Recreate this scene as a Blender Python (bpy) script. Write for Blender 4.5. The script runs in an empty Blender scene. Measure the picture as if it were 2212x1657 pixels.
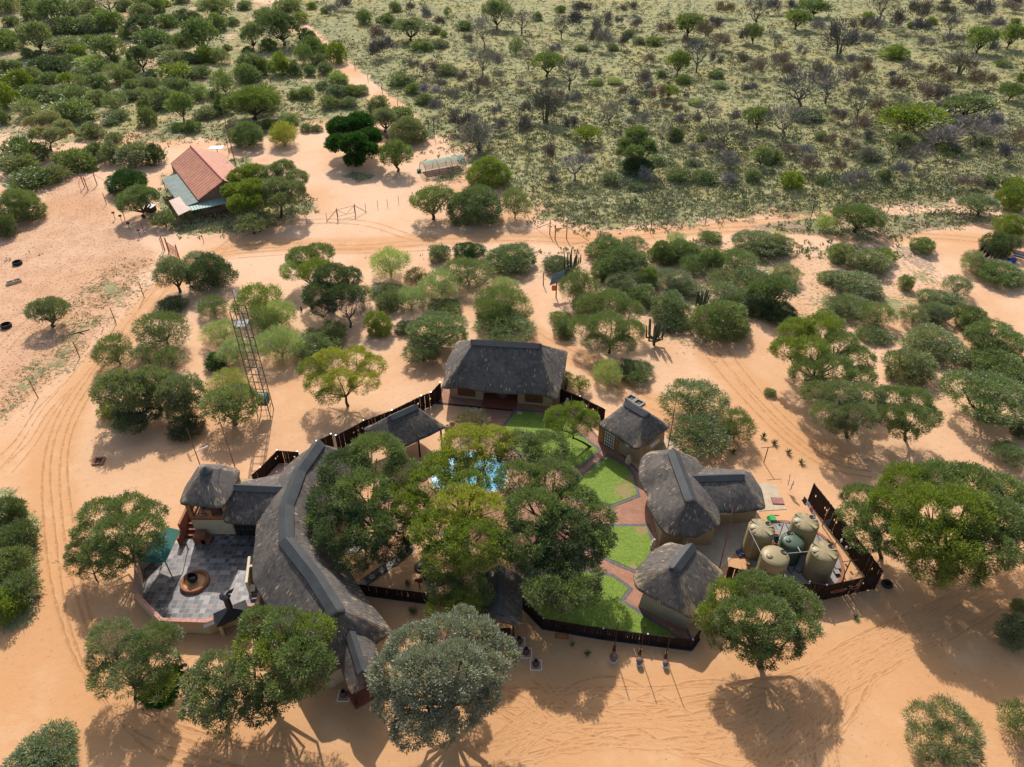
import bpy, math, random
import numpy as np
from mathutils import Vector
SC = bpy.context.scene
COL = SC.collection
R = math.radians
# ---------------------------------------------------------------- camera, sky, sun, exposure
FOC = 2900.0; TH = R(37.7); HC = 48.0            # focal length in photo pixels, tilt below the horizon, height
cam_d = bpy.data.cameras.new("camera"); cam = bpy.data.objects.new("camera", cam_d); COL.objects.link(cam)
cam.location = (0, 0, HC); cam.rotation_euler = (math.pi / 2 - TH, 0, 0)
cam_d.sensor_width = 36.0; cam_d.lens = FOC / 4096 * 36.0; cam_d.clip_end = 5000; cam_d.clip_start = 0.5
SC.camera = cam
SUN_EL = R(41.9); SUN_DIR = (-0.165, 0.986)       # where the sun stands
w = bpy.data.worlds.new("World"); SC.world = w; w.use_nodes = True
nt = w.node_tree; nt.nodes.clear()
sky = nt.nodes.new('ShaderNodeTexSky'); sky.sky_type = 'NISHITA'; sky.sun_disc = False
sky.sun_elevation = SUN_EL; sky.sun_rotation = math.atan2(SUN_DIR[0], SUN_DIR[1]); sky.dust_density = 2.0
bg = nt.nodes.new('ShaderNodeBackground'); bg.inputs[1].default_value = 0.145
ow = nt.nodes.new('ShaderNodeOutputWorld'); tn = nt.nodes.new('ShaderNodeMix'); tn.data_type = 'RGBA'; tn.blend_type = 'MULTIPLY'; tn.inputs[0].default_value = 1.0; tn.inputs[7].default_value = (1.07, 1.0, 0.90, 1)   # thin white cloud warms the skylight
nt.links.new(sky.outputs[0], tn.inputs[6]); nt.links.new(tn.outputs[2], bg.inputs[0]); nt.links.new(bg.outputs[0], ow.inputs[0])
sl = bpy.data.lights.new("sun", 'SUN'); sl.energy = 3.8; sl.angle = R(0.7); sl.color = (1.0, 0.95, 0.88)
so = bpy.data.objects.new("sun", sl); COL.objects.link(so)
ce = math.cos(SUN_EL)
so.rotation_euler = Vector((-SUN_DIR[0]*ce, -SUN_DIR[1]*ce, -math.sin(SUN_EL))).to_track_quat('-Z', 'Y').to_euler()
SC.view_settings.view_transform = 'Standard'; SC.view_settings.look = 'None'
SC.view_settings.exposure = 0.27; SC.view_settings.gamma = 1.0
# ---------------------------------------------------------------- helpers
CX, CY, FO = 1105.5, 828.5, FOC / 1.8526          # survey sheet: 2211 x 1657 units
def P(px, py, z=0.0):
    u = (px - CX) / FO; v = (py - CY) / FO
    d = np.array([u, math.cos(TH) - v*math.sin(TH), -math.sin(TH) - v*math.cos(TH)])
    return np.array([0, 0, HC]) + d * ((z - HC) / d[2])
def Q(X):
    d = np.asarray(X, float) - np.array([0, 0, HC])
    zc = d[..., 1]*math.cos(TH) - d[..., 2]*math.sin(TH)
    return CX + FO*d[..., 0]/zc, CY - FO*(d[..., 1]*math.sin(TH) + d[..., 2]*math.cos(TH))/zc, zc
def lin(*c): return tuple(c) + (1.0,)
class N:
    """tiny node helper"""
    def __init__(s, name):
        s.m = bpy.data.materials.new(name); s.m.use_nodes = True; s.t = s.m.node_tree; s.t.nodes.clear()
        s.out = s.t.nodes.new('ShaderNodeOutputMaterial')
    def n(s, typ, ins=None, **kw):
        nd = s.t.nodes.new('ShaderNode' + typ)
        for k, v in kw.items(): setattr(nd, k, v)
        for k, v in (ins or {}).items():
            if isinstance(v, bpy.types.NodeSocket): s.t.links.new(v, nd.inputs[k])
            else: nd.inputs[k].default_value = v
        return nd
    def attr(s, name): return s.n('Attribute', attribute_name=name).outputs['Fac']
    def mix(s, f, a, b, mode='MIX'):
        nd = s.t.nodes.new('ShaderNodeMix'); nd.data_type = 'RGBA'; nd.blend_type = mode; nd.clamp_factor = True
        for i, v in ((0, f), (6, a), (7, b)):
            if isinstance(v, bpy.types.NodeSocket): s.t.links.new(v, nd.inputs[i])
            else: nd.inputs[i].default_value = v
        return nd.outputs[2]
    def math(s, op, a, b=0.0, c=0.0):
        nd = s.t.nodes.new('ShaderNodeMath'); nd.operation = op
        for i, v in enumerate((a, b, c)):
            if isinstance(v, bpy.types.NodeSocket): s.t.links.new(v, nd.inputs[i])
            else: nd.inputs[i].default_value = v
        return nd.outputs[0]
    def ramp(s, f, lo, hi):
        nd = s.n('MapRange', {0: f, 1: lo, 2: hi}); nd.interpolation_type = 'SMOOTHSTEP'; return nd.outputs[0]
    def noise(s, co, scale, detail=4, rough=0.55):
        nd = s.n('TexNoise', {'Scale': scale, 'Detail': detail, 'Roughness': rough})
        if co is not None: s.t.links.new(co, nd.inputs['Vector'])
        return nd.outputs[0]
    def vor(s, co, scale, feature='F1'):
        nd = s.n('TexVoronoi', {'Scale': scale}, feature=feature)
        s.t.links.new(co, nd.inputs['Vector']); return nd
    def pos(s): return s.n('NewGeometry').outputs['Position']
    def obco(s): return s.n('TexCoord').outputs['Object']
    def mapping(s, co, scale=(1,1,1), rot=(0,0,0)):
        return s.n('Mapping', {0: co, 'Scale': scale, 'Rotation': rot}).outputs[0]
    def bump(s, h, strength=0.5, dist=0.1):
        return s.n('Bump', {'Height': h, 'Strength': strength, 'Distance': dist}).outputs[0]
    def done(s, col, rough=0.9, normal=None, spec=0.3, metal=0.0, trans=0.0, emis=None):
        b = s.n('BsdfPrincipled', {'Base Color': col, 'Roughness': rough, 'Metallic': metal, 'Specular IOR Level': spec})
        if normal is not None: s.t.links.new(normal, b.inputs['Normal'])
        s.t.links.new(b.outputs[0], s.out.inputs[0]); return s.m
MATS = {}
def paint(name, col, rough=0.8, var=0.18, scale=2.0, metal=0.0, spec=0.3, bump=0.15):
    if name in MATS: return MATS[name]
    s = N(name); co = s.obco(); a = s.noise(co, scale, 6); b = s.noise(co, scale*9, 4)
    k = s.math('ADD', s.math('MULTIPLY', a, 0.7), s.math('MULTIPLY', b, 0.3))
    c = s.mix(s.ramp(k, 0.3, 0.7), lin(*[x*(1-var) for x in col]), lin(*[min(1, x*(1+var)) for x in col]))
    MATS[name] = s.done(c, rough, s.bump(b, bump, 0.02), spec, metal); return MATS[name]
# ---- geometry
def merge(*parts):
    V, F, o = [], [], 0
    for v, f in parts:
        v = np.asarray(v, float).reshape(-1, 3); V.append(v); F += [tuple(i + o for i in q) for q in f]; o += len(v)
    return np.vstack(V), F
def box(c, s, rz=0.0):
    c = np.asarray(c, float); hx, hy, hz = [k/2 for k in s]
    v = np.array([[x, y, z] for z in (-hz, hz) for y in (-hy, hy) for x in (-hx, hx)])
    ca, sa = math.cos(rz), math.sin(rz); v = np.c_[v[:, 0]*ca - v[:, 1]*sa, v[:, 0]*sa + v[:, 1]*ca, v[:, 2]] + c
    return v, [(0,2,3,1), (4,5,7,6), (0,1,5,4), (2,6,7,3), (0,4,6,2), (1,3,7,5)]
def tube(pts, rad, n=6, caps=True):
    pts = np.asarray(pts, float); k = len(pts); rad = np.broadcast_to(np.asarray(rad, float), (k,))
    V = []
    for i in range(k):
        t = pts[min(i+1, k-1)] - pts[max(i-1, 0)]; t = t / (np.linalg.norm(t) + 1e-9)
        a = np.cross(t, [0, 0, 1.0]) if abs(t[2]) < 0.9 else np.cross(t, [1.0, 0, 0]); a /= np.linalg.norm(a); b = np.cross(t, a)
        for j in range(n):
            q = 2*math.pi*j/n; V.append(pts[i] + rad[i]*(math.cos(q)*a + math.sin(q)*b))
    F = [(i*n + j, i*n + (j+1) % n, (i+1)*n + (j+1) % n, (i+1)*n + j) for i in range(k-1) for j in range(n)]
    if caps: F += [tuple(range(n))[::-1], tuple(range((k-1)*n, k*n))]
    return np.array(V), F
def cyl(p, r, h, n=16, r2=None): return tube([p, (p[0], p[1], p[2]+h)], [r, r if r2 is None else r2], n)
def lathe(prof, c=(0,0,0), n=24):
    V = [(c[0]+r*math.cos(2*math.pi*j/n), c[1]+r*math.sin(2*math.pi*j/n), c[2]+z) for r, z in prof for j in range(n)]
    F = [(i*n+j, i*n+(j+1) % n, (i+1)*n+(j+1) % n, (i+1)*n+j) for i in range(len(prof)-1) for j in range(n)]
    if prof[0][0] > 1e-4: F.append(tuple(range(n))[::-1])
    if prof[-1][0] > 1e-4: F.append(tuple(range((len(prof)-1)*n, len(prof)*n)))
    return np.array(V), F
def ccw(poly):
    p = np.asarray(poly, float); a = 0.5*np.sum(p[:, 0]*np.roll(p[:, 1], -1) - np.roll(p[:, 0], -1)*p[:, 1])
    return p if a > 0 else p[::-1]
def prism(poly, z0, z1):
    p = ccw([q[:2] for q in poly]); n = len(p)
    V = np.vstack([np.c_[p, np.full(n, z0)], np.c_[p, np.full(n, z1)]])
    return V, [tuple(range(n))[::-1], tuple(range(n, 2*n))] + [(i, (i+1) % n, n+(i+1) % n, n+i) for i in range(n)]
def offset(poly, d):
    p = ccw([q[:2] for q in poly]); n = len(p); out = []
    for i in range(n):
        a, b, c = p[i-1], p[i], p[(i+1) % n]; u = (b-a)/np.linalg.norm(b-a); v = (c-b)/np.linalg.norm(c-b)
        n1 = np.array([u[1], -u[0]]); n2 = np.array([v[1], -v[0]]); m = n1+n2; m /= max(0.5, m.dot(m)/2) ; out.append(b + m*d/1.0)
    return np.array(out)
def ring(inner, outer, z0, z1):
    """raised band between two matching loops"""
    n = len(inner); V = np.vstack([np.c_[inner, np.full(n, z1)], np.c_[outer, np.full(n, z1)], np.c_[inner, np.full(n, z0)], np.c_[outer, np.full(n, z0)]])
    F = []
    for i in range(n):
        j = (i+1) % n; F += [(i, n+i, n+j, j), (n+i, 3*n+i, 3*n+j, n+j), (2*n+i, i, j, 2*n+j)]
    return V, F
def catmull(pts, per=8, closed=False):
    p = np.asarray(pts, float); n = len(p); out = []
    for i in range(n if closed else n-1):
        a = p[(i-1) % n] if closed or i > 0 else p[i]; b = p[i]; c = p[(i+1) % n]
        d = p[(i+2) % n] if closed or i+2 < n else c
        for k in range(per):
            t = k/per; out.append(0.5*((2*b) + (c-a)*t + (2*a-5*b+4*c-d)*t*t + (3*b-a-3*c+d)*t**3))
    if not closed: out.append(p[-1])
    return np.array(out)
def densify(p, step, closed=True):
    p = np.asarray(p, float); out = []
    for i in range(len(p) if closed else len(p)-1):
        a, b = p[i], p[(i+1) % len(p)]; k = max(1, int(np.linalg.norm(b-a)/step))
        out += [a + (b-a)*j/k for j in range(k)]
    if not closed: out.append(p[-1])
    return np.array(out)
def mesh(name, V, F, mat, smooth=False):
    me = bpy.data.meshes.new(name); me.from_pydata([tuple(v) for v in V], [], F); me.materials.append(mat)
    if smooth: me.polygons.foreach_set('use_smooth', [True]*len(me.polygons))
    me.update(); return me
def quads(name, V, mat, tone=None):
    """fast mesh of loose quads, 4 verts each"""
    V = np.asarray(V, np.float32).reshape(-1, 3); n = len(V)//4
    me = bpy.data.meshes.new(name); me.vertices.add(len(V)); me.vertices.foreach_set('co', V.ravel())
    me.loops.add(4*n); me.loops.foreach_set('vertex_index', np.arange(4*n, dtype=np.int32))
    me.polygons.add(n); me.polygons.foreach_set('loop_start', np.arange(0, 4*n, 4, dtype=np.int32))
    me.materials.append(mat)
    if tone is not None:
        a = me.attributes.new('tone', 'FLOAT', 'FACE'); a.data.foreach_set('value', np.asarray(tone, np.float32))
    me.update(calc_edges=True); return me
def link(name, me, parent=None, loc=(0,0,0)):
    o = bpy.data.objects.new(name, me); COL.objects.link(o)
    if parent is not None: o.parent = parent
    else: o.location = loc
    return o
WL = {}
def wloc(o):
    p = np.zeros(3)
    while o is not None: p = p + np.array(o.location); o = o.parent
    return p
def obj(name, geo, mat, parent=None, smooth=False, base=None):
    """geometry in world metres -> one mesh object (under parent, or top level with its origin at base)"""
    V, F = geo; V = np.asarray(V, float)
    if parent is not None: off = wloc(parent)
    else:
        off = np.array(base, float) if base is not None else np.array([V[:, 0].mean(), V[:, 1].mean(), V[:, 2].min()])
    o = link(name, mesh(name, V - off, F, mat, smooth), parent, tuple(off)); return o
def tag(o, label=None, cat=None, group=None, kind=None):
    if label: o['label'] = label
    if cat: o['category'] = cat
    if group: o['group'] = group
    if kind: o['kind'] = kind
    return o
def thing(name, loc, label, cat, group=None, rz=0.0):
    o = link(name, None); o.location = tuple(loc); o.rotation_euler = (0, 0, rz); return tag(o, label, cat, group)
def copy_tree(o, parent=None):
    c = o.copy(); COL.objects.link(c); c.parent = parent
    for ch in list(o.children): copy_tree(ch, c)
    return c
class Fr:
    """a local frame: origin and x axis on the ground"""
    def __init__(s, a, b):
        s.o = np.array([a[0], a[1], 0.0]); d = np.array([b[0]-a[0], b[1]-a[1], 0.0]); s.L = np.linalg.norm(d); s.x = d/s.L
        s.y = np.array([-s.x[1], s.x[0], 0]); s.rz = math.atan2(s.x[1], s.x[0])
    def __call__(s, x, y, z=0.0): return s.o + s.x*x + s.y*y + np.array([0, 0, z])
    def box(s, x0, x1, y0, y1, z0, z1): return box(s((x0+x1)/2, (y0+y1)/2, (z0+z1)/2), (x1-x0, y1-y0, z1-z0), s.rz)
# ---------------------------------------------------------------- materials
def ground_mat():
    s = N('sand_ground'); p = s.pos()
    grass, past, lit, pale = [s.attr(k) for k in ('grass', 'past', 'litter', 'pale')]
    n1 = s.noise(p, 0.06, 5); n2 = s.noise(p, 0.35, 5); n3 = s.noise(p, 2.2, 6, 0.65); n4 = s.noise(p, 9.0, 4, 0.7)
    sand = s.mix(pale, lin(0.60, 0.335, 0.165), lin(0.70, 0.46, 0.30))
    sand = s.mix(s.math('MULTIPLY', s.ramp(n1, 0.42, 0.66), 0.6), sand, lin(0.56, 0.285, 0.125))
    sand = s.mix(s.math('MULTIPLY', s.ramp(n2, 0.45, 0.75), 0.35), sand, lin(0.72, 0.48, 0.30))
    sand = s.mix(s.math('MULTIPLY', s.ramp(n3, 0.52, 0.72), 0.30), sand, lin(0.47, 0.25, 0.125))
    lane = s.math('MULTIPLY', s.attr('lane'), s.ramp(s.noise(s.mapping(p, (1, 1, 1)), 0.5, 3), 0.2, 0.5))
    sand = s.mix(s.math('MULTIPLY', lane, 0.7), sand, lin(0.57, 0.30, 0.135))
    sand = s.mix(s.math('MULTIPLY', s.ramp(s.noise(p, 1.3, 6, 0.75), 0.56, 0.70), 0.45), sand, lin(0.40, 0.20, 0.10))
    sand = s.mix(s.math('MULTIPLY', s.attr('rut'), s.ramp(n3, 0.3, 0.6)), sand, lin(0.44, 0.225, 0.10))
    # small debris and hoof prints
    wv = s.n('VectorMath', {0: p, 1: s.n('VectorMath', {0: s.n('TexNoise', {'Vector': p, 'Scale': 1.5}).outputs['Color'], 'Scale': 0.6}, operation='SCALE').outputs[0]}, operation='ADD').outputs[0]
    v1 = s.vor(wv, 1.7); dots = s.math('SUBTRACT', 1.0, s.ramp(v1.outputs['Distance'], 0.05, 0.13))
    keep = s.ramp(s.noise(p, 0.23, 3), 0.44, 0.58)
    sand = s.mix(s.math('MULTIPLY', s.math('MULTIPLY', dots, keep), 0.75), sand, lin(0.22, 0.12, 0.07))
    sand = s.mix(s.math('MULTIPLY', s.ramp(past, 0.3, 0.8), s.math('ADD', 0.35, s.math('MULTIPLY', s.ramp(n2, 0.4, 0.7), 0.4))), sand, lin(0.46, 0.245, 0.14))
    v2 = s.vor(wv, 2.9); hoof = s.math('SUBTRACT', 1.0, s.ramp(v2.outputs['Distance'], 0.16, 0.36))
    hoof = s.math('MULTIPLY', hoof, s.ramp(past, 0.35, 0.75))
    sand = s.mix(s.math('MULTIPLY', hoof, 0.75), sand, lin(0.22, 0.12, 0.07))
    # grey litter under the thorn scrub
    lf = s.ramp(s.math('ADD', lit, s.math('MULTIPLY', s.math('SUBTRACT', n3, 0.5), 1.7)), 0.42, 0.75)
    sand = s.mix(s.math('MULTIPLY', lf, 0.8), sand, s.mix(s.ramp(n4, 0.35, 0.65), lin(0.20, 0.145, 0.11), lin(0.36, 0.29, 0.20)))
    # grass
    gc = s.mix(s.ramp(n2, 0.3, 0.7), lin(0.215, 0.22, 0.095), lin(0.36, 0.335, 0.165))
    gc = s.mix(s.math('MULTIPLY', s.ramp(s.noise(p, 0.9, 6, 0.7), 0.45, 0.7), 0.75), gc, lin(0.50, 0.45, 0.29))
    gc = s.mix(s.math('MULTIPLY', s.ramp(n4, 0.45, 0.7), 0.6), gc, lin(0.11, 0.14, 0.045))
    gc = s.mix(s.math('MULTIPLY', s.ramp(s.noise(p, 0.07, 5, 0.65), 0.45, 0.62), 0.6), gc, lin(0.40, 0.33, 0.13))
    gc = s.mix(s.math('MULTIPLY', s.ramp(s.noise(p, 0.45, 6, 0.75), 0.5, 0.62), 0.7), gc, lin(0.14, 0.14, 0.06))
    gm = s.math('ADD', grass, s.math('ADD', s.math('MULTIPLY', s.math('SUBTRACT', n3, 0.5), 1.3), s.math('MULTIPLY', s.math('SUBTRACT', s.noise(p, 0.16, 5, 0.65), 0.5), 1.9)))
    gf = s.ramp(gm, 0.36, 0.52)
    gf = s.math('MULTIPLY', gf, s.ramp(grass, 0.02, 0.12))
    c = s.mix(gf, sand, gc)
    h = s.math('ADD', s.math('MULTIPLY', n3, 0.6), s.math('MULTIPLY', n4, 0.25))
    h = s.math('SUBTRACT', h, s.math('MULTIPLY', hoof, 1.0))
    h = s.math('ADD', h, s.math('MULTIPLY', gf, s.math('MULTIPLY', s.noise(p, 1.6, 5, 0.7), 3.5)))
    return s.done(c, 0.95, s.bump(h, 0.55, 0.10), 0.15)
def leaf_mat(name='foliage', spec=0.35, rough=0.5, tr=0.22, yellow=(1.35, 1.2, 0.6)):
    s = N(name); col = s.n('ObjectInfo').outputs['Color']; t = s.attr('tone')
    c = s.mix(t, s.mix(1.0, col, lin(0.62, 0.66, 0.72), 'MULTIPLY'), s.mix(1.0, col, lin(*yellow), 'MULTIPLY'))
    c = s.mix(s.math('GREATER_THAN', t, 1.5), c, lin(0.17, 0.155, 0.135))      # dry twigs
    b = s.n('BsdfPrincipled', {'Base Color': c, 'Roughness': rough, 'Specular IOR Level': spec})
    tl = s.n('BsdfTranslucent', {'Color': s.mix(1.0, c, lin(1.5, 1.6, 0.7), 'MULTIPLY')})
    mx = s.n('MixShader', {0: tr, 1: b.outputs[0], 2: tl.outputs[0]}); s.t.links.new(mx.outputs[0], s.out.inputs[0]); return s.m
def thatch_mat(name, fleck=1.0, light=1.0):
    s = N(name); uv = s.n('UVMap').outputs[0]; p = s.obco()
    fine = s.noise(s.mapping(uv, (14, 1.6, 1)), 1.0, 4, 0.7); big = s.noise(p, 0.5, 5); med = s.noise(p, 2.5, 5)
    k = s.math('ADD', s.math('MULTIPLY', fine, 0.6), s.math('MULTIPLY', med, 0.4))
    c = s.mix(s.ramp(k, 0.35, 0.65), lin(0.060*light, 0.053*light, 0.048*light), lin(0.165*light, 0.143*light, 0.126*light))
    c = s.mix(s.math('MULTIPLY', s.ramp(big, 0.45, 0.7), 0.55), c, lin(0.165*light, 0.145*light, 0.13*light))
    v = s.vor(s.mapping(uv, (6.5, 1.7, 1)), 1.0); rnd = s.n('SeparateColor', {0: v.outputs['Color']})
    fl = s.math('MULTIPLY', s.math('SUBTRACT', 1.0, s.ramp(v.outputs['Distance'], 0.24, 0.42)), s.math('GREATER_THAN', rnd.outputs[0], 0.5))
    fl = s.math('MULTIPLY', fl, s.ramp(s.math('ADD', s.noise(p, 0.8, 4), s.math('MULTIPLY', s.attr('wear'), 0.3)), 0.50, 0.60)); fl = s.math('MULTIPLY', fl, fleck); bigf = s.noise(s.mapping(uv, (3.0, 0.55, 1)), 1.6, 3, 0.6); fl = s.math('MAXIMUM', fl, s.math('MULTIPLY', s.math('MULTIPLY', s.ramp(bigf, 0.64, 0.70), s.ramp(s.noise(p, 0.6, 2), 0.45, 0.6)), 0.7*fleck))
    c = s.mix(fl, c, s.mix(rnd.outputs[1], lin(0.38, 0.25, 0.13), lin(0.50, 0.39, 0.26)))
    # weathered strip where the grass butts show at hips and eaves
    e = s.math('MULTIPLY', s.ramp(s.attr('wear'), 0.35, 0.9), s.ramp(s.math('ADD', fine, s.math('MULTIPLY', s.noise(p, 1.1, 3), 1.0)), 0.95, 1.15))
    c = s.mix(s.math('MULTIPLY', e, 0.85), c, lin(0.45, 0.33, 0.19))
    return s.done(c, 0.9, s.bump(s.math('ADD', fine, s.math('MULTIPLY', med, 0.8)), 0.8, 0.06), 0.25)
def brick_mat(name, c1, c2, mortar, w_, h_, rot=0.0, ms=0.012, rough=0.8, checker=None, spec=0.3, off=0.5):
    s = N(name); p = s.mapping(s.pos(), (1, 1, 1), (0, 0, rot))
    b = s.n('TexBrick', {'Vector': p, 'Color1': lin(*c1), 'Color2': lin(*c2), 'Mortar': lin(*mortar), 'Scale': 1.0,
        'Mortar Size': ms, 'Brick Width': w_, 'Row Height': h_, 'Bias': 0.0, 'Mortar Smooth': 0.3}, offset=off)
    c = b.outputs[0]
    if checker:
        wn = s.n('TexWhiteNoise', {'Vector': s.n('VectorMath', {0: s.n('VectorMath', {0: p, 1: (1/w_, 1/h_, 1)}, operation='MULTIPLY').outputs[0]}, operation='FLOOR').outputs[0]})
        c = s.mix(s.math('MULTIPLY', s.ramp(wn.outputs[0], 0.6, 0.65), 0.8), c, lin(*checker))
    c = s.mix(s.math('MULTIPLY', s.ramp(s.noise(s.pos(), 1.2, 5), 0.4, 0.7), 0.35), c, lin(*[x*0.6 for x in c1]))
    return s.done(c, rough, s.bump(s.math('SUBTRACT', s.noise(s.pos(), 12, 3), b.outputs[1]), 0.3, 0.02), spec)
def tile_mat():
    s = N('slate_tiles'); p = s.mapping(s.pos(), (1/0.40, 1/0.40, 1)); v = s.n('VectorMath', {0: p}, operation='FLOOR').outputs[0]; r = s.n('TexWhiteNoise', {'Vector': s.n('VectorMath', {0: v, 1: (1, 1, 0)}, operation='MULTIPLY').outputs[0]}).outputs[0]
    c = s.mix(s.ramp(r, 0.35, 0.42), lin(0.045, 0.045, 0.05), lin(0.115, 0.11, 0.115)); c = s.mix(s.ramp(r, 0.62, 0.68), c, lin(0.17, 0.115, 0.10)); c = s.mix(s.ramp(r, 0.82, 0.86), c, lin(0.25, 0.235, 0.225))
    c = s.mix(s.math('MULTIPLY', s.ramp(s.noise(s.pos(), 5, 5), 0.45, 0.7), 0.4), c, lin(0.18, 0.165, 0.155))
    f = s.n('SeparateXYZ', {0: s.n('VectorMath', {0: p}, operation='FRACTION').outputs[0]}); g = s.math('MAXIMUM', s.math('LESS_THAN', f.outputs[0], 0.06), s.math('LESS_THAN', f.outputs[1], 0.06))
    c = s.mix(g, c, lin(0.26, 0.24, 0.225)); return s.done(c, 0.42, s.bump(s.math('SUBTRACT', s.noise(s.pos(), 9, 3), g), 0.3, 0.02), 0.8)
def lawn_mat():
    s = N('lawn'); p = s.pos(); a = s.noise(p, 0.8, 5); b = s.noise(p, 7, 5, 0.7); d = s.noise(p, 0.35, 3)
    c = s.mix(s.ramp(b, 0.3, 0.7), lin(0.115, 0.19, 0.025), lin(0.24, 0.33, 0.06))
    c = s.mix(s.math('MULTIPLY', s.ramp(a, 0.45, 0.7), 0.4), c, lin(0.23, 0.31, 0.06))
    bare = s.math('MULTIPLY', s.ramp(s.math('ADD', s.attr('bare'), s.math('MULTIPLY', s.math('SUBTRACT', s.noise(p, 2.5, 5, 0.7), 0.5), 1.6)), 0.5, 0.75), 0.8)
    c = s.mix(bare, c, lin(0.36, 0.24, 0.13))
    return s.done(c, 0.9, s.bump(b, 0.9, 0.08), 0.2)
def wood_fence_mat():
    s = N('dark_wood'); p = s.obco(); a = s.noise(p, 6, 5); c = s.mix(s.ramp(a, 0.35, 0.7), lin(0.012, 0.007, 0.006), lin(0.036, 0.017, 0.012))
    return s.done(c, 0.75, s.bump(a, 0.4, 0.03), 0.2)
def water_mat():
    s = N('pool_water'); p = s.pos(); a = s.noise(p, 1.3, 3); c = s.mix(s.ramp(a, 0.35, 0.65), lin(0.02, 0.33, 0.58), lin(0.04, 0.42, 0.66))
    return s.done(c, 0.06, s.bump(s.noise(p, 2.2, 3), 0.12, 0.05), 0.4)
def stones_mat():
    s = N('wet_pebbles'); p = s.pos(); v = s.vor(p, 5); r = s.n('SeparateColor', {0: v.outputs['Color']})
    c = s.mix(r.outputs[0], lin(0.02, 0.018, 0.018), lin(0.12, 0.09, 0.08)); c = s.mix(s.math('GREATER_THAN', r.outputs[1], 0.95), c, lin(0.6, 0.55, 0.5))
    return s.done(c, 0.6, s.bump(v.outputs['Distance'], -0.4, 0.03), 0.4)
def corr_mat(name, col, rot, pitch=0.2, rough=0.5):
    s = N(name); p = s.mapping(s.pos(), (1, 1, 1), (0, 0, rot)); x = s.n('SeparateXYZ', {0: p}).outputs[0]
    wv = s.math('SINE', s.math('MULTIPLY', x, 2*math.pi/pitch)); g = s.noise(s.pos(), 1.5, 4)
    c = s.mix(s.ramp(g, 0.3, 0.75), lin(*[k*0.8 for k in col]), lin(*[k*1.15 for k in col]))
    c = s.mix(s.math('MULTIPLY', s.math('SUBTRACT', 1.0, s.ramp(wv, -1.0, -0.93)), 0.55), c, lin(*[k*0.35 for k in col]))
    return s.done(c, rough, s.bump(wv, 0.8, 0.03), 0.4)
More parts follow.
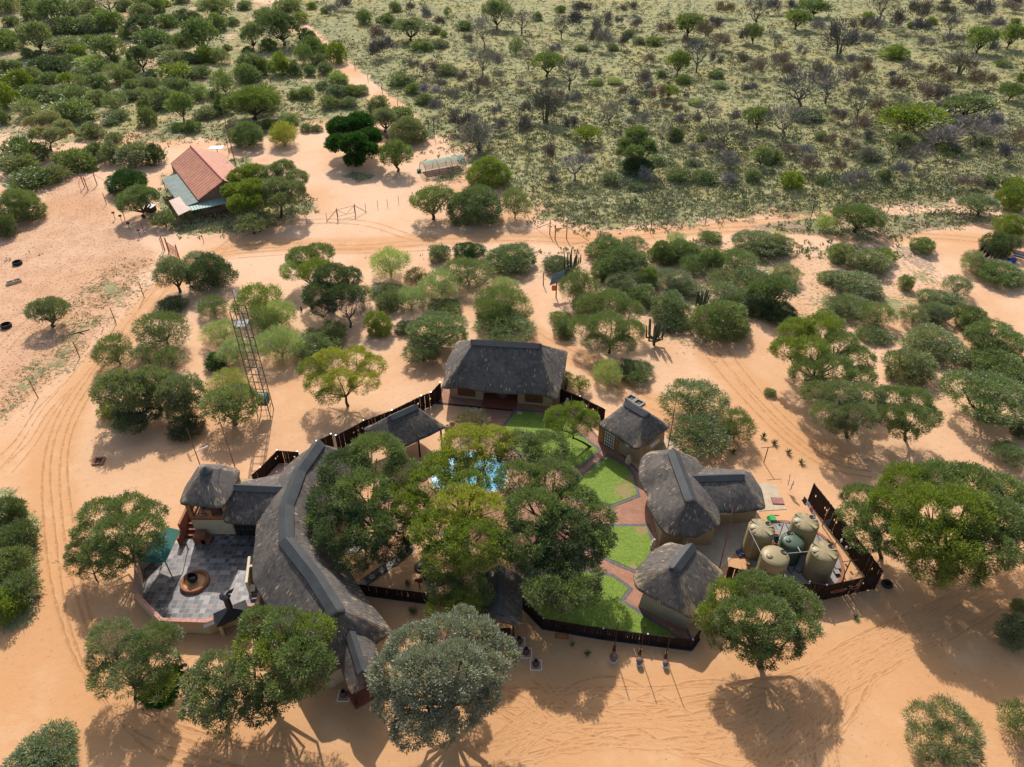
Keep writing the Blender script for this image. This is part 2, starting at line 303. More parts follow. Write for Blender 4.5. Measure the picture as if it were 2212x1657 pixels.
M = dict(ground=ground_mat(), leaf=leaf_mat(), leaf_s=leaf_mat('silver_foliage', 0.3, 0.55, 0.15, (1.25, 1.22, 1.05)),
    thatch=thatch_mat('thatch'), thatch_old=thatch_mat('thatch_plain', 0.5, 0.85), lawn=lawn_mat(), wood=wood_fence_mat(), water=water_mat(), pebbles=stones_mat(),
    slate=tile_mat(), paver=brick_mat('red_pavers', (0.36, 0.17, 0.105), (0.42, 0.215, 0.14), (0.25, 0.13, 0.085), 0.42, 0.21, 0.55),
    edge=brick_mat('dark_kerb_blocks', (0.13, 0.125, 0.13), (0.17, 0.16, 0.16), (0.07, 0.065, 0.06), 0.3, 0.3, 0.55),
    slate_old=brick_mat('slate_tiles_plain', (0.055, 0.057, 0.062), (0.21, 0.20, 0.205), (0.2, 0.185, 0.175), 0.42, 0.42, 0.0, 0.012, 0.42, (0.22, 0.13, 0.115), 1.0, 0.0),
    rtile=brick_mat('red_floor_tiles', (0.28, 0.08, 0.05), (0.33, 0.10, 0.06), (0.22, 0.1, 0.07), 0.33, 0.33, 0.0, 0.01, 0.5, None, 0.4, 0.0),
    ptile=brick_mat('pink_tiles', (0.62, 0.36, 0.30), (0.66, 0.40, 0.33), (0.45, 0.26, 0.22), 0.45, 0.45, 0.0, 0.012, 0.5, None, 0.4, 0.0),
    redbrick=brick_mat('red_brick', (0.33, 0.12, 0.06), (0.42, 0.17, 0.08), (0.25, 0.13, 0.09), 0.22, 0.075, 0.3),
    bark=paint('bark', (0.075, 0.05, 0.038), 0.95, 0.4, 6, bump=0.8), twig=None,
    wall=paint('cream_plaster', (0.40, 0.31, 0.20), 0.9, 0.08, 1.0), walltop=paint('cream_paint', (0.62, 0.52, 0.36), 0.8, 0.08),
    orange=paint('orange_brick_plaster', (0.42, 0.20, 0.09), 0.9, 0.2, 3), cap=paint('ridge_cement', (0.045, 0.048, 0.050), 0.5, 0.22, 1.2, spec=0.5),
    dark=paint('dark_metal', (0.02, 0.02, 0.022), 0.4, 0.2, 3, 0.3, 0.5), black=paint('black_plastic', (0.012, 0.012, 0.013), 0.45, 0.1),
    pole=paint('rusty_pole', (0.20, 0.085, 0.05), 0.7, 0.3, 5), rust=paint('rust_red_steel', (0.40, 0.13, 0.07), 0.7, 0.25, 5),
    steel=paint('galvanised_steel', (0.35, 0.36, 0.37), 0.35, 0.15, 4, 0.8, 0.5), white=paint('white_paint', (0.78, 0.78, 0.76), 0.5, 0.05),
    conc=paint('concrete', (0.50, 0.40, 0.28), 0.9, 0.15, 1.2), grey=paint('grey_concrete', (0.30, 0.28, 0.26), 0.9, 0.25, 2),
    tank=paint('sand_tank_plastic', (0.30, 0.24, 0.125), 0.45, 0.06, 0.6, spec=0.4), tankg=paint('green_tank_plastic', (0.085, 0.125, 0.08), 0.45, 0.06, 0.6, spec=0.4),
    glass=paint('window_glass', (0.03, 0.03, 0.03), 0.12, 0.2, 1, spec=0.8), winframe=paint('brown_frame', (0.035, 0.02, 0.015), 0.6, 0.2),
    green=paint('green_canvas', (0.01, 0.11, 0.09), 0.7, 0.12, 1.2), glinth=paint('blinds', (0.20, 0.10, 0.05), 0.8, 0.2, 3),
    wetstone=paint('wet_dark_stone', (0.05, 0.045, 0.045), 0.25, 0.5, 6, spec=0.7), kerb=paint('black_kerb', (0.022, 0.022, 0.026), 0.7, 0.3, 3),
    clay=paint('clay_pot', (0.42, 0.28, 0.16), 0.8, 0.15, 4), darkclay=paint('dark_clay', (0.07, 0.045, 0.04), 0.5, 0.2, 4),
    ball=paint('brown_stone', (0.16, 0.10, 0.085), 0.8, 0.15, 4), rubber=paint('rubber', (0.02, 0.02, 0.02), 0.8, 0.1),
    blue=paint('blue_tarpaulin', (0.05, 0.08, 0.20), 0.6, 0.2, 3), brightblue=paint('blue_plastic', (0.01, 0.06, 0.35), 0.5, 0.1),
    pv=None, agave=paint('agave_leaf', (0.12, 0.16, 0.05), 0.6, 0.2, 4), agavey=paint('agave_leaf_striped', (0.35, 0.36, 0.16), 0.6, 0.3, 6))
def twig_mat():
    s = N('twigs'); col = s.n('ObjectInfo').outputs['Color']; t = s.attr('tone')
    c = s.mix(t, s.mix(1.0, col, lin(0.6, 0.6, 0.62), 'MULTIPLY'), s.mix(1.0, col, lin(1.35, 1.3, 1.3), 'MULTIPLY')); return s.done(c, 0.9, None, 0.1)
M['twig'] = twig_mat()
def pv_mat():
    s = N('solar_cells'); co = s.obco(); b = s.n('TexBrick', {'Vector': co, 'Color1': lin(0.19, 0.195, 0.21), 'Color2': lin(0.23, 0.235, 0.25), 'Mortar': lin(0.3, 0.31, 0.33), 'Scale': 1.0, 'Mortar Size': 0.012, 'Brick Width': 0.16, 'Row Height': 0.16}, offset=0.0)
    return s.done(b.outputs[0], 0.45, None, 0.5)
M['pv'] = pv_mat(); M['towersteel'] = paint('tower_steel', (0.10, 0.10, 0.105), 0.5, 0.3, 3, 0.3, 0.5)
# ================================================================ GROUND
def WP(pts, z=0.0): return np.array([P(x, y, z)[:2] for x, y in pts])
def sdist(X, Y, poly):
    """signed distance, positive inside"""
    n = len(poly); d = np.full(X.shape, 1e9); ins = np.zeros(X.shape, bool)
    for i in range(n):
        a = poly[i]; b = poly[(i+1) % n]; e = b-a; wx = X-a[0]; wy = Y-a[1]
        t = np.clip((wx*e[0]+wy*e[1])/max(1e-9, e.dot(e)), 0, 1)
        d = np.minimum(d, np.hypot(wx-e[0]*t, wy-e[1]*t))
        c = ((a[1] > Y) != (b[1] > Y)) & (X < (b[0]-a[0])*(Y-a[1])/(b[1]-a[1]+1e-12)+a[0]); ins ^= c
    return np.where(ins, d, -d)
def ldist(X, Y, line):
    d = np.full(X.shape, 1e9)
    for i in range(len(line)-1):
        a = line[i]; e = line[i+1]-a; t = np.clip(((X-a[0])*e[0]+(Y-a[1])*e[1])/max(1e-9, e.dot(e)), 0, 1)
        d = np.minimum(d, np.hypot(X-a[0]-e[0]*t, Y-a[1]-e[1]*t))
    return d
FIELD_R = WP([(600,0),(650,60),(690,95),(752,150),(800,190),(858,235),(905,275),(955,290),(1000,325),(1040,372),(1120,425),(1175,470),(1250,494),(1400,486),(1600,473),(1850,449),(2060,432),(2211,420)])
FIELD_R = np.vstack([FIELD_R, [[400, 110], [900, 600], [-220, 900]], ])
FIELD_L = WP([(560,0),(640,60),(740,165),(800,215),(845,245),(800,262),(700,262),(600,292),(505,320),(440,300),(330,310),(200,300),(60,330),(0,290)])
FIELD_L = np.vstack([FIELD_L, [[-400, 200], [-700, 900], [-230, 900]]])
PATCH_S = WP([(250,330),(480,300),(620,285),(560,240),(420,230),(300,260),(100,250),(0,300),(0,380),(140,370)])
PASTURE = WP([(-150,560),(0,505),(60,480),(100,420),(150,380),(200,385),(245,470),(300,520),(335,545),(300,600),(245,690),(165,775),(80,850),(0,915),(-150,980)])
PASTGRASS = WP([(120,690),(200,600),(260,560),(325,560),(315,625),(240,700),(165,775),(60,870),(0,900),(0,840),(100,760)])
BRUSH = WP([(1140,545),(1290,522),(1700,515),(1900,530),(2010,575),(2090,690),(2211,790),(2211,905),(2060,850),(1950,800),(1880,760),(1700,715),(1620,725),(1520,770),(1430,760),(1380,745),(1250,660),(1190,610)])
STRIP = WP([(1600,490),(1680,478),(1760,470),(1900,470),(2000,458),(2100,458),(2140,470),(2080,492),(2000,500),(1930,520),(1830,512),(1700,508)])
STRIP2 = WP([(1925,530),(1990,530),(2020,560),(2035,600),(1990,585),(1940,560)])
FARMLAWN = WP([(335,415),(372,505),(440,510),(520,500),(600,485),(680,455),(660,420),(560,400),(540,340),(500,340),(350,380)])
SPOTG = WP([(740,380),(770,370),(800,376),(800,390),(770,396)]); SPOTG2 = WP([(925,388),(990,370),(1010,374),(985,388),(940,396)])
LSIDE = WP([(-60,1055),(30,1060),(62,1110),(80,1160),(88,1230),(85,1310),(70,1350),(20,1368),(-60,1370)])
LANES = [(catmull(WP([(640,1650),(520,1640),(380,1615),(290,1550),(200,1440),(150,1320),(120,1180),(112,1000),(150,880),(230,770),(330,650),(400,585),(480,545),(600,530),(760,530),(900,520),(1100,512),(1300,515),(1500,497),(1700,490),(1850,510),(2000,508),(2211,528)]), 4), 1.7),
  (catmull(WP([(1560,1657),(1700,1500),(1860,1420),(2010,1340),(2215,1230)]), 4), 2.2), (catmull(WP([(1050,1570),(1250,1530),(1450,1525),(1650,1500),(1790,1450)]), 4), 2.4), (catmull(WP([(1105,690),(1180,740),(1300,800),(1400,870),(1500,900)]), 4), 1.4), (catmull(WP([(1540,765),(1640,860),(1720,940),(1800,990)]), 4), 1.8)]
def fields(X, Y):
    f = lambda poly, fade: np.clip(0.5 + sdist(X, Y, poly)/fade, 0, 1)
    rl = WP([(597,0),(625,35),(655,62),(700,102),(752,150),(805,200),(858,237)])
    track = np.clip((ldist(X, Y, rl) - 1.6)/1.5, 0, 1)
    grass = 0.80*f(FIELD_R, 8.0)
    gl = f(FIELD_L, 6.0)*np.clip(0.50 + 0.22*np.clip((X+75)/60, 0, 1) + 0.1*np.clip((Y-110)/80, 0, 1), 0, 0.8)
    grass = np.maximum(grass, gl)*track
    grass = np.maximum(grass, 0.75*f(FARMLAWN, 3.0)); grass = np.maximum(grass, 0.6*f(SPOTG, 2)); grass = np.maximum(grass, 0.6*f(SPOTG2, 1.5))
    grass = np.maximum(grass, 0.30*f(BRUSH, 6.0)); grass = np.maximum(grass, 0.42*f(STRIP, 2.0)); grass = np.maximum(grass, 0.44*f(PASTGRASS, 6.0)); grass = np.maximum(grass, 0.8*f(LSIDE, 1.5))
    past = f(PASTURE, 4.0)
    lit = np.maximum(0.45*f(BRUSH, 4.0), np.maximum(0.85*f(STRIP, 1.5), 0.7*f(STRIP2, 1.5)))
    lit = np.maximum(lit, 0.3*f(PASTGRASS, 4.0))
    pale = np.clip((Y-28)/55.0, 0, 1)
    lane = np.zeros(X.shape)
    for ln_, wd in LANES: lane = np.maximum(lane, np.clip(1.0-(ldist(X, Y, ln_)-wd)/0.9, 0, 1))
    return dict(lane=lane, grass=grass, past=past, litter=lit, pale=pale)
def add_fields(me, off=(0, 0)):
    co = np.empty(len(me.vertices)*3, np.float32); me.vertices.foreach_get('co', co); co = co.reshape(-1, 3)
    for k, v in fields(co[:, 0].astype(float)+off[0], co[:, 1].astype(float)+off[1]).items():
        me.attributes.new(k, 'FLOAT', 'POINT').data.foreach_set('value', v.astype(np.float32))
def axis(lo, mid0, mid1, hi, s0, grow):
    a = list(np.arange(mid0, mid1, s0)); s = s0
    while a[-1] < hi: s *= grow; a.append(a[-1]+s)
    b = []; s = s0; x = mid0
    while x > lo: s *= grow; x -= s; b.append(x)
    return np.array(b[::-1]+a)
def hills(X, Y):
    d = np.clip((np.hypot(X, Y-60)-95)/80, 0, 1)
    return d*(1.0*np.sin(X*0.021+1)*np.sin(Y*0.017) + 0.35*np.sin(X*0.09+Y*0.05)*np.sin(Y*0.11))
xs = axis(-1500, -75, 75, 1500, 0.6, 1.05); ys = axis(-300, 14, 125, 3000, 0.6, 1.035)
X, Y = np.meshgrid(xs, ys); Z = hills(X, Y); nx, ny = len(xs), len(ys)
me = bpy.data.meshes.new('ground'); me.vertices.add(nx*ny); me.vertices.foreach_set('co', np.stack([X, Y, Z], -1).astype(np.float32).ravel())
ii = (np.arange(ny-1)[:, None]*nx + np.arange(nx-1)[None, :]).ravel(); idx = np.stack([ii, ii+1, ii+nx+1, ii+nx], -1).ravel()
me.loops.add(len(idx)); me.loops.foreach_set('vertex_index', idx.astype(np.int32))
me.polygons.add(len(ii)); me.polygons.foreach_set('loop_start', np.arange(0, len(idx), 4, dtype=np.int32))
me.materials.append(M['ground']); me.polygons.foreach_set('use_smooth', [True]*len(ii)); me.update(calc_edges=True)
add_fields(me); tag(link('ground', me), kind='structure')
def gz(x, y): return float(hills(np.array(x), np.array(y)))
# ---- tyre ruts: shallow grooves with little banks of sand
rng = np.random.default_rng(5)
def rut(line, wdt=0.2):
    line = catmull(line, 6); k = len(line); prof = [(-wdt*1.2, 0.004), (-wdt*0.72, 0.03), (-wdt*0.48, 0.008), (wdt*0.48, 0.008), (wdt*0.72, 0.022), (wdt*1.2, 0.004)]
    V = []; ph_ = rng.random()*6
    for i in range(k):
        t = line[min(i+1, k-1)]-line[max(i-1, 0)]; t /= np.linalg.norm(t)+1e-9; n_ = np.array([-t[1], t[0]]); a = 1.0 + 0.3*math.sin(i*0.7)
        fade = min(1, i/6, (k-1-i)/6)
        for o_, z in prof: V.append((*(line[i]+n_*o_*a), 0.004 + (z*(0.85+0.25*math.sin(i*0.37+ph_)+0.08*rng.random())-0.004)*fade))
    m = len(prof); return np.array(V), [(i*m+j, i*m+j+1, (i+1)*m+j+1, (i+1)*m+j) for i in range(k-1) for j in range(m-1)]
TR = [  # centre lines on the survey sheet, gauge
 [(640,1650),(520,1640),(380,1620),(300,1560),(200,1440),(150,1320),(120,1180),(112,1000),(150,880),(230,770),(320,660),(380,590),(470,545),(600,530),(760,535),(900,525),(1100,515),(1300,520),(1500,500),(1700,492)],
 [(700,1657),(500,1625),(330,1570),(230,1470),(170,1330),(140,1150),(128,990),(165,880),(260,740),(350,625),(440,565),(620,545),(850,540),(1000,528)],
 [(10,1020),(60,960),(110,880),(170,810),(240,720)], [(0,1000),(50,950),(90,890),(150,830)],
 [(0,760),(60,700),(150,640),(250,590),(340,560)], [(120,730),(180,660),(260,600),(350,575)],
 [(470,545),(560,490),(700,478),(800,485),(900,515),(1020,524)], [(1700,492),(1860,512),(2000,510),(2130,520),(2211,530)],
 [(1880,520),(1960,570),(2040,640),(2120,700),(2211,790)], [(1900,520),(1990,590),(2060,650),(2140,720),(2211,770)],
 [(1560,760),(1640,860),(1720,940),(1800,990),(1900,1010)], [(1540,770),(1600,840),(1700,940),(1790,1000),(1880,1020)],
 [(1105,690),(1180,740),(1300,800),(1380,860),(1480,900)], [(1280,495),(1450,487),(1650,470),(1850,456),(2060,440)]]
rt = random.Random(4)
for i in range(17):
    j = lambda a: rt.uniform(-a, a); far_ = (2215, 1218+rt.random()*60)
    if i % 3 < 2: TR.append([(1545+rt.random()*270, 1657), (1700+i*4+j(45), 1535+j(30)), (1850+j(38), 1440+j(30)), (2010+j(22), 1345+j(22)), far_])
    else: TR.append([(1040+j(60), 1570+j(70)), (1250+j(40), 1540+j(50)), (1480+j(40), 1530+j(40)), (1720+j(30), 1480+j(28)), (1880+j(25), 1405+j(25)), (2020+j(18), 1335+j(16)), far_])
for i in range(7): TR.append([(1030+rt.random()*200, 1480+rt.random()*170), (1300+rt.uniform(-60, 60), 1530+rt.uniform(-50, 80)), (1500+rt.uniform(-60, 60), 1540+rt.uniform(-50, 70)), (1640+rt.uniform(-40, 80), 1560+rt.uniform(-60, 90))])
for k, tr in enumerate(TR):
    c = catmull(WP(tr), 5); t = np.gradient(c, axis=0); t /= np.linalg.norm(t, axis=1)[:, None]; nn = np.c_[-t[:, 1], t[:, 0]]
    gw = 0.10+0.11*rng.random(); g = merge(rut(c+nn*0.72, gw), rut(c-nn*0.72, gw)); me_ = mesh('tyre_track', g[0], g[1], M['ground'], True); add_fields(me_); nv_ = len(me_.vertices); rv = np.zeros(nv_, np.float32); ix = np.arange(nv_) % 6; rv[(ix == 2) | (ix == 3)] = 1.0; me_.attributes.new('rut', 'FLOAT', 'POINT').data.foreach_set('value', rv); tag(link('tyre_track', me_), kind='structure')

# ================================================================ PLANTS
def unit(v): return v/(np.linalg.norm(v, axis=-1, keepdims=True)+1e-9)
def leaves(c, d, L, W, rng):
    """rhombic leaf sprays at c pointing along d"""
    n = len(c); d = unit(d); s = unit(np.cross(d, rng.normal(size=(n, 3)))); L = np.broadcast_to(L, (n,))[:, None]; W = np.broadcast_to(W, (n,))[:, None]
    return np.stack([c, c+d*L*0.45+s*W*0.5, c+d*L, c+d*L*0.45-s*W*0.5], 1)
def crown(lobes, per_m2, L, W, rng, up=0.35, spray=14, gap=0.3, low=-0.45, spread=1.7):
    """leaf clumps through the outer shell of a union of ellipsoids, each clump a little dome of leaves; returns quads and tones"""
    lobes = np.asarray(lobes, float); QS, TN, CL = [], [], []
    for (x, y, z, rx, ry, rz) in lobes:
        area = 4*math.pi*((rx*ry)**1.6/3+(rx*rz)**1.6/3+(ry*rz)**1.6/3)**(1/1.6)
        n = max(8, int(area*per_m2/spray)); u = unit(rng.normal(size=(n*2, 3))); u = u[u[:, 2] > low][:n]; n = len(u)
        g = np.sin(u[:, 0]*5.1+x*3)+np.sin(u[:, 1]*5.7+y*3+1)+np.sin(u[:, 2]*6.3+z); keep = g > -1.9+gap*1.7*rng.random(n); u = u[keep]; n = len(u)
        rad = 0.80+0.24*rng.random(n) + 0.10*np.sin(u[:, 0]*9+y)*np.sin(u[:, 1]*9+x)-0.25*(rng.random(n) < 0.15)
        c = np.array([x, y, z])+u*rad[:, None]*[rx, ry, rz]
        bur = np.zeros(n, bool)
        for (a, b, e, p_, q_, r_) in lobes:
            if (a, b, e) != (x, y, z): bur |= (((c-[a, b, e])/[p_, q_, r_])**2).sum(1) < 0.5
        c, u = c[~bur], u[~bur]; n = len(c)
        if not n: continue
        cr = L*spread*(0.6+0.8*rng.random(n)); k = rng.integers(int(spray*0.6), int(spray*1.5), n); cc = np.repeat(c, k, 0); uu = np.repeat(u, k, 0); m = len(cc)
        v = unit(rng.normal(size=(m, 3))+uu*0.9+[0, 0, 0.5]); cc = cc+v*(np.repeat(cr, k)*rng.random(m)**0.5)[:, None]*[1, 1, 0.7]
        d = v*0.8+uu*[0.5, 0.5, 0.4] + [0, 0, up] + rng.normal(size=(m, 3))*0.35
        QS.append(leaves(cc, d, L*(0.6+0.8*rng.random(m)), W*(0.7+0.6*rng.random(m)), rng))
        tn_ = np.clip(np.repeat(rng.random(n), k)*0.6+rng.random(m)*0.4, 0, 1); tn_[np.repeat(rng.random(n) < 0.035, k)] = 2.0; TN.append(tn_); CL.append(c)
    return np.concatenate(QS), np.concatenate(TN), np.concatenate(CL)
def limbs(base, lobes, rng, r0, fork=0.35, subs=2, clumps=None, n=6):
    parts = []; base = np.array(base, float); lobes = np.asarray(lobes, float)
    top = lobes[:, :3].mean(0); f = base + (top-base)*[0.35, 0.35, 0] ; f[2] = base[2] + (lobes[:, 2].min()-base[2])*fork
    wob = rng.normal(size=3)*[0.08, 0.08, 0]*(f[2]-base[2]+0.5)
    parts.append(tube([base+[0, 0, -0.15], base+(f-base)*0.5+wob, f], [r0*1.25, r0*0.95, r0*0.85], n))
    for l in lobes:
        e = l[:3].copy(); e[2] -= l[5]*0.25; m = f+(e-f)*0.5+rng.normal(size=3)*0.12*np.linalg.norm(e-f); m[2] = f[2]+(e[2]-f[2])*0.42
        parts.append(tube([f, m, e], [r0*0.6, r0*0.4, r0*0.16], 5, False))
        for k in range(subs):
            u = unit(rng.normal(size=3)); u[2] = abs(u[2])*0.6; parts.append(tube([m+(e-m)*0.4, m+(e-m)*0.75+u*l[3:6]*0.4, e+u*l[3:6]*0.78], [r0*0.22, r0*0.14, r0*0.05], 4, False))
    return merge(*parts)
def fine_twigs(cl, base, k, rng):
    """short bare twigs reaching the leaf clumps, seen in the gaps"""
    c = cl[rng.choice(len(cl), min(k, len(cl)), False)]; d = c-np.asarray(base); return c-d*0.35, d
PROTO = {}
def proto(kind, var, size):
    """unit-radius plant meshes, shared by all copies: (trunk mesh or None, crown mesh, crown centre height, half thickness)"""
    key = (kind, var, size)
    if key in PROTO: return PROTO[key]
    rng = np.random.default_rng(hash((kind, var)) % 1000 if False else sum(map(ord, kind))*13+var*7+{'s': 1, 'm': 2, 'l': 3, 'f': 4}[size])
    L = {'s': 0.135, 'm': 0.085, 'l': 0.058, 'f': 0.15}[size]; L *= 1.25; W = L*{'s': 0.32, 'm': 0.31, 'l': 0.31, 'f': 0.42}[size]; dens = {'s': 330, 'm': 850, 'l': 2000, 'f': 230}[size]
    if kind == 'D':                                   # bare twiggy shrub
        zc, ht = 1.1, 1.0; T, tips = [], []
        for k in range(rng.integers(5, 9)):
            a = rng.random()*6.28; s_ = 0.25+0.75*rng.random(); e = np.array([math.cos(a)*s_*0.62, math.sin(a)*s_*0.62, 1.1+0.4*rng.random()]); b = np.array([math.cos(a)*0.1, math.sin(a)*0.1, 0])
            m = b+(e-b)*0.5+[-math.cos(a)*0.08, -math.sin(a)*0.08, 0]; T.append(tube([b, m, e], [0.045, 0.032, 0.015], 4, False))
            for j in range(5):
                q = b+(e-b)*(0.4+0.6*rng.random()); u = unit(rng.normal(size=3)*0.7+[math.cos(a)*0.8, math.sin(a)*0.8, 0.8]); t = q+u*(0.35+0.3*rng.random()); T.append(tube([q, t], [0.02, 0.008], 3, False)); tips += [q+(t-q)*0.4, t]
        tips = np.array(tips); m = {'s': 1100, 'm': 1800, 'l': 3000, 'f': 1100}[size]; c = tips[rng.integers(0, len(tips), m)]+rng.normal(size=(m, 3))*0.13
        d = (c-[0, 0, 0.3])*[1, 1, 1.1]+rng.normal(size=(m, 3))*0.35; wd = {'s': 0.028, 'm': 0.02, 'l': 0.015, 'f': 0.045}[size]
        q = leaves(c, d, 0.22+0.25*rng.random(m), wd, rng); tn = rng.random(m); tr = mesh('stems', *merge(*T), M['twig'])
    elif kind == 'L':                                 # leafless spreading acacia, grey twigs in a dome
        zc, ht = 1.15, 0.6; lob = []
        for k in range(7):
            a = k*0.9+rng.random()*0.4; s_ = 0.58*(k > 0); lob.append((math.cos(a)*s_, math.sin(a)*s_, 1.15+0.12*rng.normal(), 0.42, 0.42, 0.4))
        tr = mesh('trunk', *limbs((0, 0, 0), lob, rng, 0.07, 0.5, 4), M['twig'])
        cq, tn, cl = crown(lob, dens*0.33, L*1.7, L*0.12 if size != 'f' else L*0.16, rng, 0.5, 16, 0.3, -0.3, 1.2); q = cq
    else:
        if kind == 'U':                               # umbrella thorn: several low domes on a trunk
            zc, ht, nl = 1.08, 0.62, 9; tr0 = 0.085
        elif kind == 'B': zc, ht, nl = 0.66, 0.80, 8; tr0 = 0.07     # dense round bush
        elif kind == 'F': zc, ht, nl = 0.82, 0.78, 8; tr0 = 0.05     # feathery open thorn
        else: zc, ht, nl = 0.8, 1.3, 7; tr0 = 0.06                   # T: tall narrow bush
        lob = []
        for k in range(nl):
            if k == 0: lob.append((0, 0, zc+ht*0.35, 0.5, 0.5, ht*0.6)); continue
            a = k*2*math.pi/(nl-1)+rng.random()*0.5; s_ = 0.42+0.24*rng.random(); rr = 0.33+0.2*rng.random()
            lob.append((math.cos(a)*s_, math.sin(a)*s_, zc+ht*(rng.random()-0.5)*0.55, rr, rr, ht*(0.45+0.2*rng.random())))
        tr = mesh('trunk', *limbs((0, 0, 0), lob, rng, tr0, 0.3, 2), M['bark'])
        if kind == 'F': cq, tn, cl = crown(lob, dens*0.85, L*1.35, W*0.6, rng, 0.6, 12, 0.6, -0.9, 1.5)
        elif kind == 'U': cq, tn, cl = crown(lob, dens, L, W, rng, 0.4, 14, 0.35, -0.65)
        else: cq, tn, cl = crown(lob, dens*1.05, L, W, rng, 0.35, 14, 0.25, -0.95)
        q = cq
    me = quads('crown', q.reshape(-1, 3), M['twig'] if kind in 'DL' else M['leaf'], tn)
    PROTO[key] = (tr, me, zc, ht, tr0 if kind not in 'DL' else 0.05); return PROTO[key]
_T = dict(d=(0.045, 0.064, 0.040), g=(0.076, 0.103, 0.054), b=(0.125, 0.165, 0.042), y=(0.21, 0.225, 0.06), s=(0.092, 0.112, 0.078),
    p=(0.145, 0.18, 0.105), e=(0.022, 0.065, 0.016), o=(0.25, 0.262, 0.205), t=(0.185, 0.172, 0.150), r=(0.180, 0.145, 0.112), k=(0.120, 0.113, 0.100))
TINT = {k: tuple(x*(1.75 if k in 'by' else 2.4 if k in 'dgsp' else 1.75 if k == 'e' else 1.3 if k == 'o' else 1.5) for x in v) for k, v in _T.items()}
TN_ = dict(d='dark green', g='mid green', b='bright green', y='yellow-green', s='grey-green', p='pale green', e='deep emerald', o='silvery', t='grey-brown', r='reddish brown', k='charcoal grey')
KN = dict(U=('umbrella_thorn_tree', 'umbrella thorn tree', 'tree'), B=('thorn_bush', 'dense round thorn bush', 'bush'), F=('feathery_thorn_tree', 'feathery thorn tree', 'tree'),
    T=('tall_bush', 'tall narrow leafy bush', 'bush'), D=('bare_shrub', 'bare twiggy shrub', 'shrub'), L=('leafless_tree', 'leafless spreading tree', 'tree'))
LAND = [('the lattice tower', 555, 770), ('the terracotta-roofed farmhouse', 450, 400), ('the thatched guest house', 1085, 790), ('the tiled patio', 430, 1260), ('the water tanks', 1715, 1180),
    ('the curved thatched hall', 640, 1160), ('the tilted solar panel', 1205, 600), ('the red steel gate', 372, 540), ('the net tunnel', 958, 360), ('the swimming pool', 1040, 1020),
    ('the three stone balls', 1380, 1428), ('the rusty pipe pile', 2155, 545), ('the feed trough', 30, 612), ('the double thatched building', 1500, 1060), ('the grey mesh-free wire gate', 750, 460),
    ('the bottom right corner', 2211, 1657), ('the top left corner', 0, 0), ('the top right corner', 2211, 0), ('the bottom left corner', 0, 1657), ('the lowest cactus', 1411, 710),
    ('the middle of the top edge', 1105, 0), ('the square thatched hut', 1370, 920), ('the middle of the right edge', 2211, 828), ('the middle of the left edge', 0, 828)]
LAND = [('the wire gate on the sand', a, b) if 'mesh-free' in n else (n, a, b) for n, a, b in LAND]
PLANTS = []      # (object, kind phrase, px, py)
def direction(dx, dy):
    a = math.degrees(math.atan2(-dy, dx)) % 360
    return ['right of', 'above and right of', 'above', 'above and left of', 'left of', 'below and left of', 'below', 'below and right of'][int(((a+22.5) % 360)//45)]
ORD = ['nearest', 'second nearest', 'third nearest', 'fourth nearest', 'fifth nearest', 'sixth nearest', 'seventh nearest', 'eighth nearest', 'ninth nearest', 'tenth nearest', 'eleventh nearest', 'twelfth nearest']+[w_+' nearest' for w_ in 'thirteenth fourteenth fifteenth sixteenth seventeenth eighteenth nineteenth twentieth'.split()]
def label_plants():
    seen = {}
    for o, phrase, px, py in PLANTS:
        n, lx, ly = min(LAND, key=lambda l: math.hypot(px-l[1], py-l[2])); k = (phrase, '' if 'corner' in n or 'edge' in n else direction(px-lx, py-ly), n); seen.setdefault(k, []).append((math.hypot(px-lx, py-ly), o))
    for (ph, dr, n), lst in seen.items():
        lst.sort(key=lambda q: q[0])
        for i, (_, o) in enumerate(lst):
            if 'corner' in n or 'edge' in n: dr2 = 'to'
            else: dr2 = dr
            if len(lst) == 1: o['label'] = f"{ph} {'near' if dr2 == 'to' else dr2} {n}"
            elif i < 20: o['label'] = f"{ph}, {ORD[i]} {'to' if dr2 == 'to' else dr2} {n}"
            else: o['label'] = f"{ph} scattered far {'from' if dr2 == 'to' else dr2} {n}"
prng = random.Random(11)
GROUPS = dict(U='umbrella thorn trees', B='round thorn bushes', F='feathery thorn trees', T='tall leafy bushes', D='bare shrubs of the savanna', L='leafless trees of the savanna')
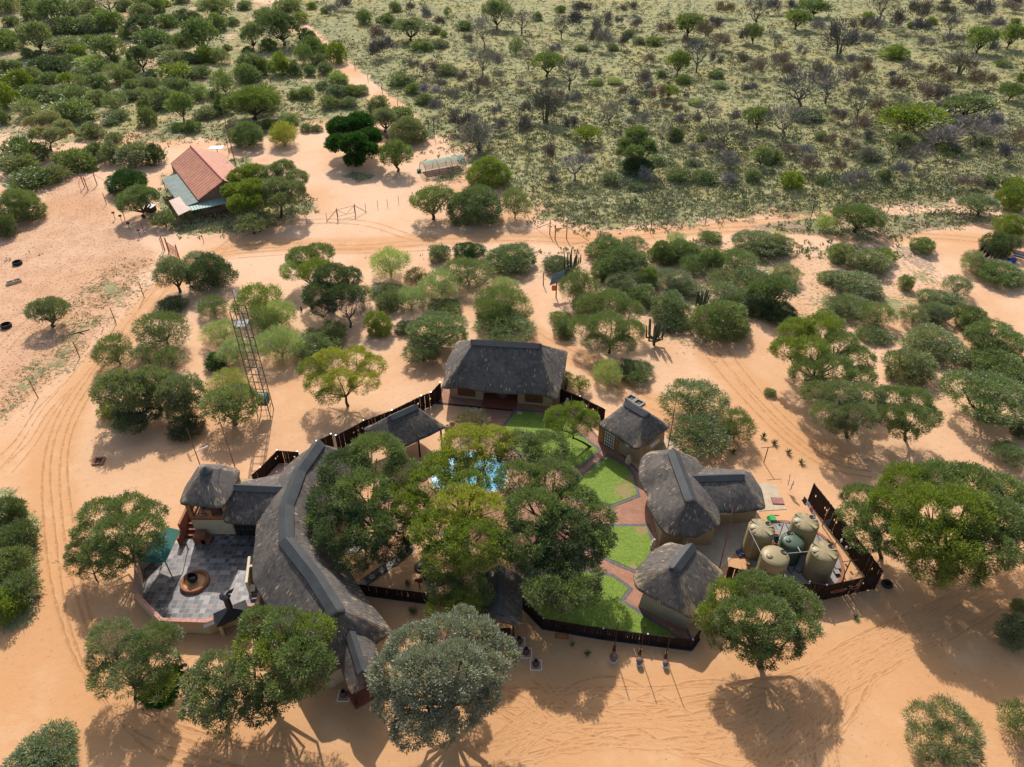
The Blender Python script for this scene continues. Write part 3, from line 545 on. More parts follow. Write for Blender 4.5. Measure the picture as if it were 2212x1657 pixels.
def plant(cx_, cy_, w_, h_, kind='B', tint='g', far=False, parts=True, z0=None, group=None):
    """crown centre, width and height on the survey sheet -> a plant standing on the ground beneath it"""
    tr, me, zc, ht, _ = proto(kind, prng.randrange(4 if not far else 5), 'f' if far else ('s'))
    z = 1.5
    for _ in range(4):
        c = P(cx_, cy_, z); zcam = Q(c)[2]; r = 0.5*w_*zcam/FO*1.02; sa = HC/np.linalg.norm(c-[0, 0, HC]); ca = math.sqrt(max(0.02, 1-sa*sa))
        t2 = (0.5*h_*zcam/FO)**2-(r*sa)**2; t = min(1.25*r, max(0.42*r, math.sqrt(max(0, t2))/ca)); sz = t/ht*(0.9 if kind in 'UL' else 0.95); sz = max(0.5*r, min(1.45*r, sz)); z = zc*sz
    size = 'f' if far else ('s' if r < 1.5 else 'm' if r < 3.0 else 'l'); v = prng.randrange(4); tr, me, zc, ht, _ = proto(kind, v if size != 'l' else v % 2, size)
    nm, ph, cat = KN[kind]; o = link(nm, None if parts else me); o.location = (c[0], c[1], gz(c[0], c[1])); o.rotation_euler = (0, 0, prng.random()*6.28)
    r *= {'D': 1.25, 'L': 1.15}.get(kind, 1.04); sz *= {'D': 1.2, 'L': 1.12}.get(kind, 1.0); sx = r*(0.94+0.12*prng.random()); o.scale = (sx, r*(0.94+0.12*prng.random()), sz)
    k = TINT[tint]; j = [0.88+0.26*prng.random() for _ in range(3)]; jj = (j[0]*j[0]+j[1])/2; col = (k[0]*jj, k[1]*(jj*0.7+0.3*j[1]), k[2]*j[2], 1)
    if parts:
        a = link('trunk' if kind in 'ULFB' and kind != 'B' else 'stems', tr, o); a.color = col; b = link('crown' if kind not in 'D' else 'twigs', me, o); b.color = col
    o.color = col
    tag(o, None, cat, group or GROUPS[kind]); PLANTS.append((o, f"{'small ' if r < 1.1 else 'large ' if r > 3.4 else ''}{TN_[tint]} {ph}", cx_, cy_)); return o
def hero(name, label, base, lobes, tint, r0=0.2, L=0.16, W=0.067, dens=210, tints=None, up=0.35, gap=0.3, mat='leaf', low=-0.45, seed=1, spray=16, flat=0.62, cat='tree', fork=0.4, bmat='bark', lead=None):
    """a big tree whose crown is built lobe by lobe: (sheet x, sheet y, half width, height z[, tint])"""
    if L > 0.21 or (dens < 120 and L > 0.17):
        k = 0.56; dens = max(180, dens*3.2) if L < 0.4 else dens*3.6; L *= k; W *= k*0.95
    dens = min(max(dens, 190), 260)*1.55; gap *= 0.95; L *= 1.2; W *= 0.85; W *= 1.22; lobes = [(l[0], l[1], l[2]*0.93, *l[3:]) for l in lobes]
    rng = np.random.default_rng(seed); b = P(*base); W_ = {}; al = []
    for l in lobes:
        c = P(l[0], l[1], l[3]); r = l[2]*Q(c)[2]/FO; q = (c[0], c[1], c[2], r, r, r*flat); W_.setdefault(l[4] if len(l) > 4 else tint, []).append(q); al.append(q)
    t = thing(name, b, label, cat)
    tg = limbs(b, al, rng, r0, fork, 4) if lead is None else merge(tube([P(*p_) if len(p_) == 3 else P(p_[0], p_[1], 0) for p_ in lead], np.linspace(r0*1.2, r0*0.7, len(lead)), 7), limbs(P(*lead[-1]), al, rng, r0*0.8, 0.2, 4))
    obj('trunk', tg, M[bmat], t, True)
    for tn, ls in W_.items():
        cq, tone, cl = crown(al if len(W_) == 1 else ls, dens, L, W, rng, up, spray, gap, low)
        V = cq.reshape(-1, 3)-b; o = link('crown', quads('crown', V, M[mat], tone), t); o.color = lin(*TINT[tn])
    return t
# ---------------------------------------------------------------- the big garden trees
hero('umbrella_thorn_tree', 'large dark and mid green thorn tree between the curved hall and the open gazebo', (833,1168),
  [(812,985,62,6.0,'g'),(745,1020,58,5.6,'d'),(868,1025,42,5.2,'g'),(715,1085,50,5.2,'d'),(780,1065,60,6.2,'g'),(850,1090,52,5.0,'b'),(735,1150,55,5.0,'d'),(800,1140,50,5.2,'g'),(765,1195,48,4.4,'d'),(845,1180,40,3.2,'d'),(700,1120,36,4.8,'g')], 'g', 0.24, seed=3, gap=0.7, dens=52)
hero('umbrella_thorn_tree', 'large sunlit yellow-green thorn tree right over the swimming pool, in the middle of the garden', (1010,1160),
  [(1006,962,52,6.0,'y'),(1064,957,46,6.2,'y'),(961,1012,42,5.6,'b'),(926,1047,44,5.5,'b'),(891,1097,42,5.0,'b'),(996,1097,58,6.4,'y'),(1058,1112,52,6.2,'y'),(946,1147,58,5.6,'b'),(1021,1172,66,6.0,'b'),(961,1207,52,5.0,'b'),(1071,1197,40,5.4,'b'),(1026,1042,30,5.6,'b'),(901,1142,30,4.4,'b'),(981,997,34,5.8,'y'),(1008,1047,34,6.0,'b'),(1041,1004,24,5.8,'y'),(941,1002,26,5.0,'b')], 'b', 0.26, seed=4, gap=0.6, dens=54)
hero('umbrella_thorn_tree', 'large dense mid green thorn tree between the swimming pool and the lawns on the right', (1195,1150),
  [(1119,973,50,5.6,'s'),(1179,973,48,5.6,'g'),(1119,1038,50,6.2,'g'),(1194,1038,56,6.2,'g'),(1239,1093,52,5.8,'g'),(1154,1103,60,6.6,'g'),(1289,1113,36,5.2,'g'),(1219,1148,58,6.0,'d'),(1134,1173,52,5.8,'g'),(1286,1168,42,5.0,'d'),(1194,1203,46,5.0,'d'),(1259,1193,42,4.6,'g')], 'g', 0.28, seed=5, dens=62)
hero('umbrella_thorn_tree', 'mid green thorn tree over the south lawn, right of the small gate roof', (1215,1310),
  [(1160,1215,42,4.6,'g'),(1215,1215,44,4.8,'s'),(1260,1240,38,4.4,'s'),(1170,1265,42,4.6,'s'),(1225,1275,46,4.6,'g'),(1190,1300,34,3.8,'g'),(1270,1280,26,3.8,'g')], 's', 0.18, seed=6, dens=66)
hero('feathery_thorn_tree', 'feathery light green tree left of the small gate roof', (990,1335),
  [(1005,1255,36,3.6,'g'),(960,1270,34,3.8,'s'),(1030,1280,30,3.6,'g'),(955,1310,28,3.2,'b'),(1000,1305,36,3.6,'b'),(1040,1310,22,3.0,'g')], 'g', 0.13, 0.34, 0.085, 60, seed=7, low=-0.7)
hero('silver_tree', 'huge silvery grey tree at the bottom in front of the hall entrance', (985,1540),
  [(890,1400,55,6.0),(960,1375,52,6.4),(1030,1380,48,6.2),(1080,1410,36,5.4),(845,1455,48,5.6),(910,1455,62,6.8),(985,1445,66,7.2),(1050,1450,46,6.2),(850,1515,42,4.6),(910,1525,58,5.6),(985,1520,58,5.8),(1035,1500,42,5.2),(890,1575,42,3.8),(950,1575,36,4.0),(1000,1335,26,5.0),(830,1480,26,4.8)], 'o', 0.26, 0.15, 0.075, 210, seed=8, mat='leaf_s', gap=0.4, low=-0.6)
hero('umbrella_thorn_tree', 'large mid green thorn tree against the front left end of the curved hall', (590,1530),
  [(560,1345,38,5.4,'g'),(615,1352,40,6.2,'g'),(675,1365,42,6.0,'b'),(545,1395,36,5.0,'b'),(595,1405,40,5.8,'b'),(650,1420,48,6.2,'g'),(695,1440,28,5.4,'g'),(560,1450,42,4.8,'g'),(625,1470,46,5.2,'g'),(675,1465,34,4.8,'g'),(590,1505,40,3.4,'d'),(560,1530,34,2.4,'d')], 'g', 0.22, seed=9, dens=58, gap=0.6)
hero('umbrella_thorn_tree', 'rounded grey-green thorn tree at the bottom left of the hall, beside the half-round planter', (500,1548),
  [(465,1445,42,3.6),(430,1475,34,3.2),(500,1470,40,3.8),(455,1505,48,3.4),(510,1515,36,3.2),(425,1525,30,2.6),(480,1550,36,2.4)], 's', 0.15, seed=10, dens=70)
hero('umbrella_thorn_tree', 'olive green thorn tree with crooked stems below the patio wall', (290,1512),
  [(238,1380,44,3.8,'s'),(290,1400,34,3.4,'s'),(330,1385,42,3.4,'g'),(360,1375,26,3.2,'s'),(235,1465,38,2.8,'g'),(280,1460,42,3.2,'s'),(325,1440,44,3.4,'d'),(340,1480,34,2.6,'b'),(215,1425,22,3.0,'s')], 's', 0.10, 0.28, 0.09, 62, seed=11, gap=0.7)
hero('umbrella_thorn_tree', 'mid green spreading thorn tree leaning over the green canopy of the patio', (300,1232),
  [(216,1113,42,4.0),(276,1103,44,4.6),(321,1113,34,4.6),(191,1153,32,3.6),(246,1153,46,4.6),(306,1148,46,4.8),(211,1193,36,3.4),(266,1193,42,3.8),(321,1178,28,3.8),(246,1223,28,2.8)], 'g', 0.17, 0.28, 0.10, 62, seed=12, gap=0.7)
hero('umbrella_thorn_tree', 'small grey-green thorn tree left of the patio', (213,1256), [(175,1190,30,2.3),(205,1200,28,2.5),(170,1220,24,2.0),(195,1232,20,1.9)], 's', 0.07, 0.22, 0.09, 90, seed=13, gap=0.6)
hero('umbrella_thorn_tree', 'dense mid green tree overlapping the corner of the tank enclosure', (1640,1438),
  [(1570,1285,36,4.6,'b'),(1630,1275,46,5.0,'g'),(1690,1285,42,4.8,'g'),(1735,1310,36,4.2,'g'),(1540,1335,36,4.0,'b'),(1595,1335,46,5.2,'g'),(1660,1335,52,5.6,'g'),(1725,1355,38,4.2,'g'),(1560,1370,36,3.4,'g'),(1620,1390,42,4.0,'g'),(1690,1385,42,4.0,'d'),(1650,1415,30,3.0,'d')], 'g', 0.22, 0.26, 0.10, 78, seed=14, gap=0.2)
hero('umbrella_thorn_tree', 'very large yellow-green thorn tree at the right edge beyond the tank fence', (2030,1250),
  [(1960,1045,52,5.4,'b'),(2030,1045,56,6.0,'g'),(2100,1050,56,5.8,'g'),(2165,1065,46,5.2,'g'),(1930,1090,46,5.2,'b'),(2000,1100,62,6.6,'b'),(2080,1105,64,6.8,'b'),(2155,1120,56,6.2,'g'),(2210,1120,46,5.2,'g'),(1985,1160,54,5.6,'b'),(2055,1175,60,5.8,'b'),(2130,1180,56,5.6,'g'),(2195,1180,44,4.6,'g'),(2010,1225,44,4.0,'b'),(2075,1225,44,4.0,'g'),(1950,1140,30,4.4,'g')], 'b', 0.30, 0.34, 0.12, 52, seed=15, gap=0.15)
hero('umbrella_thorn_tree', 'mid green tree between the tank fence and the very large yellow-green thorn', (1905,1205),
  [(1860,1075,34,4.0),(1905,1080,34,4.4),(1845,1115,34,3.8),(1890,1125,38,4.4),(1865,1160,36,3.6),(1915,1165,36,3.8),(1935,1190,24,3.0)], 'g', 0.15, 0.26, 0.10, 72, seed=16, gap=0.5)
hero('umbrella_thorn_tree', 'bright green thorn tree with a slanting propped trunk on the lawn by the square hut', (1276,966),
  [(1205,898,26,2.9),(1240,890,28,3.1),(1268,905,24,2.8),(1220,922,28,2.8),(1255,925,22,2.6),(1192,912,16,2.5)], 'b', 0.10, 0.22, 0.08, 95, seed=17, gap=0.5, lead=[(1276,966,0),(1258,955,0.7),(1238,946,1.4)])
hero('umbrella_thorn_tree', 'yellow-green two-stemmed thorn tree between the lattice tower and the guest house', (752,877),
  [(675,795,30,3.6,'b'),(715,780,36,4.2,'y'),(770,775,34,4.4,'y'),(805,790,28,4.0,'y'),(690,828,32,3.4,'b'),(735,825,36,4.0,'y'),(785,825,34,3.8,'y'),(710,855,26,2.8,'b')], 'y', 0.14, 0.26, 0.085, 66, seed=18, gap=0.7)
hero('umbrella_thorn_tree', 'big bright green flat-topped thorn tree right of the big sand clearing, above the grey-green one', (1745,845),
  [(1720,715,36,4.0,'b'),(1775,710,40,4.6,'b'),(1700,755,34,3.8,'b'),(1750,760,42,4.6,'b'),(1815,745,38,4.4,'g'),(1850,775,36,4.0,'g'),(1800,800,44,4.4,'g'),(1745,805,38,3.8,'g'),(1860,815,30,3.4,'g')], 'b', 0.2, 0.30, 0.105, 58, seed=19, gap=0.6)
hero('umbrella_thorn_tree', 'big grey-green thorn tree below the bright flat-topped thorn tree on the right', (1830,945),
  [(1765,850,34,3.6),(1815,855,42,4.4),(1870,855,36,4.0),(1790,895,38,3.8),(1850,895,40,4.0),(1880,880,30,3.6),(1815,920,30,3.0)], 's', 0.18, 0.28, 0.09, 68, seed=20, gap=0.25)
hero('umbrella_thorn_tree', 'mid green thorn tree with a leaning stem right of the big grey-green one', (1955,952),
  [(1930,860,34,4.0),(1975,865,34,4.0),(1920,900,34,3.6),(1970,905,40,3.8),(2005,900,26,3.4),(1950,930,28,2.8)], 'g', 0.15, 0.28, 0.09, 68, seed=21, gap=0.3)
hero('feathery_thorn_tree', 'feathery grey-green thorn bush standing alone near the bottom right corner', (2040,1648),
  [(1995,1555,34,1.9),(2045,1548,38,2.2),(2080,1580,34,2.0),(2000,1600,38,1.9),(2055,1605,42,2.0),(2020,1640,34,1.4),(2085,1625,28,1.4)], 's', 0.08, 0.30, 0.06, 120, seed=22, low=-0.8, up=0.5, cat='bush')
hero('dense_leafy_tree', 'deep emerald leafy tree on the upper sand clearing', (768,360),
  [(735,275,26,4.6),(775,268,30,5.2),(800,295,22,4.4),(730,310,24,3.8),(765,310,30,4.2),(795,325,20,3.4),(765,345,18,1.8)], 'e', 0.22, 0.45, 0.24, 22, seed=23, gap=0.2, low=-0.8)
hero('umbrella_thorn_tree', 'bright green tree at the right corner of the terracotta-roofed farmhouse', (548,470),
  [(520,385,26,4.4),(548,375,26,4.8),(505,415,24,3.8),(545,410,30,4.4),(520,440,26,3.4),(560,435,24,3.4),(500,395,16,3.8)], 'b', 0.2, 0.36, 0.16, 36, seed=24, gap=0.2, low=-0.7)
hero('umbrella_thorn_tree', 'tall dark grey-green tree right of the bright green farmhouse tree', (607,472),
  [(585,375,22,5.2),(612,365,24,5.6),(640,385,22,5.0),(595,405,28,5.0),(632,410,26,4.6),(605,432,24,4.0),(575,395,14,4.6)], 's', 0.2, 0.34, 0.14, 40, seed=25, gap=0.3, low=-0.6)
hero('umbrella_thorn_tree', 'large dark green two-toned tree left of the pale feathery thorns, above the lattice tower', (715,672),
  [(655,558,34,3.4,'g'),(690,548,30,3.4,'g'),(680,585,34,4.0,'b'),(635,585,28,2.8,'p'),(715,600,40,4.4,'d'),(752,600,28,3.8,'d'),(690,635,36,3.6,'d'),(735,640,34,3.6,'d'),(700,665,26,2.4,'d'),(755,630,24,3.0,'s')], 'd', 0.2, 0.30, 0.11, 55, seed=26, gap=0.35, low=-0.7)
hero('feathery_thorn_tree', 'big feathery green many-stemmed thorn tree right of the guest house roof', (1315,764),
  [(1275,660,32,3.0),(1320,655,36,3.6),(1360,670,26,3.0),(1260,705,30,2.6),(1310,705,42,3.6),(1362,715,30,2.8),(1290,740,26,2.2),(1345,745,26,2.2)], 'g', 0.13, 0.30, 0.07, 70, seed=27, gap=0.4, up=0.5)
hero('silver_tree', 'silvery grey-green spreading tree in the upper left bush', (110,325), [(75,265,18,4.4),(105,258,22,4.8),(135,275,18,4.2),(85,290,18,3.6),(118,292,20,3.8),(150,285,10,3.8)], 'o', 0.2, 0.4, 0.16, 30, seed=28, gap=0.3)
# ---------------------------------------------------------------- near and middle trees, one row each
ROWS = """40 445 95 75 B g;8 490 40 60 B d;103 670 76 60 U s;273 393 80 58 B e;300 428 84 62 U g;352 472 48 30 U g;853 330 70 56 U g;882 282 80 62 B s;830 256 50 40 U s
1055 373 96 72 B b;933 433 82 62 U s;1025 445 115 90 B g;1112 440 62 66 F s;545 480 72 44 U s;533 292 72 60 B g;545 215 106 62 U b;612 294 52 46 F y;375 588 72 66 U s;453 588 94 82 B d
372 658 50 32 B d;352 712 98 84 F g;246 760 82 74 F g;315 765 46 46 F s;368 772 50 46 F g;262 845 96 100 U s;330 835 98 92 U s;385 850 84 84 U s;238 885 44 38 B b;300 895 96 60 U d;404 920 60 50 B d;398 880 70 60 U s
500 872 112 92 U s;490 826 80 42 F y;552 648 86 72 F b;460 662 62 46 F g;478 716 82 58 F p;508 757 66 56 F p;464 781 40 34 B e;605 680 64 62 F p;603 742 84 78 F p;567 698 52 58 F g
782 640 36 46 F g;682 742 88 58 B g;722 718 48 46 B s;818 702 54 82 T b;842 652 48 42 B g;876 708 40 30 B d;841 568 84 70 F p;835 628 60 30 B s;898 602 42 42 F k;887 645 48 46 F p;952 615 84 66 F p
950 547 42 38 B s;1012 543 64 42 B e;1010 590 88 68 F g;960 662 60 34 B g;948 712 122 74 U g;912 756 80 44 U g;1102 558 106 68 B g;1088 618 60 42 F p;1085 660 112 84 F g;1092 705 108 70 F g;1062 680 60 60 F g
1203 572 56 42 B s;1248 618 66 74 F g;1210 687 43 26 B b;1218 711 42 38 B g;1262 660 46 42 B s;1318 540 80 58 B g;1343 567 88 70 B g;1368 528 50 36 F s;1305 585 50 42 B g;1376 590 90 56 F s;1400 600 36 42 B b
1428 547 48 56 B g;1465 543 68 54 B g;1498 572 54 42 F g;1535 560 48 70 B g;1533 513 43 26 B g;1463 517 38 26 F p;1448 603 72 50 F s;1640 525 100 46 B s;1590 565 74 56 F g;1380 640 64 46 B g;1318 642 48 38 F s
1448 664 78 58 B g;1455 697 58 40 B d;1558 690 118 92 B g;1563 640 86 62 F s;1635 612 96 56 U g;1668 625 86 72 U g;1683 672 72 50 B d;1858 467 94 60 U g;1784 482 38 34 F p;1676 527 58 46 B s;1813 547 50 44 B s
1875 562 82 54 B s;1908 554 46 32 B b;1853 612 98 56 B s;1843 662 84 46 F g;1896 680 66 54 F s;1888 722 54 34 B g;1793 688 54 30 B b;1956 612 28 34 B s;1993 530 46 36 B g;2068 617 58 46 F s;2033 648 74 44 B s
2093 687 60 54 B g;2015 677 58 50 B s;1975 684 54 44 F s;2103 565 48 44 F s;2160 590 98 52 B g;2120 440 78 38 U s;2190 428 60 60 B b;2183 490 66 52 B b;2158 530 58 56 B d;2148 732 114 56 U g;2158 785 128 48 B g
2020 742 108 72 B s;1965 790 98 76 B s;2133 862 162 84 U g;2204 930 34 48 B d;2184 979 72 50 U g;1313 806 64 56 F p;1370 800 72 52 B g;1252 831 34 34 F b;1222 820 30 30 F b;1500 862 118 74 U s;1513 936 114 78 U g;1590 920 70 72 F g
20 1108 60 64 B d;34 1165 74 70 B d;22 1220 74 74 B g;40 1275 76 74 B g;12 1310 60 70 B b;90 1638 130 54 B g;2190 1365 60 90 B s;2196 1555 66 116 F g;2203 1310 30 56 B s;1017 912 62 50 F k;1663 848 22 18 B g
268 905 50 30 B g;1230 740 0 0 x x;1640 665 50 36 B s;1740 715 46 30 B b;425 560 40 30 F s;1560 600 60 40 F s;1480 620 60 40 B s;1340 610 70 50 B s;1500 540 50 30 B s;1600 655 60 50 B s;1700 590 50 40 F s;1810 660 50 36 F s;1790 600 40 26 B s"""
for ln in ROWS.replace('\n', ';').split(';'):
    a = ln.split()
    if a[4] == 'x': continue
    plant(*map(float, a[:4]), a[4], a[5])
plant(750, 672, 56, 52, 'L', 'k'); plant(1195, 1640, 0.1, 0.1, 'B', 'g') if False else None
# ---------------------------------------------------------------- bush and savanna beyond (tile offsets in units of the sheet, rows in quarter units)
FARROWS = [(0, 0, """60 60 180 140 B s;300 120 170 140 B g;450 110 250 180 U g;250 30 160 80 B s;620 130 120 110 B s;760 80 180 110 B s;940 60 200 140 L k;1080 80 140 100 B s;1230 120 170 100 B s;1350 80 140 120 B g;1560 20 140 80 B g;1870 70 260 140 U s;2110 70 100 70 B s;60 370 240 160 B g
310 320 220 190 U s;430 270 120 110 D t;590 250 240 130 B g;780 240 180 140 B s;960 210 200 160 B g;1230 220 230 130 U d;1440 210 160 110 B g;1610 170 200 110 B d;1720 300 270 220 U g;1860 220 170 140 B g;1320 340 240 150 B g;560 400 260 120 B s;770 370 120 90 B g;930 410 240 160 U s
240 470 100 80 B s;420 560 270 150 B d;660 450 160 100 B b;800 550 220 120 B p;1110 580 160 100 B p;1210 500 180 160 U d;1780 480 160 140 B b;1900 490 120 110 F s;1500 510 220 100 B s;2170 310 160 160 U s;2150 560 200 190 B s;150 680 200 160 B b;270 640 150 130 B s;420 670 160 100 B g
570 680 120 90 U b;700 710 120 110 F s;850 720 170 150 B g;990 640 150 140 F s;1100 670 150 120 B g;1510 630 250 140 B b;1720 630 160 100 B g;1520 740 190 130 U s;1290 730 150 110 B s;1150 740 160 110 B s;1700 790 180 140 B p;1930 720 180 190 F g;2130 640 180 150 B g;40 830 180 220 B b
300 800 220 140 B g;450 820 240 120 B s;650 810 200 120 B g;820 840 180 120 B s;980 880 180 140 F g;1400 850 250 170 B s;1550 900 190 180 U g;1920 900 140 190 B g;620 950 340 190 B g;240 930 200 150 F s;1260 1010 140 170 B g;950 1050 120 56 B s;1010 990 160 90 B s;1780 970 180 100 B s
1650 1090 130 110 B g;1540 1100 120 70 B g;780 1130 180 130 B s;980 1190 120 90 B s;200 1310 330 220 B g;180 1430 260 180 B s;290 1540 340 160 B g;460 1500 180 150 B s;640 1390 260 180 B g;820 1310 160 150 B g;960 1330 180 190 B s;1150 1350 240 210 B s;1330 1340 150 190 B d;790 1460 80 46 B g
20 1010 100 140 B g;2110 870 150 150 B g;1640 520 140 80 B s;1420 440 180 90 B s;600 520 140 80 B g;340 480 90 60 B s;120 560 120 80 B s;1000 520 100 60 B s;1330 640 110 70 B s;1100 820 150 90 B s;1240 880 120 80 B g;90 200 120 90 B s;1750 80 90 60 B s;2010 200 90 70 B s;1960 420 70 50 B s
1560 360 160 110 B g;1100 290 150 100 B s;850 160 120 80 B g;1230 20 160 70 B s;700 20 140 60 B g;480 230 120 80 B s;20 560 90 120 B s;30 680 70 80 B g;700 620 140 80 B s;1430 60 90 60 B b;2140 450 90 80 B g;1850 820 90 80 B s;1230 800 130 90 B s;560 760 160 80 B s"""),
 (552.75, 0, """270 60 220 110 B s;100 140 200 110 B s;210 240 260 200 U d;380 170 120 90 B b;440 320 120 110 B d;470 400 160 140 B g;570 430 140 100 B g;700 460 160 180 B b;400 470 130 140 F g;550 510 120 90 B s;100 400 130 100 B g;50 580 120 190 B g;210 560 170 190 B b;330 590 100 150 B s;460 610 90 90 B g
590 590 120 100 B s;710 680 140 120 B p;570 740 110 70 B s;690 800 150 120 B s;820 790 130 100 B g;910 780 130 80 B s;640 890 150 110 B s;800 890 120 90 B s;430 810 120 100 B g;330 820 100 80 B s;60 850 220 200 B b;300 1030 140 100 B p;235 1150 170 160 F y;430 1110 90 70 B s;520 1110 90 60 B s;100 1070 90 80 B s
1050 920 170 160 B s;1110 1010 160 130 U s;1270 1000 180 140 B g;1060 290 150 120 D r;1330 230 270 140 U s;930 160 110 120 B s;1130 180 150 100 B g;1120 420 180 140 D k;1030 460 100 120 D k;1430 390 150 80 T b;1590 370 120 70 B s;1960 270 150 170 L t;1820 350 90 90 D t;1500 610 130 120 D r;1370 580 80 100 D t
1640 610 160 90 B s;1950 540 170 150 L t;2050 540 150 130 D t;1790 690 110 100 D r;1600 730 80 90 D t;1880 790 80 130 D r;1950 740 100 130 D r;1500 790 150 90 D t;1350 770 110 90 B g;1250 690 180 110 B s;1690 850 110 140 D t;1560 930 110 110 D t;1790 1060 200 160 D k;1930 1200 260 220 D t;2080 970 80 90 D t;2110 1090 100 110 D t
740 50 150 90 D k;660 100 90 70 D t;1330 60 60 80 D k;1200 60 90 80 B s;1480 120 100 120 D t;1590 180 90 90 D k;2080 80 220 180 U s;1650 90 60 90 F g;1800 210 130 70 T g;1620 290 60 60 T b;600 100 80 60 B s;480 60 80 60 B b;1100 620 0 0 x x;1450 860 130 90 B s;1540 250 100 70 B s;900 980 60 40 B s"""),
 (1105.5, 0, """80 180 170 110 L t;220 130 80 80 T g;430 220 110 120 L k;530 170 130 140 D k;610 50 180 110 D k;780 190 130 170 D t;700 300 110 120 D k;800 350 130 190 D t;950 350 90 120 D k;1010 50 120 90 D k;1330 240 150 120 D r;1530 190 200 140 U g;1660 270 130 160 D r;1740 200 130 120 D k;1850 70 130 110 D r;2130 90 170 160 L k
2090 280 120 150 U g;2000 300 100 140 D k;1790 360 150 120 D r;1510 330 60 100 D r;1440 530 160 150 U g;1610 490 180 160 L k;1760 530 100 110 D k;1230 340 110 90 T b;310 540 230 160 U g;500 640 200 160 L k;140 500 110 120 L t;380 440 120 90 D t;30 400 100 140 F g;640 660 80 110 D t;730 640 80 110 D t;1120 700 150 140 D r
1190 770 90 90 D t;1355 790 140 80 U b;1260 820 100 110 D r;950 810 60 80 D r;390 830 90 90 D t;280 750 60 70 D r;500 870 70 90 D t;560 860 70 90 D t;290 940 260 240 D k;110 950 100 100 D k;130 1130 150 220 D k;510 1080 110 170 D k;650 1150 200 120 U b;840 980 160 130 L t;1040 910 120 90 D k;1080 1050 170 120 D t
1430 960 90 130 D r;1465 1040 100 90 D t;1710 970 150 120 L t;1610 1040 110 110 D t;2130 1010 200 140 U g;1940 1030 120 100 D t;1830 1160 260 160 L k;1300 1160 110 130 L t;1410 1170 110 110 B d;1050 1440 250 110 B s;350 1340 130 180 D r;540 1440 220 160 L t;370 1560 100 100 D k;640 1320 110 80 D r;850 1550 160 110 B s;1150 1530 120 110 D t
1440 1510 160 120 B s;1900 1400 200 130 D t;2060 780 140 80 D k;1600 890 120 46 B p;1660 1530 170 110 B g;1850 1560 130 90 D t;1750 1270 130 100 D t;2100 600 130 130 D r;1970 530 130 100 D k;420 50 80 60 B g;930 170 70 70 D t;1060 190 100 90 D t;1170 520 110 80 D r;870 400 80 60 B s;600 410 110 50 B s;1100 330 110 60 B s
2160 1340 130 150 U s;1010 270 90 60 B s;1290 640 80 60 B g;1480 690 110 80 B g;1760 650 110 60 B g;1330 920 70 60 D r;1500 840 50 50 D r;60 740 120 60 D t;880 700 110 60 B p;730 710 100 60 B p;1790 740 120 50 B p;1250 1380 160 80 B s;1570 1400 120 60 B s;1640 1190 90 70 B s;1580 1290 110 50 D t;1990 1220 70 90 D t;1080 1610 130 70 B s;2080 1520 120 110 B s"""),
 (1658.25, 0, """260 150 170 120 U g;410 60 220 110 U g;640 350 230 220 D k;780 220 120 110 D k;920 240 120 170 D t;850 350 110 110 D t;1000 60 170 150 L k;1130 190 150 150 D k;1280 120 160 170 D k;1340 250 150 110 D k;1590 220 110 140 L k;1550 110 180 100 D k;1760 50 150 110 D k;1880 120 150 140 D k;1850 330 190 160 U g;2110 310 160 150 U g
1680 550 250 170 D t;1460 630 120 140 D r;860 600 120 130 D r;710 680 120 180 D r;540 740 180 180 L k;290 780 330 210 L k;150 1050 300 190 L t;800 890 170 160 L k;950 940 110 130 D r;1110 920 130 100 D r;1330 820 200 150 D r;1500 840 110 150 D r;1230 1020 410 190 U b;1730 910 340 160 U g;2110 790 160 110 U g;1160 1210 200 120 U s
1490 1200 280 180 D t;1820 1150 290 160 L t;1980 1060 160 130 D t;780 1090 170 150 D r;600 1010 130 110 D r;460 620 150 150 D t;90 540 130 100 D r;80 370 90 140 L k;290 450 80 90 D t;1120 740 130 140 D r;1540 700 110 120 D r;1800 690 110 150 D r;1930 700 80 100 D r;1310 1360 150 130 L r;870 1330 130 120 D t;620 1440 110 130 D r
390 1440 170 130 D r;1150 1480 120 120 D t;1000 1520 110 110 B s;210 1560 180 160 B b;40 1360 150 120 B g;820 1540 150 100 D t;1730 1590 180 100 D r;1900 1560 130 90 B s;2140 1590 170 110 B b;2010 1330 160 150 D k;2150 1200 140 130 D r;180 1310 120 90 D r;330 1310 120 80 D t;710 1270 110 110 D r;530 1210 90 90 D r;2080 100 140 70 D r
430 230 100 90 D t;50 60 120 110 D k;230 60 110 90 D k;1500 50 100 60 D k;1650 350 80 70 D t;1300 590 150 60 D t;1050 640 80 60 D k;1190 570 70 90 D t;830 520 110 80 D t;730 520 80 90 D t;1370 370 120 80 D t;1540 340 120 90 D t;1970 230 100 100 D t;1960 430 90 90 D t;2030 560 120 60 B s;110 500 130 90 D t;600 500 50 80 D t
2150 60 130 80 D k;1230 230 60 60 T b;1410 190 90 60 T b;1100 460 190 70 T b;2130 210 70 50 T b;870 140 90 60 T b;2180 680 60 80 T b;330 1000 200 80 B g;1850 1220 160 80 B g;1560 1290 170 90 B g;460 1180 100 70 B s;1330 1100 0 0 x x;1650 1040 130 60 D t;1500 960 130 110 D t;160 620 150 110 D r;900 1180 100 50 D t;880 1330 200 90 B s;680 1560 130 90 D t;470 1550 120 80 B s"""),
 (0, 0, "1050 1270 0 0 x x")]
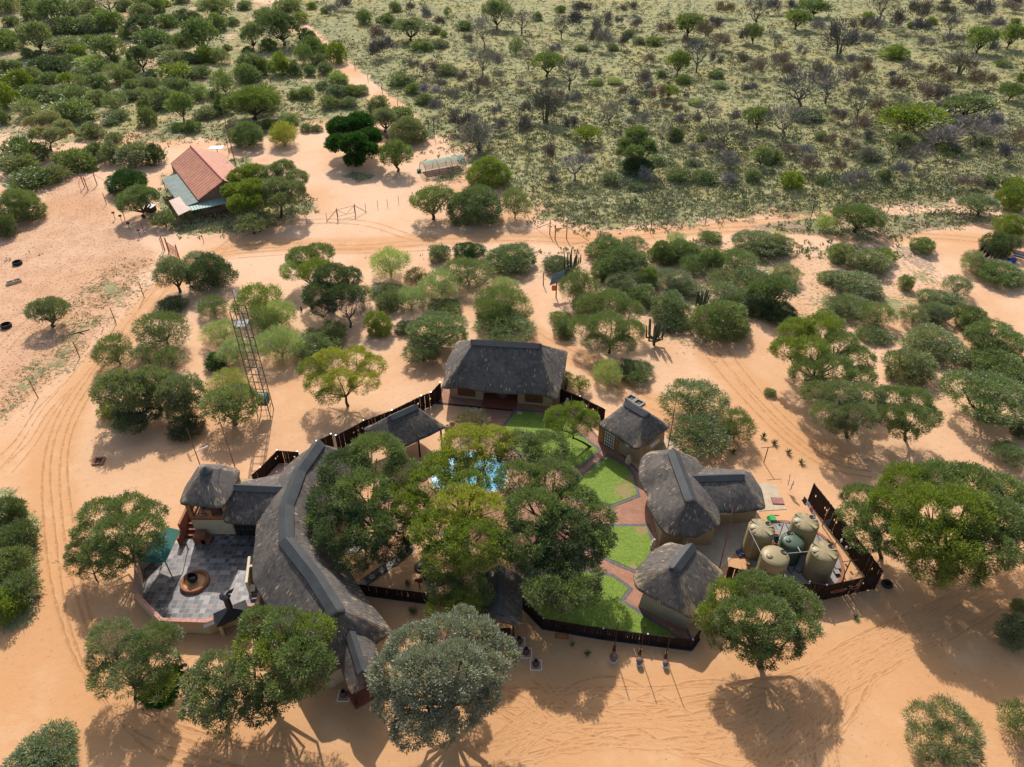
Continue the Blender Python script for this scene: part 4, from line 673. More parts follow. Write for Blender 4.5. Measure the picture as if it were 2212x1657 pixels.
for ox, oy, rows in FARROWS:
    for ln in rows.replace('\n', ';').split(';'):
        a = ln.split()
        if a[4] == 'x': continue
        x, y, w_, h_ = [float(v) for v in a[:4]]
        o = plant(ox+x*0.25023, oy+y*0.25023, w_*0.25, h_*0.25, a[4], a[5], far=True, parts=(a[4] in 'ULF' or w_ > 200))
hero('feathery_thorn_tree', 'tall mid green tree with a dark bushy base in the open savanna right of the net tunnel', (1374,372),
  [(1375,290,20,5.6),(1355,312,18,4.4),(1395,315,18,4.4),(1345,330,12,3.6),(1405,325,10,3.8),(1370,330,18,4.0),(1372,358,24,1.4,'d'),(1390,362,18,1.2,'d')], 'g', 0.2, 0.42, 0.16, 30, seed=31, gap=0.3)
label_plants()
# ---- what nobody could count: grass tufts and low scrub
rng = np.random.default_rng(77)
def scatter(n, fn, seed):
    r = np.random.default_rng(seed); px = r.uniform(-20, 2231, n*4); py = r.uniform(-14, 560, n*4)**1.0; Wd = np.array([P(a, b)[:2] for a, b in zip(px, py)])
    f = fields(Wd[:, 0], Wd[:, 1]); k = fn(f, r, Wd); return Wd[k][:n]
G1 = scatter(34000, lambda f, r, Wd: (f['grass']-0.1+0.25*np.sin(Wd[:, 0]*0.11)*np.sin(Wd[:, 1]*0.13)) > r.random(len(Wd))*0.85, 3)
def tufts(pts, size, k, r):
    n = len(pts); s = size*(0.5+r.random(n)); base = np.c_[pts, hills(pts[:, 0], pts[:, 1])]; c = np.repeat(base, k, 0); ss = np.repeat(s, k)
    u = r.normal(size=(n*k, 3)); u[:, 2] = np.abs(u[:, 2])*0.9+0.35; c = c+np.c_[r.normal(size=(n*k, 2))*ss[:, None]*0.5, np.full(n*k, -0.03)]
    return leaves(c, u, ss*0.9, ss*0.45, r), np.repeat(r.random(n), k)*0.7+0.3*r.random(n*k)
q, tn = tufts(G1, 0.36, 8, rng); s_ = N('dry_grass'); t_ = s_.attr('tone')
c_ = s_.mix(s_.ramp(t_, 0.0, 0.5), lin(0.24, 0.255, 0.11), lin(0.44, 0.42, 0.21)); c_ = s_.mix(s_.ramp(t_, 0.55, 1.0), c_, lin(0.62, 0.58, 0.40)); M['grass'] = s_.done(c_, 0.9, None, 0.1)
tag(link('grass', quads('grass', q.reshape(-1, 3), M['grass'], tn)), 'yellow-green and straw-coloured grass tufts covering the savanna around the bushes', 'grass', kind='stuff')
G2 = scatter(1500, lambda f, r, Wd: (f['litter'] > r.random(len(Wd))*1.0) & (f['litter'] > 0.2), 5)
q, tn = tufts(G2, 0.5, 9, rng); tag(link('dry_litter', quads('dry_litter', q.reshape(-1, 3), M['grass'], tn*0.6)), 'grey dry twigs and weedy tufts between the thorn bushes', 'ground cover', kind='stuff')
from mathutils import noise as mnoise
r5 = np.random.default_rng(9); pts = []
while len(pts) < 4200:
    x, y = r5.uniform(-60, -15), r5.uniform(20, 95)
    if sdist(np.array([x]), np.array([y]), PASTGRASS)[0] > -1 + 2*r5.random() and mnoise.noise(Vector((x*0.45, y*0.45, 3))) + 0.5*mnoise.noise(Vector((x*1.7, y*1.7, 8))) + 0.5*r5.random() > 0.22: pts.append((x, y))
    elif sdist(np.array([x]), np.array([y]), LSIDE)[0] > 0: pts.append((x, y))
    elif r5.random() < 0.0004: pts.append((x, y))
q, tn = tufts(np.array(pts), 0.13, 6, rng); tag(link('weeds', quads('weeds', q.reshape(-1, 3), M['grass'], tn*0.3+0.2)), 'low green weeds growing along the edge of the trampled pasture', 'weeds', kind='stuff')
pts = []
for (bx, by, bw, bh, k) in [(210,340,2.4,1,60)]: pass
BED = WP([(348,1455),(362,1438),(388,1448),(380,1490),(362,1520),(325,1522),(310,1505),(318,1485),(345,1480)]); lo, hi = BED.min(0), BED.max(0)
while len(pts) < 900:
    x, y = r5.uniform(lo[0], hi[0]), r5.uniform(lo[1], hi[1])
    if sdist(np.array([x]), np.array([y]), BED)[0] > 0: pts.append((x, y))
q, tn = tufts(np.array(pts), 0.28, 8, rng); m_ = leaf_mat('ground_cover_leaf', 0.3, 0.6, 0.1); o = tag(link('ground_cover', quads('ground_cover', q.reshape(-1, 3), m_, tn)), 'bright green ground cover in a bed under the olive green tree', 'ground cover', kind='stuff'); o.color = lin(0.045, 0.13, 0.015)

r6 = np.random.default_rng(21); px_ = r6.uniform(560, 2230, 9000); py_ = r6.uniform(-14, 480, 9000); W6 = np.array([P(a, b)[:2] for a, b in zip(px_, py_)]); f6 = fields(W6[:, 0], W6[:, 1])['grass']
W6 = W6[(f6 > 0.40) & (np.sin(W6[:, 0]*0.07+1)*np.sin(W6[:, 1]*0.09)+r6.random(9000)*1.2 > 0.2)][:3300]; n6 = len(W6); rr6 = 0.35+0.85*r6.random(n6)**2; k6 = 46
c6 = np.repeat(np.c_[W6, hills(W6[:, 0], W6[:, 1])+rr6*0.35], k6, 0); R6 = np.repeat(rr6, k6); u6 = unit(r6.normal(size=(n6*k6, 3))); u6[:, 2] = np.abs(u6[:, 2])*1.1-0.1
q6 = leaves(c6+u6*R6[:, None]*(0.5+0.5*r6.random((n6*k6, 1))), u6+[0, 0, .5], R6*0.42, R6*0.16, r6); hue6 = np.repeat(r6.random(n6), k6)
s6 = N('scrub_leaf'); t6 = s6.attr('tone'); h6 = s6.mix(s6.math('GREATER_THAN', t6, 0.45), lin(0.14, 0.175, 0.085), lin(0.20, 0.18, 0.14)); h6 = s6.mix(s6.math('GREATER_THAN', t6, 0.8), h6, lin(0.30, 0.32, 0.22))
tag(link('low_scrub', quads('low_scrub', q6.reshape(-1, 3), s6.done(h6, 0.9, None, 0.1), hue6)), 'countless knee-high grey-green and brown scrub tufts across the savanna', 'scrub', kind='stuff')
print('QUADS', sum(len(m.polygons) for m in bpy.data.meshes))
# ================================================================ BUILDINGS
def A(x, y, z): return np.array([x, y, z], float)
def roof_geo(eave, ridge, seed=1, bulge=0.07, wave=0.05, corner_w=0.55, corners=None, thick=0.30):
    rg = np.random.default_rng(seed); eave = np.asarray(eave, float); ridge = np.asarray(ridge, float); cp = np.array(corners if corners is not None else eave)[:, :2]
    e = densify(eave, 0.32); n = len(e)
    for _ in range(1): e = 0.5*e + 0.25*np.roll(e, 1, 0) + 0.25*np.roll(e, -1, 0)          # rounded corners
    e[:, 2] += 0.2
    def near(p):
        best = None
        for i in range(len(ridge)-1):
            a, b = ridge[i], ridge[i+1]; d = (b-a)[:2]; t = np.clip((p[:2]-a[:2]).dot(d)/d.dot(d), 0, 1); q = a+(b-a)*t; L = np.linalg.norm(q[:2]-p[:2])
            if best is None or L < best[0]: best = (L, q)
        return best[1]
    r = np.array([near(p) for p in e])
    for _ in range(1): r = 0.5*r + 0.25*np.roll(r, 1, 0) + 0.25*np.roll(r, -1, 0)
    s = np.r_[0, np.cumsum(np.linalg.norm(np.diff(np.vstack([e, e[:1]]), axis=0), axis=1))]
    cw = np.array([np.exp(-(np.hypot(*(cp-p[:2]).T).min()/corner_w)**2) for p in e])
    out = e-r; out[:, 2] = 0; out /= np.linalg.norm(out, axis=1)[:, None]+1e-9
    rows, vv, wr = [], [], []; T = [0, .06, .14, .24, .35, .46, .57, .68, .79, .89, .96, 1.0]
    ph = rg.random(6)*6
    for t in T:
        p = r*(1-t)+e*t; p[:, 2] += bulge*math.sin(math.pi*t**1.3)+wave*(np.sin(s[:-1]*0.9+ph[0])*np.sin(t*5+ph[1])+0.5*np.sin(s[:-1]*2.3+ph[2]+t*4))+0.012*rg.normal(size=n)
        rows.append(p); vv.append(t*np.linalg.norm(e-r, axis=1).mean()); wr.append(cw*(0.35+0.65*t)+0.25*(t > 0.8))
    for dx, dz in ((0.07, -0.09), (0.05, -thick*0.7), (-0.05, -thick), (-0.5, -thick+0.12)):
        p = rows[11].copy()+out*dx; p[:, 2] += dz; rows.append(p); vv.append(vv[-1]+0.12); wr.append(np.full(n, 0.1))
    V = np.vstack(rows); F, UV = [], []; m = len(rows)
    for i in range(m-1):
        for j in range(n):
            k = (j+1) % n; F.append((i*n+j, i*n+k, (i+1)*n+k, (i+1)*n+j)[::-1]); UV.append([(s[j+1], vv[i]) if 0 else (s[j], vv[i]), (s[j+1], vv[i]), (s[j+1], vv[i+1]), (s[j], vv[i+1])][::-1])
    return V, F, UV, np.concatenate(wr), e, r, out
def thatch(parent, eave, ridge, mat='thatch', seed=1, capw=0.55, cap=True, round_ends=True, name='roof', **kw):
    V, F, UV, wr, e, r, out = roof_geo(eave, ridge, seed, **kw); off = wloc(parent); me = mesh(name, V-off, F, M[mat], True)
    uvl = me.uv_layers.new(name='UVMap'); uvl.data.foreach_set('uv', np.array(UV, np.float32).ravel()); me.attributes.new('wear', 'FLOAT', 'POINT').data.foreach_set('value', wr.astype(np.float32))
    # which way is up: flip if needed
    ro = link(name, me, parent)
    if cap:
        g = cap_geo(ridge, capw, round_ends); co = obj('ridge_cap', g, M['cap'], ro)
    return ro, e, out
def cap_geo(ridge, w, round_ends=True, lift=0.13):
    rd = densify(np.asarray(ridge, float), 0.5, False); d0 = rd[0]-rd[1]; d1 = rd[-1]-rd[-2]; d0 /= np.linalg.norm(d0); d1 /= np.linalg.norm(d1); P_, Wd = list(rd), [1.0]*len(rd)
    if round_ends:
        P_ = [rd[0]+d0*k for k in (0.42, 0.36, 0.2)]+P_+[rd[-1]+d1*k for k in (0.2, 0.36, 0.42)]; Wd = [0.35, 0.7, 0.92]+Wd+[0.92, 0.7, 0.35]
    P_ = np.array(P_); k = len(P_); V = []; prof = [(-1, -0.85), (-0.98, -0.66), (0, 0.02), (0.98, -0.66), (1, -0.85)]
    for i in range(k):
        t = P_[min(i+1, k-1)]-P_[max(i-1, 0)]; t /= np.linalg.norm(t); nn = np.array([-t[1], t[0], 0]); nn /= np.linalg.norm(nn)
        for a, b in prof: V.append(P_[i]+nn*a*w*Wd[i]+[0, 0, b*w*(0.8+0.2*Wd[i])+lift-0.03*(1-Wd[i])])
    m = len(prof); F = [(i*m+j, i*m+j+1, (i+1)*m+j+1, (i+1)*m+j) for i in range(k-1) for j in range(m-1)]+[tuple(range(m)), tuple(range((k-1)*m, k*m))[::-1]]
    return np.array(V), F
def walls_from(e, out, inset, z0, z1, batter=0.0):
    """closed wall ring under an eave loop (solid)"""
    p = e[::3]; o = out[::3]; b = p-o*(inset-batter); t = p-o*inset; n = len(b)
    V = np.vstack([np.c_[b[:, :2], np.full(n, z0)], np.c_[t[:, :2], np.full(n, z1)]])
    return V, [(i, (i+1) % n, n+(i+1) % n, n+i) for i in range(n)]+[tuple(range(n, 2*n))]
def solid(poly, z0, z1, inset_top=0.0):
    p = ccw([q[:2] for q in poly]); c = p.mean(0); q = p+(c-p)*inset_top; n = len(p); V = np.vstack([np.c_[p, np.full(n, z0)], np.c_[q, np.full(n, z1)]])
    return V, [tuple(range(n, 2*n))]+[(i, (i+1) % n, n+(i+1) % n, n+i) for i in range(n)]
def window(parent, f, x0, x1, y, z0, z1, nx_=5, nz=3, side=-1, name='window'):
    """barred window on the face y of frame f; side is which way is outward"""
    fr = [f.box(x0-0.05, x1+0.05, y, y+side*0.05, z0-0.05, z0, ), f.box(x0-0.05, x1+0.05, y, y+side*0.05, z1, z1+0.05), f.box(x0-0.05, x0, y, y+side*0.05, z0, z1), f.box(x1, x1+0.05, y, y+side*0.05, z0, z1)]
    fr = []
    for (a, b, c, d) in ((x0-.06, x1+.06, z0-.06, z0), (x0-.06, x1+.06, z1, z1+.06), (x0-.06, x0, z0, z1), (x1, x1+.06, z0, z1)): fr.append(box(f((a+b)/2, y+side*0.03, (c+d)/2), (b-a, 0.06, d-c), f.rz))
    for i in range(1, nx_): x = x0+(x1-x0)*i/nx_; fr.append(box(f(x, y+side*0.028, (z0+z1)/2), (0.035, 0.03, z1-z0), f.rz))
    for i in range(1, nz): z = z0+(z1-z0)*i/nz; fr.append(box(f((x0+x1)/2, y+side*0.026, z), (x1-x0, 0.022, 0.03), f.rz))
    wnd = obj(name, box(f((x0+x1)/2, y+side*0.006, (z0+z1)/2), (x1-x0, 0.01, z1-z0), f.rz), M['glinth'] if name == 'window' else M['glass'], parent)
    obj('frame', merge(*fr), M['winframe'], wnd); return wnd
# ---- paving and lawns first
def sheet(name, poly, z, mat, kind='structure', label=None, cat=None, dens=None):
    if dens: pass
    V, F = prism(poly, -0.05, z); o = obj(name, (V, F), M[mat], base=(*np.mean(np.asarray(poly)[:, :2], 0), 0)); tag(o, label, cat, kind=kind); return o
PAVE = WP([(1046,878),(1113,884),(1190,893),(1215,880),(1262,915),(1300,958),(1330,972),(1392,1036),(1425,1180),(1440,1230),(1452,1300),(1492,1388),(1470,1386),(1374,1326),(1330,1300),(1305,1262),(1120,1235),(1112,1212),(960,1152),(833,1136),(778,1118),(778,1092),(840,1080),(893,1047),(925,1010),(978,974),(1030,944),(1043,905)])
sheet('garden_path', PAVE, 0.03, 'paver')
sheet('dark_path_edging', offset(PAVE, 0.22), 0.018, 'edge')
def lawn(name, pts, bare=None):
    w_ = ccw(WP(pts)); g = ring(w_, offset(w_, 0.30), -0.02, 0.055); tag(obj('path_edging', g, M['edge'], base=(*w_.mean(0), 0)), kind='structure')
    lo, hi = w_.min(0), w_.max(0); xs_, ys_ = np.arange(lo[0], hi[0]+.4, .4), np.arange(lo[1], hi[1]+.4, .4); V, F = prism(offset(w_, -0.01), -0.04, 0.075)
    o = obj(name, (V, F), M['lawn'], base=(*w_.mean(0), 0)); tag(o, kind='structure')
    me = o.data; import bmesh
    bm = bmesh.new(); bm.from_mesh(me); bmesh.ops.triangulate(bm, faces=bm.faces[:])
    for _ in range(4): bmesh.ops.subdivide_edges(bm, edges=[e_ for e_ in bm.edges if e_.calc_length() > 0.7], cuts=1, use_grid_fill=True)
    bm.to_mesh(me); bm.free(); a = me.attributes.new('bare', 'FLOAT', 'POINT'); c = w_.mean(0); vals = []
    for v in me.vertices:
        x, y = v.co.x+c[0], v.co.y+c[1]; vals.append(max([0.0]+[1.0-math.hypot(x-P(bx, by)[0], y-P(bx, by)[1])/rr for bx, by, rr in (bare or [])]))
    a.data.foreach_set('value', vals); return o
lawn('lawn', [(1114,888),(1190,894),(1245,936),(1291,972),(1254,1007),(1180,1012),(1100,962),(1088,926)], [(1165,893,1.2)])
lawn('lawn', [(1313,986),(1350,1008),(1366,1028),(1375,1070),(1320,1091),(1240,1077),(1228,1050),(1257,1030)], [(1350,1062,2.4),(1360,1035,1.2)])
lawn('lawn', [(1318,1138),(1397,1138),(1406,1172),(1400,1203),(1371,1232),(1318,1209),(1266,1180),(1262,1142)], [(1388,1148,1.5),(1372,1228,1.2)])
lawn('lawn', [(1126,1252),(1236,1232),(1321,1246),(1357,1272),(1337,1298),(1374,1322),(1464,1378),(1440,1376),(1290,1356),(1174,1338),(1128,1296)])
# swimming pool with its rim
pool = ccw(catmull(WP([(938,1008),(965,988),(1010,978),(1055,985),(1086,1000),(1090,1045),(1060,1060),(1010,1066),(960,1062),(934,1040)]), 4, True))
t = thing('swimming_pool', (*pool.mean(0), 0), 'turquoise swimming pool with a pale rim under the garden trees', 'pool')
obj('rim', ring(pool, offset(pool, 0.35), -0.02, 0.07), M['conc'], t); obj('water', prism(offset(pool, 0.02), -0.04, 0.045), M['water'], t)
# ---- guest house
f = Fr(P(972, 858), P(1191.5, 879)); L = f.L; ez = 2.2
t = thing('thatched_guest_house', f(L/2, 3), 'wide thatched guest house with two barred windows and a recessed porch above the garden', 'house')
x1, x2 = 3.55, L-3.6; dp = 6.2; wm = merge(f.box(0, x1, 0, dp, 0, 2.35), f.box(x2, L, 0, dp, 0, 2.35), f.box(x1, x2, 2.2, dp, 0, 2.35)); obj('wall', wm, M['wall'], t)
gq = lambda x, y: P(917.6+x*.14661, 717.9+y*.14661, ez)
eav = [gq(262, 838), gq(330, 832), gq(480, 806), gq(620, 822), gq(875, 880), gq(1150, 908), gq(1370, 915), gq(1500, 897), gq(1720, 925), gq(1955, 1000), f(L+0.9, 3.2, ez), f(L+0.9, dp+0.8, ez), f(-0.6, dp+0.8, ez), f(-0.9, 3.0, ez)]
rz_ = 5.8; rl, rr = P(1018.8+6, 736, rz_), P(1166.8-6, 744, rz_); cy_ = (dp)/2
thatch(t, eav, [rl, rr], seed=2, capw=0.5, corners=[eav[0], eav[9], eav[11], eav[12]], corner_w=0.8)
for a, b in ((0.95, 2.65), (L-2.75, L-1.05)): window(t, f, a, b, 0, 0.5, 1.8, 6, 4)
obj('porch_floor', f.box(x1, x2, -1.1, 2.2, 0, 0.10), M['rtile'], t); dm = f((x1+x2)/2+0.1, 0.9, 0.104)
obj('floor_mosaic', (np.array([dm+f.x*0.55, dm+f.y*0.5, dm-f.x*0.55, dm-f.y*0.5]), [(0, 1, 2, 3)]), M['grey'], t)
d_ = obj('door', f.box(x1+1.2, x2-1.2, 2.12, 2.195, 0.1, 2.1), M['winframe'], t); obj('handle', f.box(x1+1.35, x1+1.4, 2.06, 2.12, 1.0, 1.15), M['steel'], d_)
obj('lizard_ornament', merge(f.box(x2+0.2, x2+0.62, -0.04, -0.005, 1.86, 1.93), f.box(x2+0.28, x2+0.31, -0.035, -0.005, 1.78, 2.0), f.box(x2+0.5, x2+0.53, -0.035, -0.005, 1.78, 2.0)), M['green'], t)
sheet('house_apron', [f(-1.0, -1.05), f(x1, -1.1), f(x2, -1.1), f(L+1.0, -1.1), f(L+1.0, 5), f(-1.0, 5)], 0.05, 'paver'); sheet('apron_edging', [f(-1.3, -1.33), f(L+1.25, -1.36), f(L+1.25, 5.1), f(-1.3, 5.1)], 0.036, 'kerb')
for a in ((1.7+1.0, -1.8), (x2+0.2, -1.75)): tag(obj('paving_slab', f.box(a[0], a[0]+0.5, a[1], a[1]+0.42, 0, 0.1), M['conc']), 'pale square stepping slab %s the porch of the guest house' % ('left of' if a[0] < 3 else 'right of'), 'slab', 'stepping slabs')
# ---- open gazebo (lapa)
Ez = 2.35; l_, r_, fr_ = P(784, 929, Ez), P(962.8, 924, Ez), P(850, 978, Ez); bk = l_+r_-fr_; t = thing('thatched_gazebo', (-10.2, 52, 0), 'open thatched gazebo on dark posts beside the woven fence', 'gazebo')
thatch(t, [fr_, (fr_+r_)/2+[0.1, -0.1, 0.18], r_, (r_+bk)/2, bk, (bk+l_)/2, l_, (l_+fr_)/2+[0, 0, 0.1]], [P(846, 899, 4.5), P(893, 878, 4.5)], 'thatch_old', 3, 0.42, corners=[fr_, r_, bk, l_])
cen = (l_+r_)/2
for q in (fr_, r_, bk, l_, (fr_+r_)/2, (bk+l_)/2):
    b = q+(cen-q)*0.13; obj('post', cyl((b[0], b[1], 0), 0.09, 2.35, 8), M['winframe'], t)
# ---- curved hall
t = thing('curved_thatched_hall', (-16, 37, 0), 'long curved thatched hall with a bent grey ridge, left of the garden trees', 'hall'); z = 2.45
RG = [A(-16.86, 46.5, 5.5), A(-17.73, 43.3, 5.5), A(-17.85, 39.4, 5.5), A(-17.02, 36.0, 5.5), A(-14.17, 32.7, 5.5), A(-12.05, 29.8, 5.5)]
EV = [A(-8.5, 30.0, z), A(-10.6, 32.4, z), A(-12.3, 34.9, z+.05), A(-13.9, 37.1, z), A(-14.5, 39.5, z+.1), A(-14.4, 42.5, z), A(-13.7, 45.3, z), A(-13.4, 47.4, z), A(-15.6, 48.7, z), A(-18.3, 49.0, z), A(-20.0, 47.0, z), A(-21.0, 44.0, z), A(-21.1, 41.5, z), A(-20.8, 39.6, z+.1), A(-20.5, 38.2, z), A(-20.1, 36.0, z-.05), A(-19.6, 34.3, z+.05), A(-18.0, 32.2, z), A(-15.6, 29.4, z), A(-13.1, 26.2, z), A(-11.2, 27.4, z+.2), A(-9.6, 28.9, z+.2)]
_, e, out = thatch(t, EV[::1], RG, seed=4, capw=0.6, corners=[EV[0], EV[7], EV[9], EV[19], RG[-1]+[0, 0, -1]], corner_w=0.9, bulge=0.1)
obj('wall', walls_from(e, out, 0.75, 0, 2.5), M['wall'], t)
GE = [A(-12.3, 28.6, 2.5), A(-10.62, 25.3, 2.55), A(-9.75, 25.75, 3.4), A(-8.5, 26.6, 2.55), A(-9.6, 29.2, 2.5), A(-11, 30, 3.2)]
gr, _, _ = thatch(t, [A(-12.25, 28.7, 2.7), A(-11.5, 27.0, 2.62), A(-10.6, 25.25, 2.5), A(-9.75, 25.5, 3.0), A(-8.6, 26.5, 2.5), A(-9.3, 28.2, 2.62), A(-9.9, 29.6, 2.7)], [A(-11.1, 28.9, 4.15), A(-9.78, 26.0, 4.1)], seed=6, capw=0.36, round_ends=False, name='entrance_roof', corners=[A(-10.6, 25.25, 2.5)], bulge=0.05)
for q in ((-10.7, 26.0), (-9.0, 27.0)): obj('porch_post', cyl((*q, 0), 0.08, 2.4, 8), M['winframe'], t)
obj('entrance_step', prism([(-11.6, 26.9), (-10.7, 25.6), (-8.6, 26.9), (-9.4, 28.5)], 0, 0.07), M['rtile'], t)
# wing of the hall joining the tower
t2 = thing('thatched_link_wing', (-22, 42, 0), 'low thatched wing joining the balcony tower to the curved hall', 'wing')
r0, r1 = P(494, 1049, 4.5), P(604, 1053, 4.5); e0, e1 = P(482, 1129, 2.4), P(556, 1134, 2.4); r1 = r1+[0.6, 0, -0.1]
thatch(t2, [e0, (e0+e1)/2+[0, -0.1, 0.05], e1, A(-18.6, 39.2, 2.4), A(-18.6, 46.4, 2.4), A(e0[0]+0.1, 2*r0[1]-e0[1], 2.4)], [r0, r1], seed=7, capw=0.42, round_ends=False, corners=[e0])
wv_ = Fr((-24.1, 41.05), (-19.5, 40.7)); obj('wall', merge(wv_.box(0, wv_.L, 0, 4.2, 0, 2.5)), M['wall'], t2)
d_ = obj('sliding_door', wv_.box(0.75, 3.1, -0.03, -0.004, 0.05, 2.05), M['glass'], t2); fr = [wv_.box(0.7+i*0.4, 0.74+i*0.4, -0.07, -0.032, 0.05, 2.05) for i in range(7)]+[wv_.box(0.7, 3.14, -0.068, -0.034, 0.05+i*0.5, 0.09+i*0.5) for i in range(5)]; obj('frame', merge(*fr), M['winframe'], d_)
# ---- balcony tower
t = thing('thatched_balcony_tower', (-25.2, 42.8, 0), 'two-storey thatched tower with an open orange brick balcony, left of the link wing', 'tower')
bx0, bx1, by0, by1 = -26.85, -23.6, 41.0, 44.7; F2 = 2.05
obj('wall', prism([(bx0, by0), (bx1, by0), (bx1, by1), (bx0, by1)], 0, F2-0.12), M['walltop'], t)
bal = []
bal.append(box(((bx0+bx1)/2, (by0+by1)/2, F2-0.06), (bx1-bx0+0.06, by1-by0+0.06, 0.12)))
obj('balcony_floor', merge(*bal), M['rtile'], t)
ob = []
for (x, y) in ((bx0+.15, by0+.15), (bx1-.15, by0+.15), (bx0+.15, by1-.15), (bx1-.15, by1-.15)): ob.append(box((x, y, F2+1.15), (0.34, 0.34, 2.3)))
ob.append(box(((bx0+bx1)/2+.1, by0+.15, F2+0.5), (0.36, 0.3, 1.0))); obj('brick_pillars', merge(*ob), M['orange'], t)
ob = [box(((bx0+bx1)/2, by0+.1, F2+0.12), (bx1-bx0-0.68, 0.22, 0.24)), box((bx0+.12, (by0+by1)/2, F2+.12), (0.22, by1-by0-0.68, 0.24)), box(((bx0+bx1)/2, by1-.12, F2+1.1), (bx1-bx0-0.68, 0.2, 2.2)), box((bx1-.1, (by0+by1)/2, F2+1.1), (0.2, by1-by0-.68, 2.2))]; obj('parapet', merge(*ob), M['orange'], t)
ra = [tube([(bx0+.32, by0+.12, F2+h_), (bx1-.32, by0+.12, F2+h_)], 0.02, 5) for h_ in (0.5, 0.8, 1.0)]; obj('railing', merge(*ra), M['dark'], t)
te = 4.35; ea = [P(388.7, 1089.4, te), P(428, 1095, te)+[0, 0, .1], P(482.5, 1099.7, te), P(500, 1062, te)+[.1, 0, 0], P(519, 1018, te), P(475, 1007, te), P(432.6, 1006, te), P(405, 1050, te)+[-.1, 0, 0]]; ap = A(-25.0, 42.5, 6.35)
ro, _, _ = thatch(t, ea, [ap+[-0.1, 0, 0], ap+[0.1, 0, 0]], seed=8, cap=False, corners=[ea[0], ea[2], ea[4], ea[6]]); obj('ridge_cap', lathe([(0.52, -0.30), (0.5, -0.24), (0.02, 0.16), (0.001, 0.17)], (ap[0], ap[1], ap[2]+0.10), 20), M['cap'], ro)
# outer stair with its brick wall
st = [box((bx0-0.45, 41.0+0.42*i, 0.14+0.28*i*0.5), (0.8, 0.44, 0.28+0.28*i)) for i in range(7)]; st = [box((bx0-0.42, 40.9+0.42*i, (0.28+0.27*i)/2), (0.75, 0.42, 0.28+0.27*i)) for i in range(7)]
obj('stairs', merge(*st), M['rtile'], t); obj('stair_wall', merge(box((bx0-0.92, 42.2, 0.9), (0.2, 3.2, 1.8)), box((bx0-0.92, 40.2, 0.5), (0.22, 0.9, 1.0))), M['redbrick'], t)
obj('corner_steps', merge(*[box((-26.2+0.32*i, 40.35, 0.42-0.13*i), (0.34+0.6*(i == 0), 0.8, 0.84-0.26*i)) for i in range(4)]), M['redbrick'], t)
for i, (x, y, rz) in enumerate(((-25.9, 41.9, 0.4), (-24.9, 42.3, -0.5), (-24.2, 41.8, 1.3))):
    c = thing('garden_chair', (x, y, F2), ('black metal chair %s on the tower balcony' % ('at the left end', 'in the middle', 'at the right end')[i]), 'chair', 'balcony chairs', 0)
    def lb(a, b, s): ca, sa = math.cos(rz), math.sin(rz); return box((x+a[0]*ca-a[1]*sa, y+a[0]*sa+a[1]*ca, F2+a[2]), s, rz)
    obj('seat', lb((0, 0, 0.43), 0, (0.44, 0.44, 0.03)), M['dark'], c); obj('backrest', lb((0, 0.21, 0.7), 0, (0.44, 0.03, 0.45)), M['dark'], c)
    for sx in (-.19, .19):
        for sy in (-.19, .19): obj('leg', lb((sx, sy, 0.21), 0, (0.03, 0.03, 0.42)), M['dark'], c)
# ---- tiled patio
pw = [P(x, y, 1.55) for x, y in [(345, 1155), (291, 1205), (288.2, 1282), (344.7, 1340.8), (445.8, 1344.5), (464, 1337), (538.2, 1310), (558.7, 1304.9), (564, 1281)]]; pw = np.array(pw)[:, :2]
floor_ = np.vstack([pw, [[-19.6, 36.0], [-20.4, 41.0], [-26.5, 41.0]]]); sheet('patio_floor', floor_, 0.09, 'slate')
c0 = np.array([-23.8, 35.5]); inn = pw+(c0-pw)/np.linalg.norm(c0-pw, axis=1)[:, None]*0.26
def wallstrip(pa, pb, z0, z1):
    n = len(pa); V = np.vstack([np.c_[pa, np.full(n, z0)], np.c_[pb, np.full(n, z0)], np.c_[pa, np.full(n, z1)], np.c_[pb, np.full(n, z1)]]); F = []
    for i in range(n-1): F += [(i, i+1, 2*n+i+1, 2*n+i), (n+i, 3*n+i, 3*n+i+1, n+i+1), (2*n+i, 2*n+i+1, 3*n+i+1, 3*n+i)]
    return V, F+[(0, 2*n, 3*n, n), (n-1, 2*n-1, 4*n-1, 3*n-1)]
t = thing('patio_wall', (*pw[3], 0), 'low cream patio wall with a red stone coping, bent round the tiled patio', 'wall')
obj('wall', wallstrip(pw, inn, 0, 1.5), M['wall'], t); obj('coping', wallstrip(pw+(pw-c0)*0.004, inn-(pw-c0)*0.006, 1.502, 1.57), paint('red_coping', (0.46, 0.22, 0.16), 0.6, 0.3, 5), t)
obj('inner_facing', wallstrip(inn-(pw-c0)*0.0045, inn-(pw-c0)*0.0005, 0.09, 1.497), M['redbrick'], t) if False else None
fc = P(419.5, 1254, 0.35); a_, b_ = 1.42, 1.62; nn_ = 36
t = thing('fire_pit', (fc[0], fc[1], 0), 'round red brick fire pit ring filled with sand in the middle of the patio', 'fire pit')
obj('brick_ring', lathe([(0.86, 0.0), (0.86, 0.34), (1.0, 0.37), (1.12, 0.34), (1.14, 0.0)], (fc[0], fc[1], 0), 40), M['redbrick'], t, True); obj('sand', cyl((fc[0], fc[1], 0.0), 0.87, 0.16, 32), M['ground'], t)
t = thing('fire_bowl', (fc[0]-.1, fc[1], 0.18), 'round black cut-out steel fire bowl standing in the fire pit', 'fire bowl'); cc = (fc[0]-.1, fc[1]+.05, 0.2)
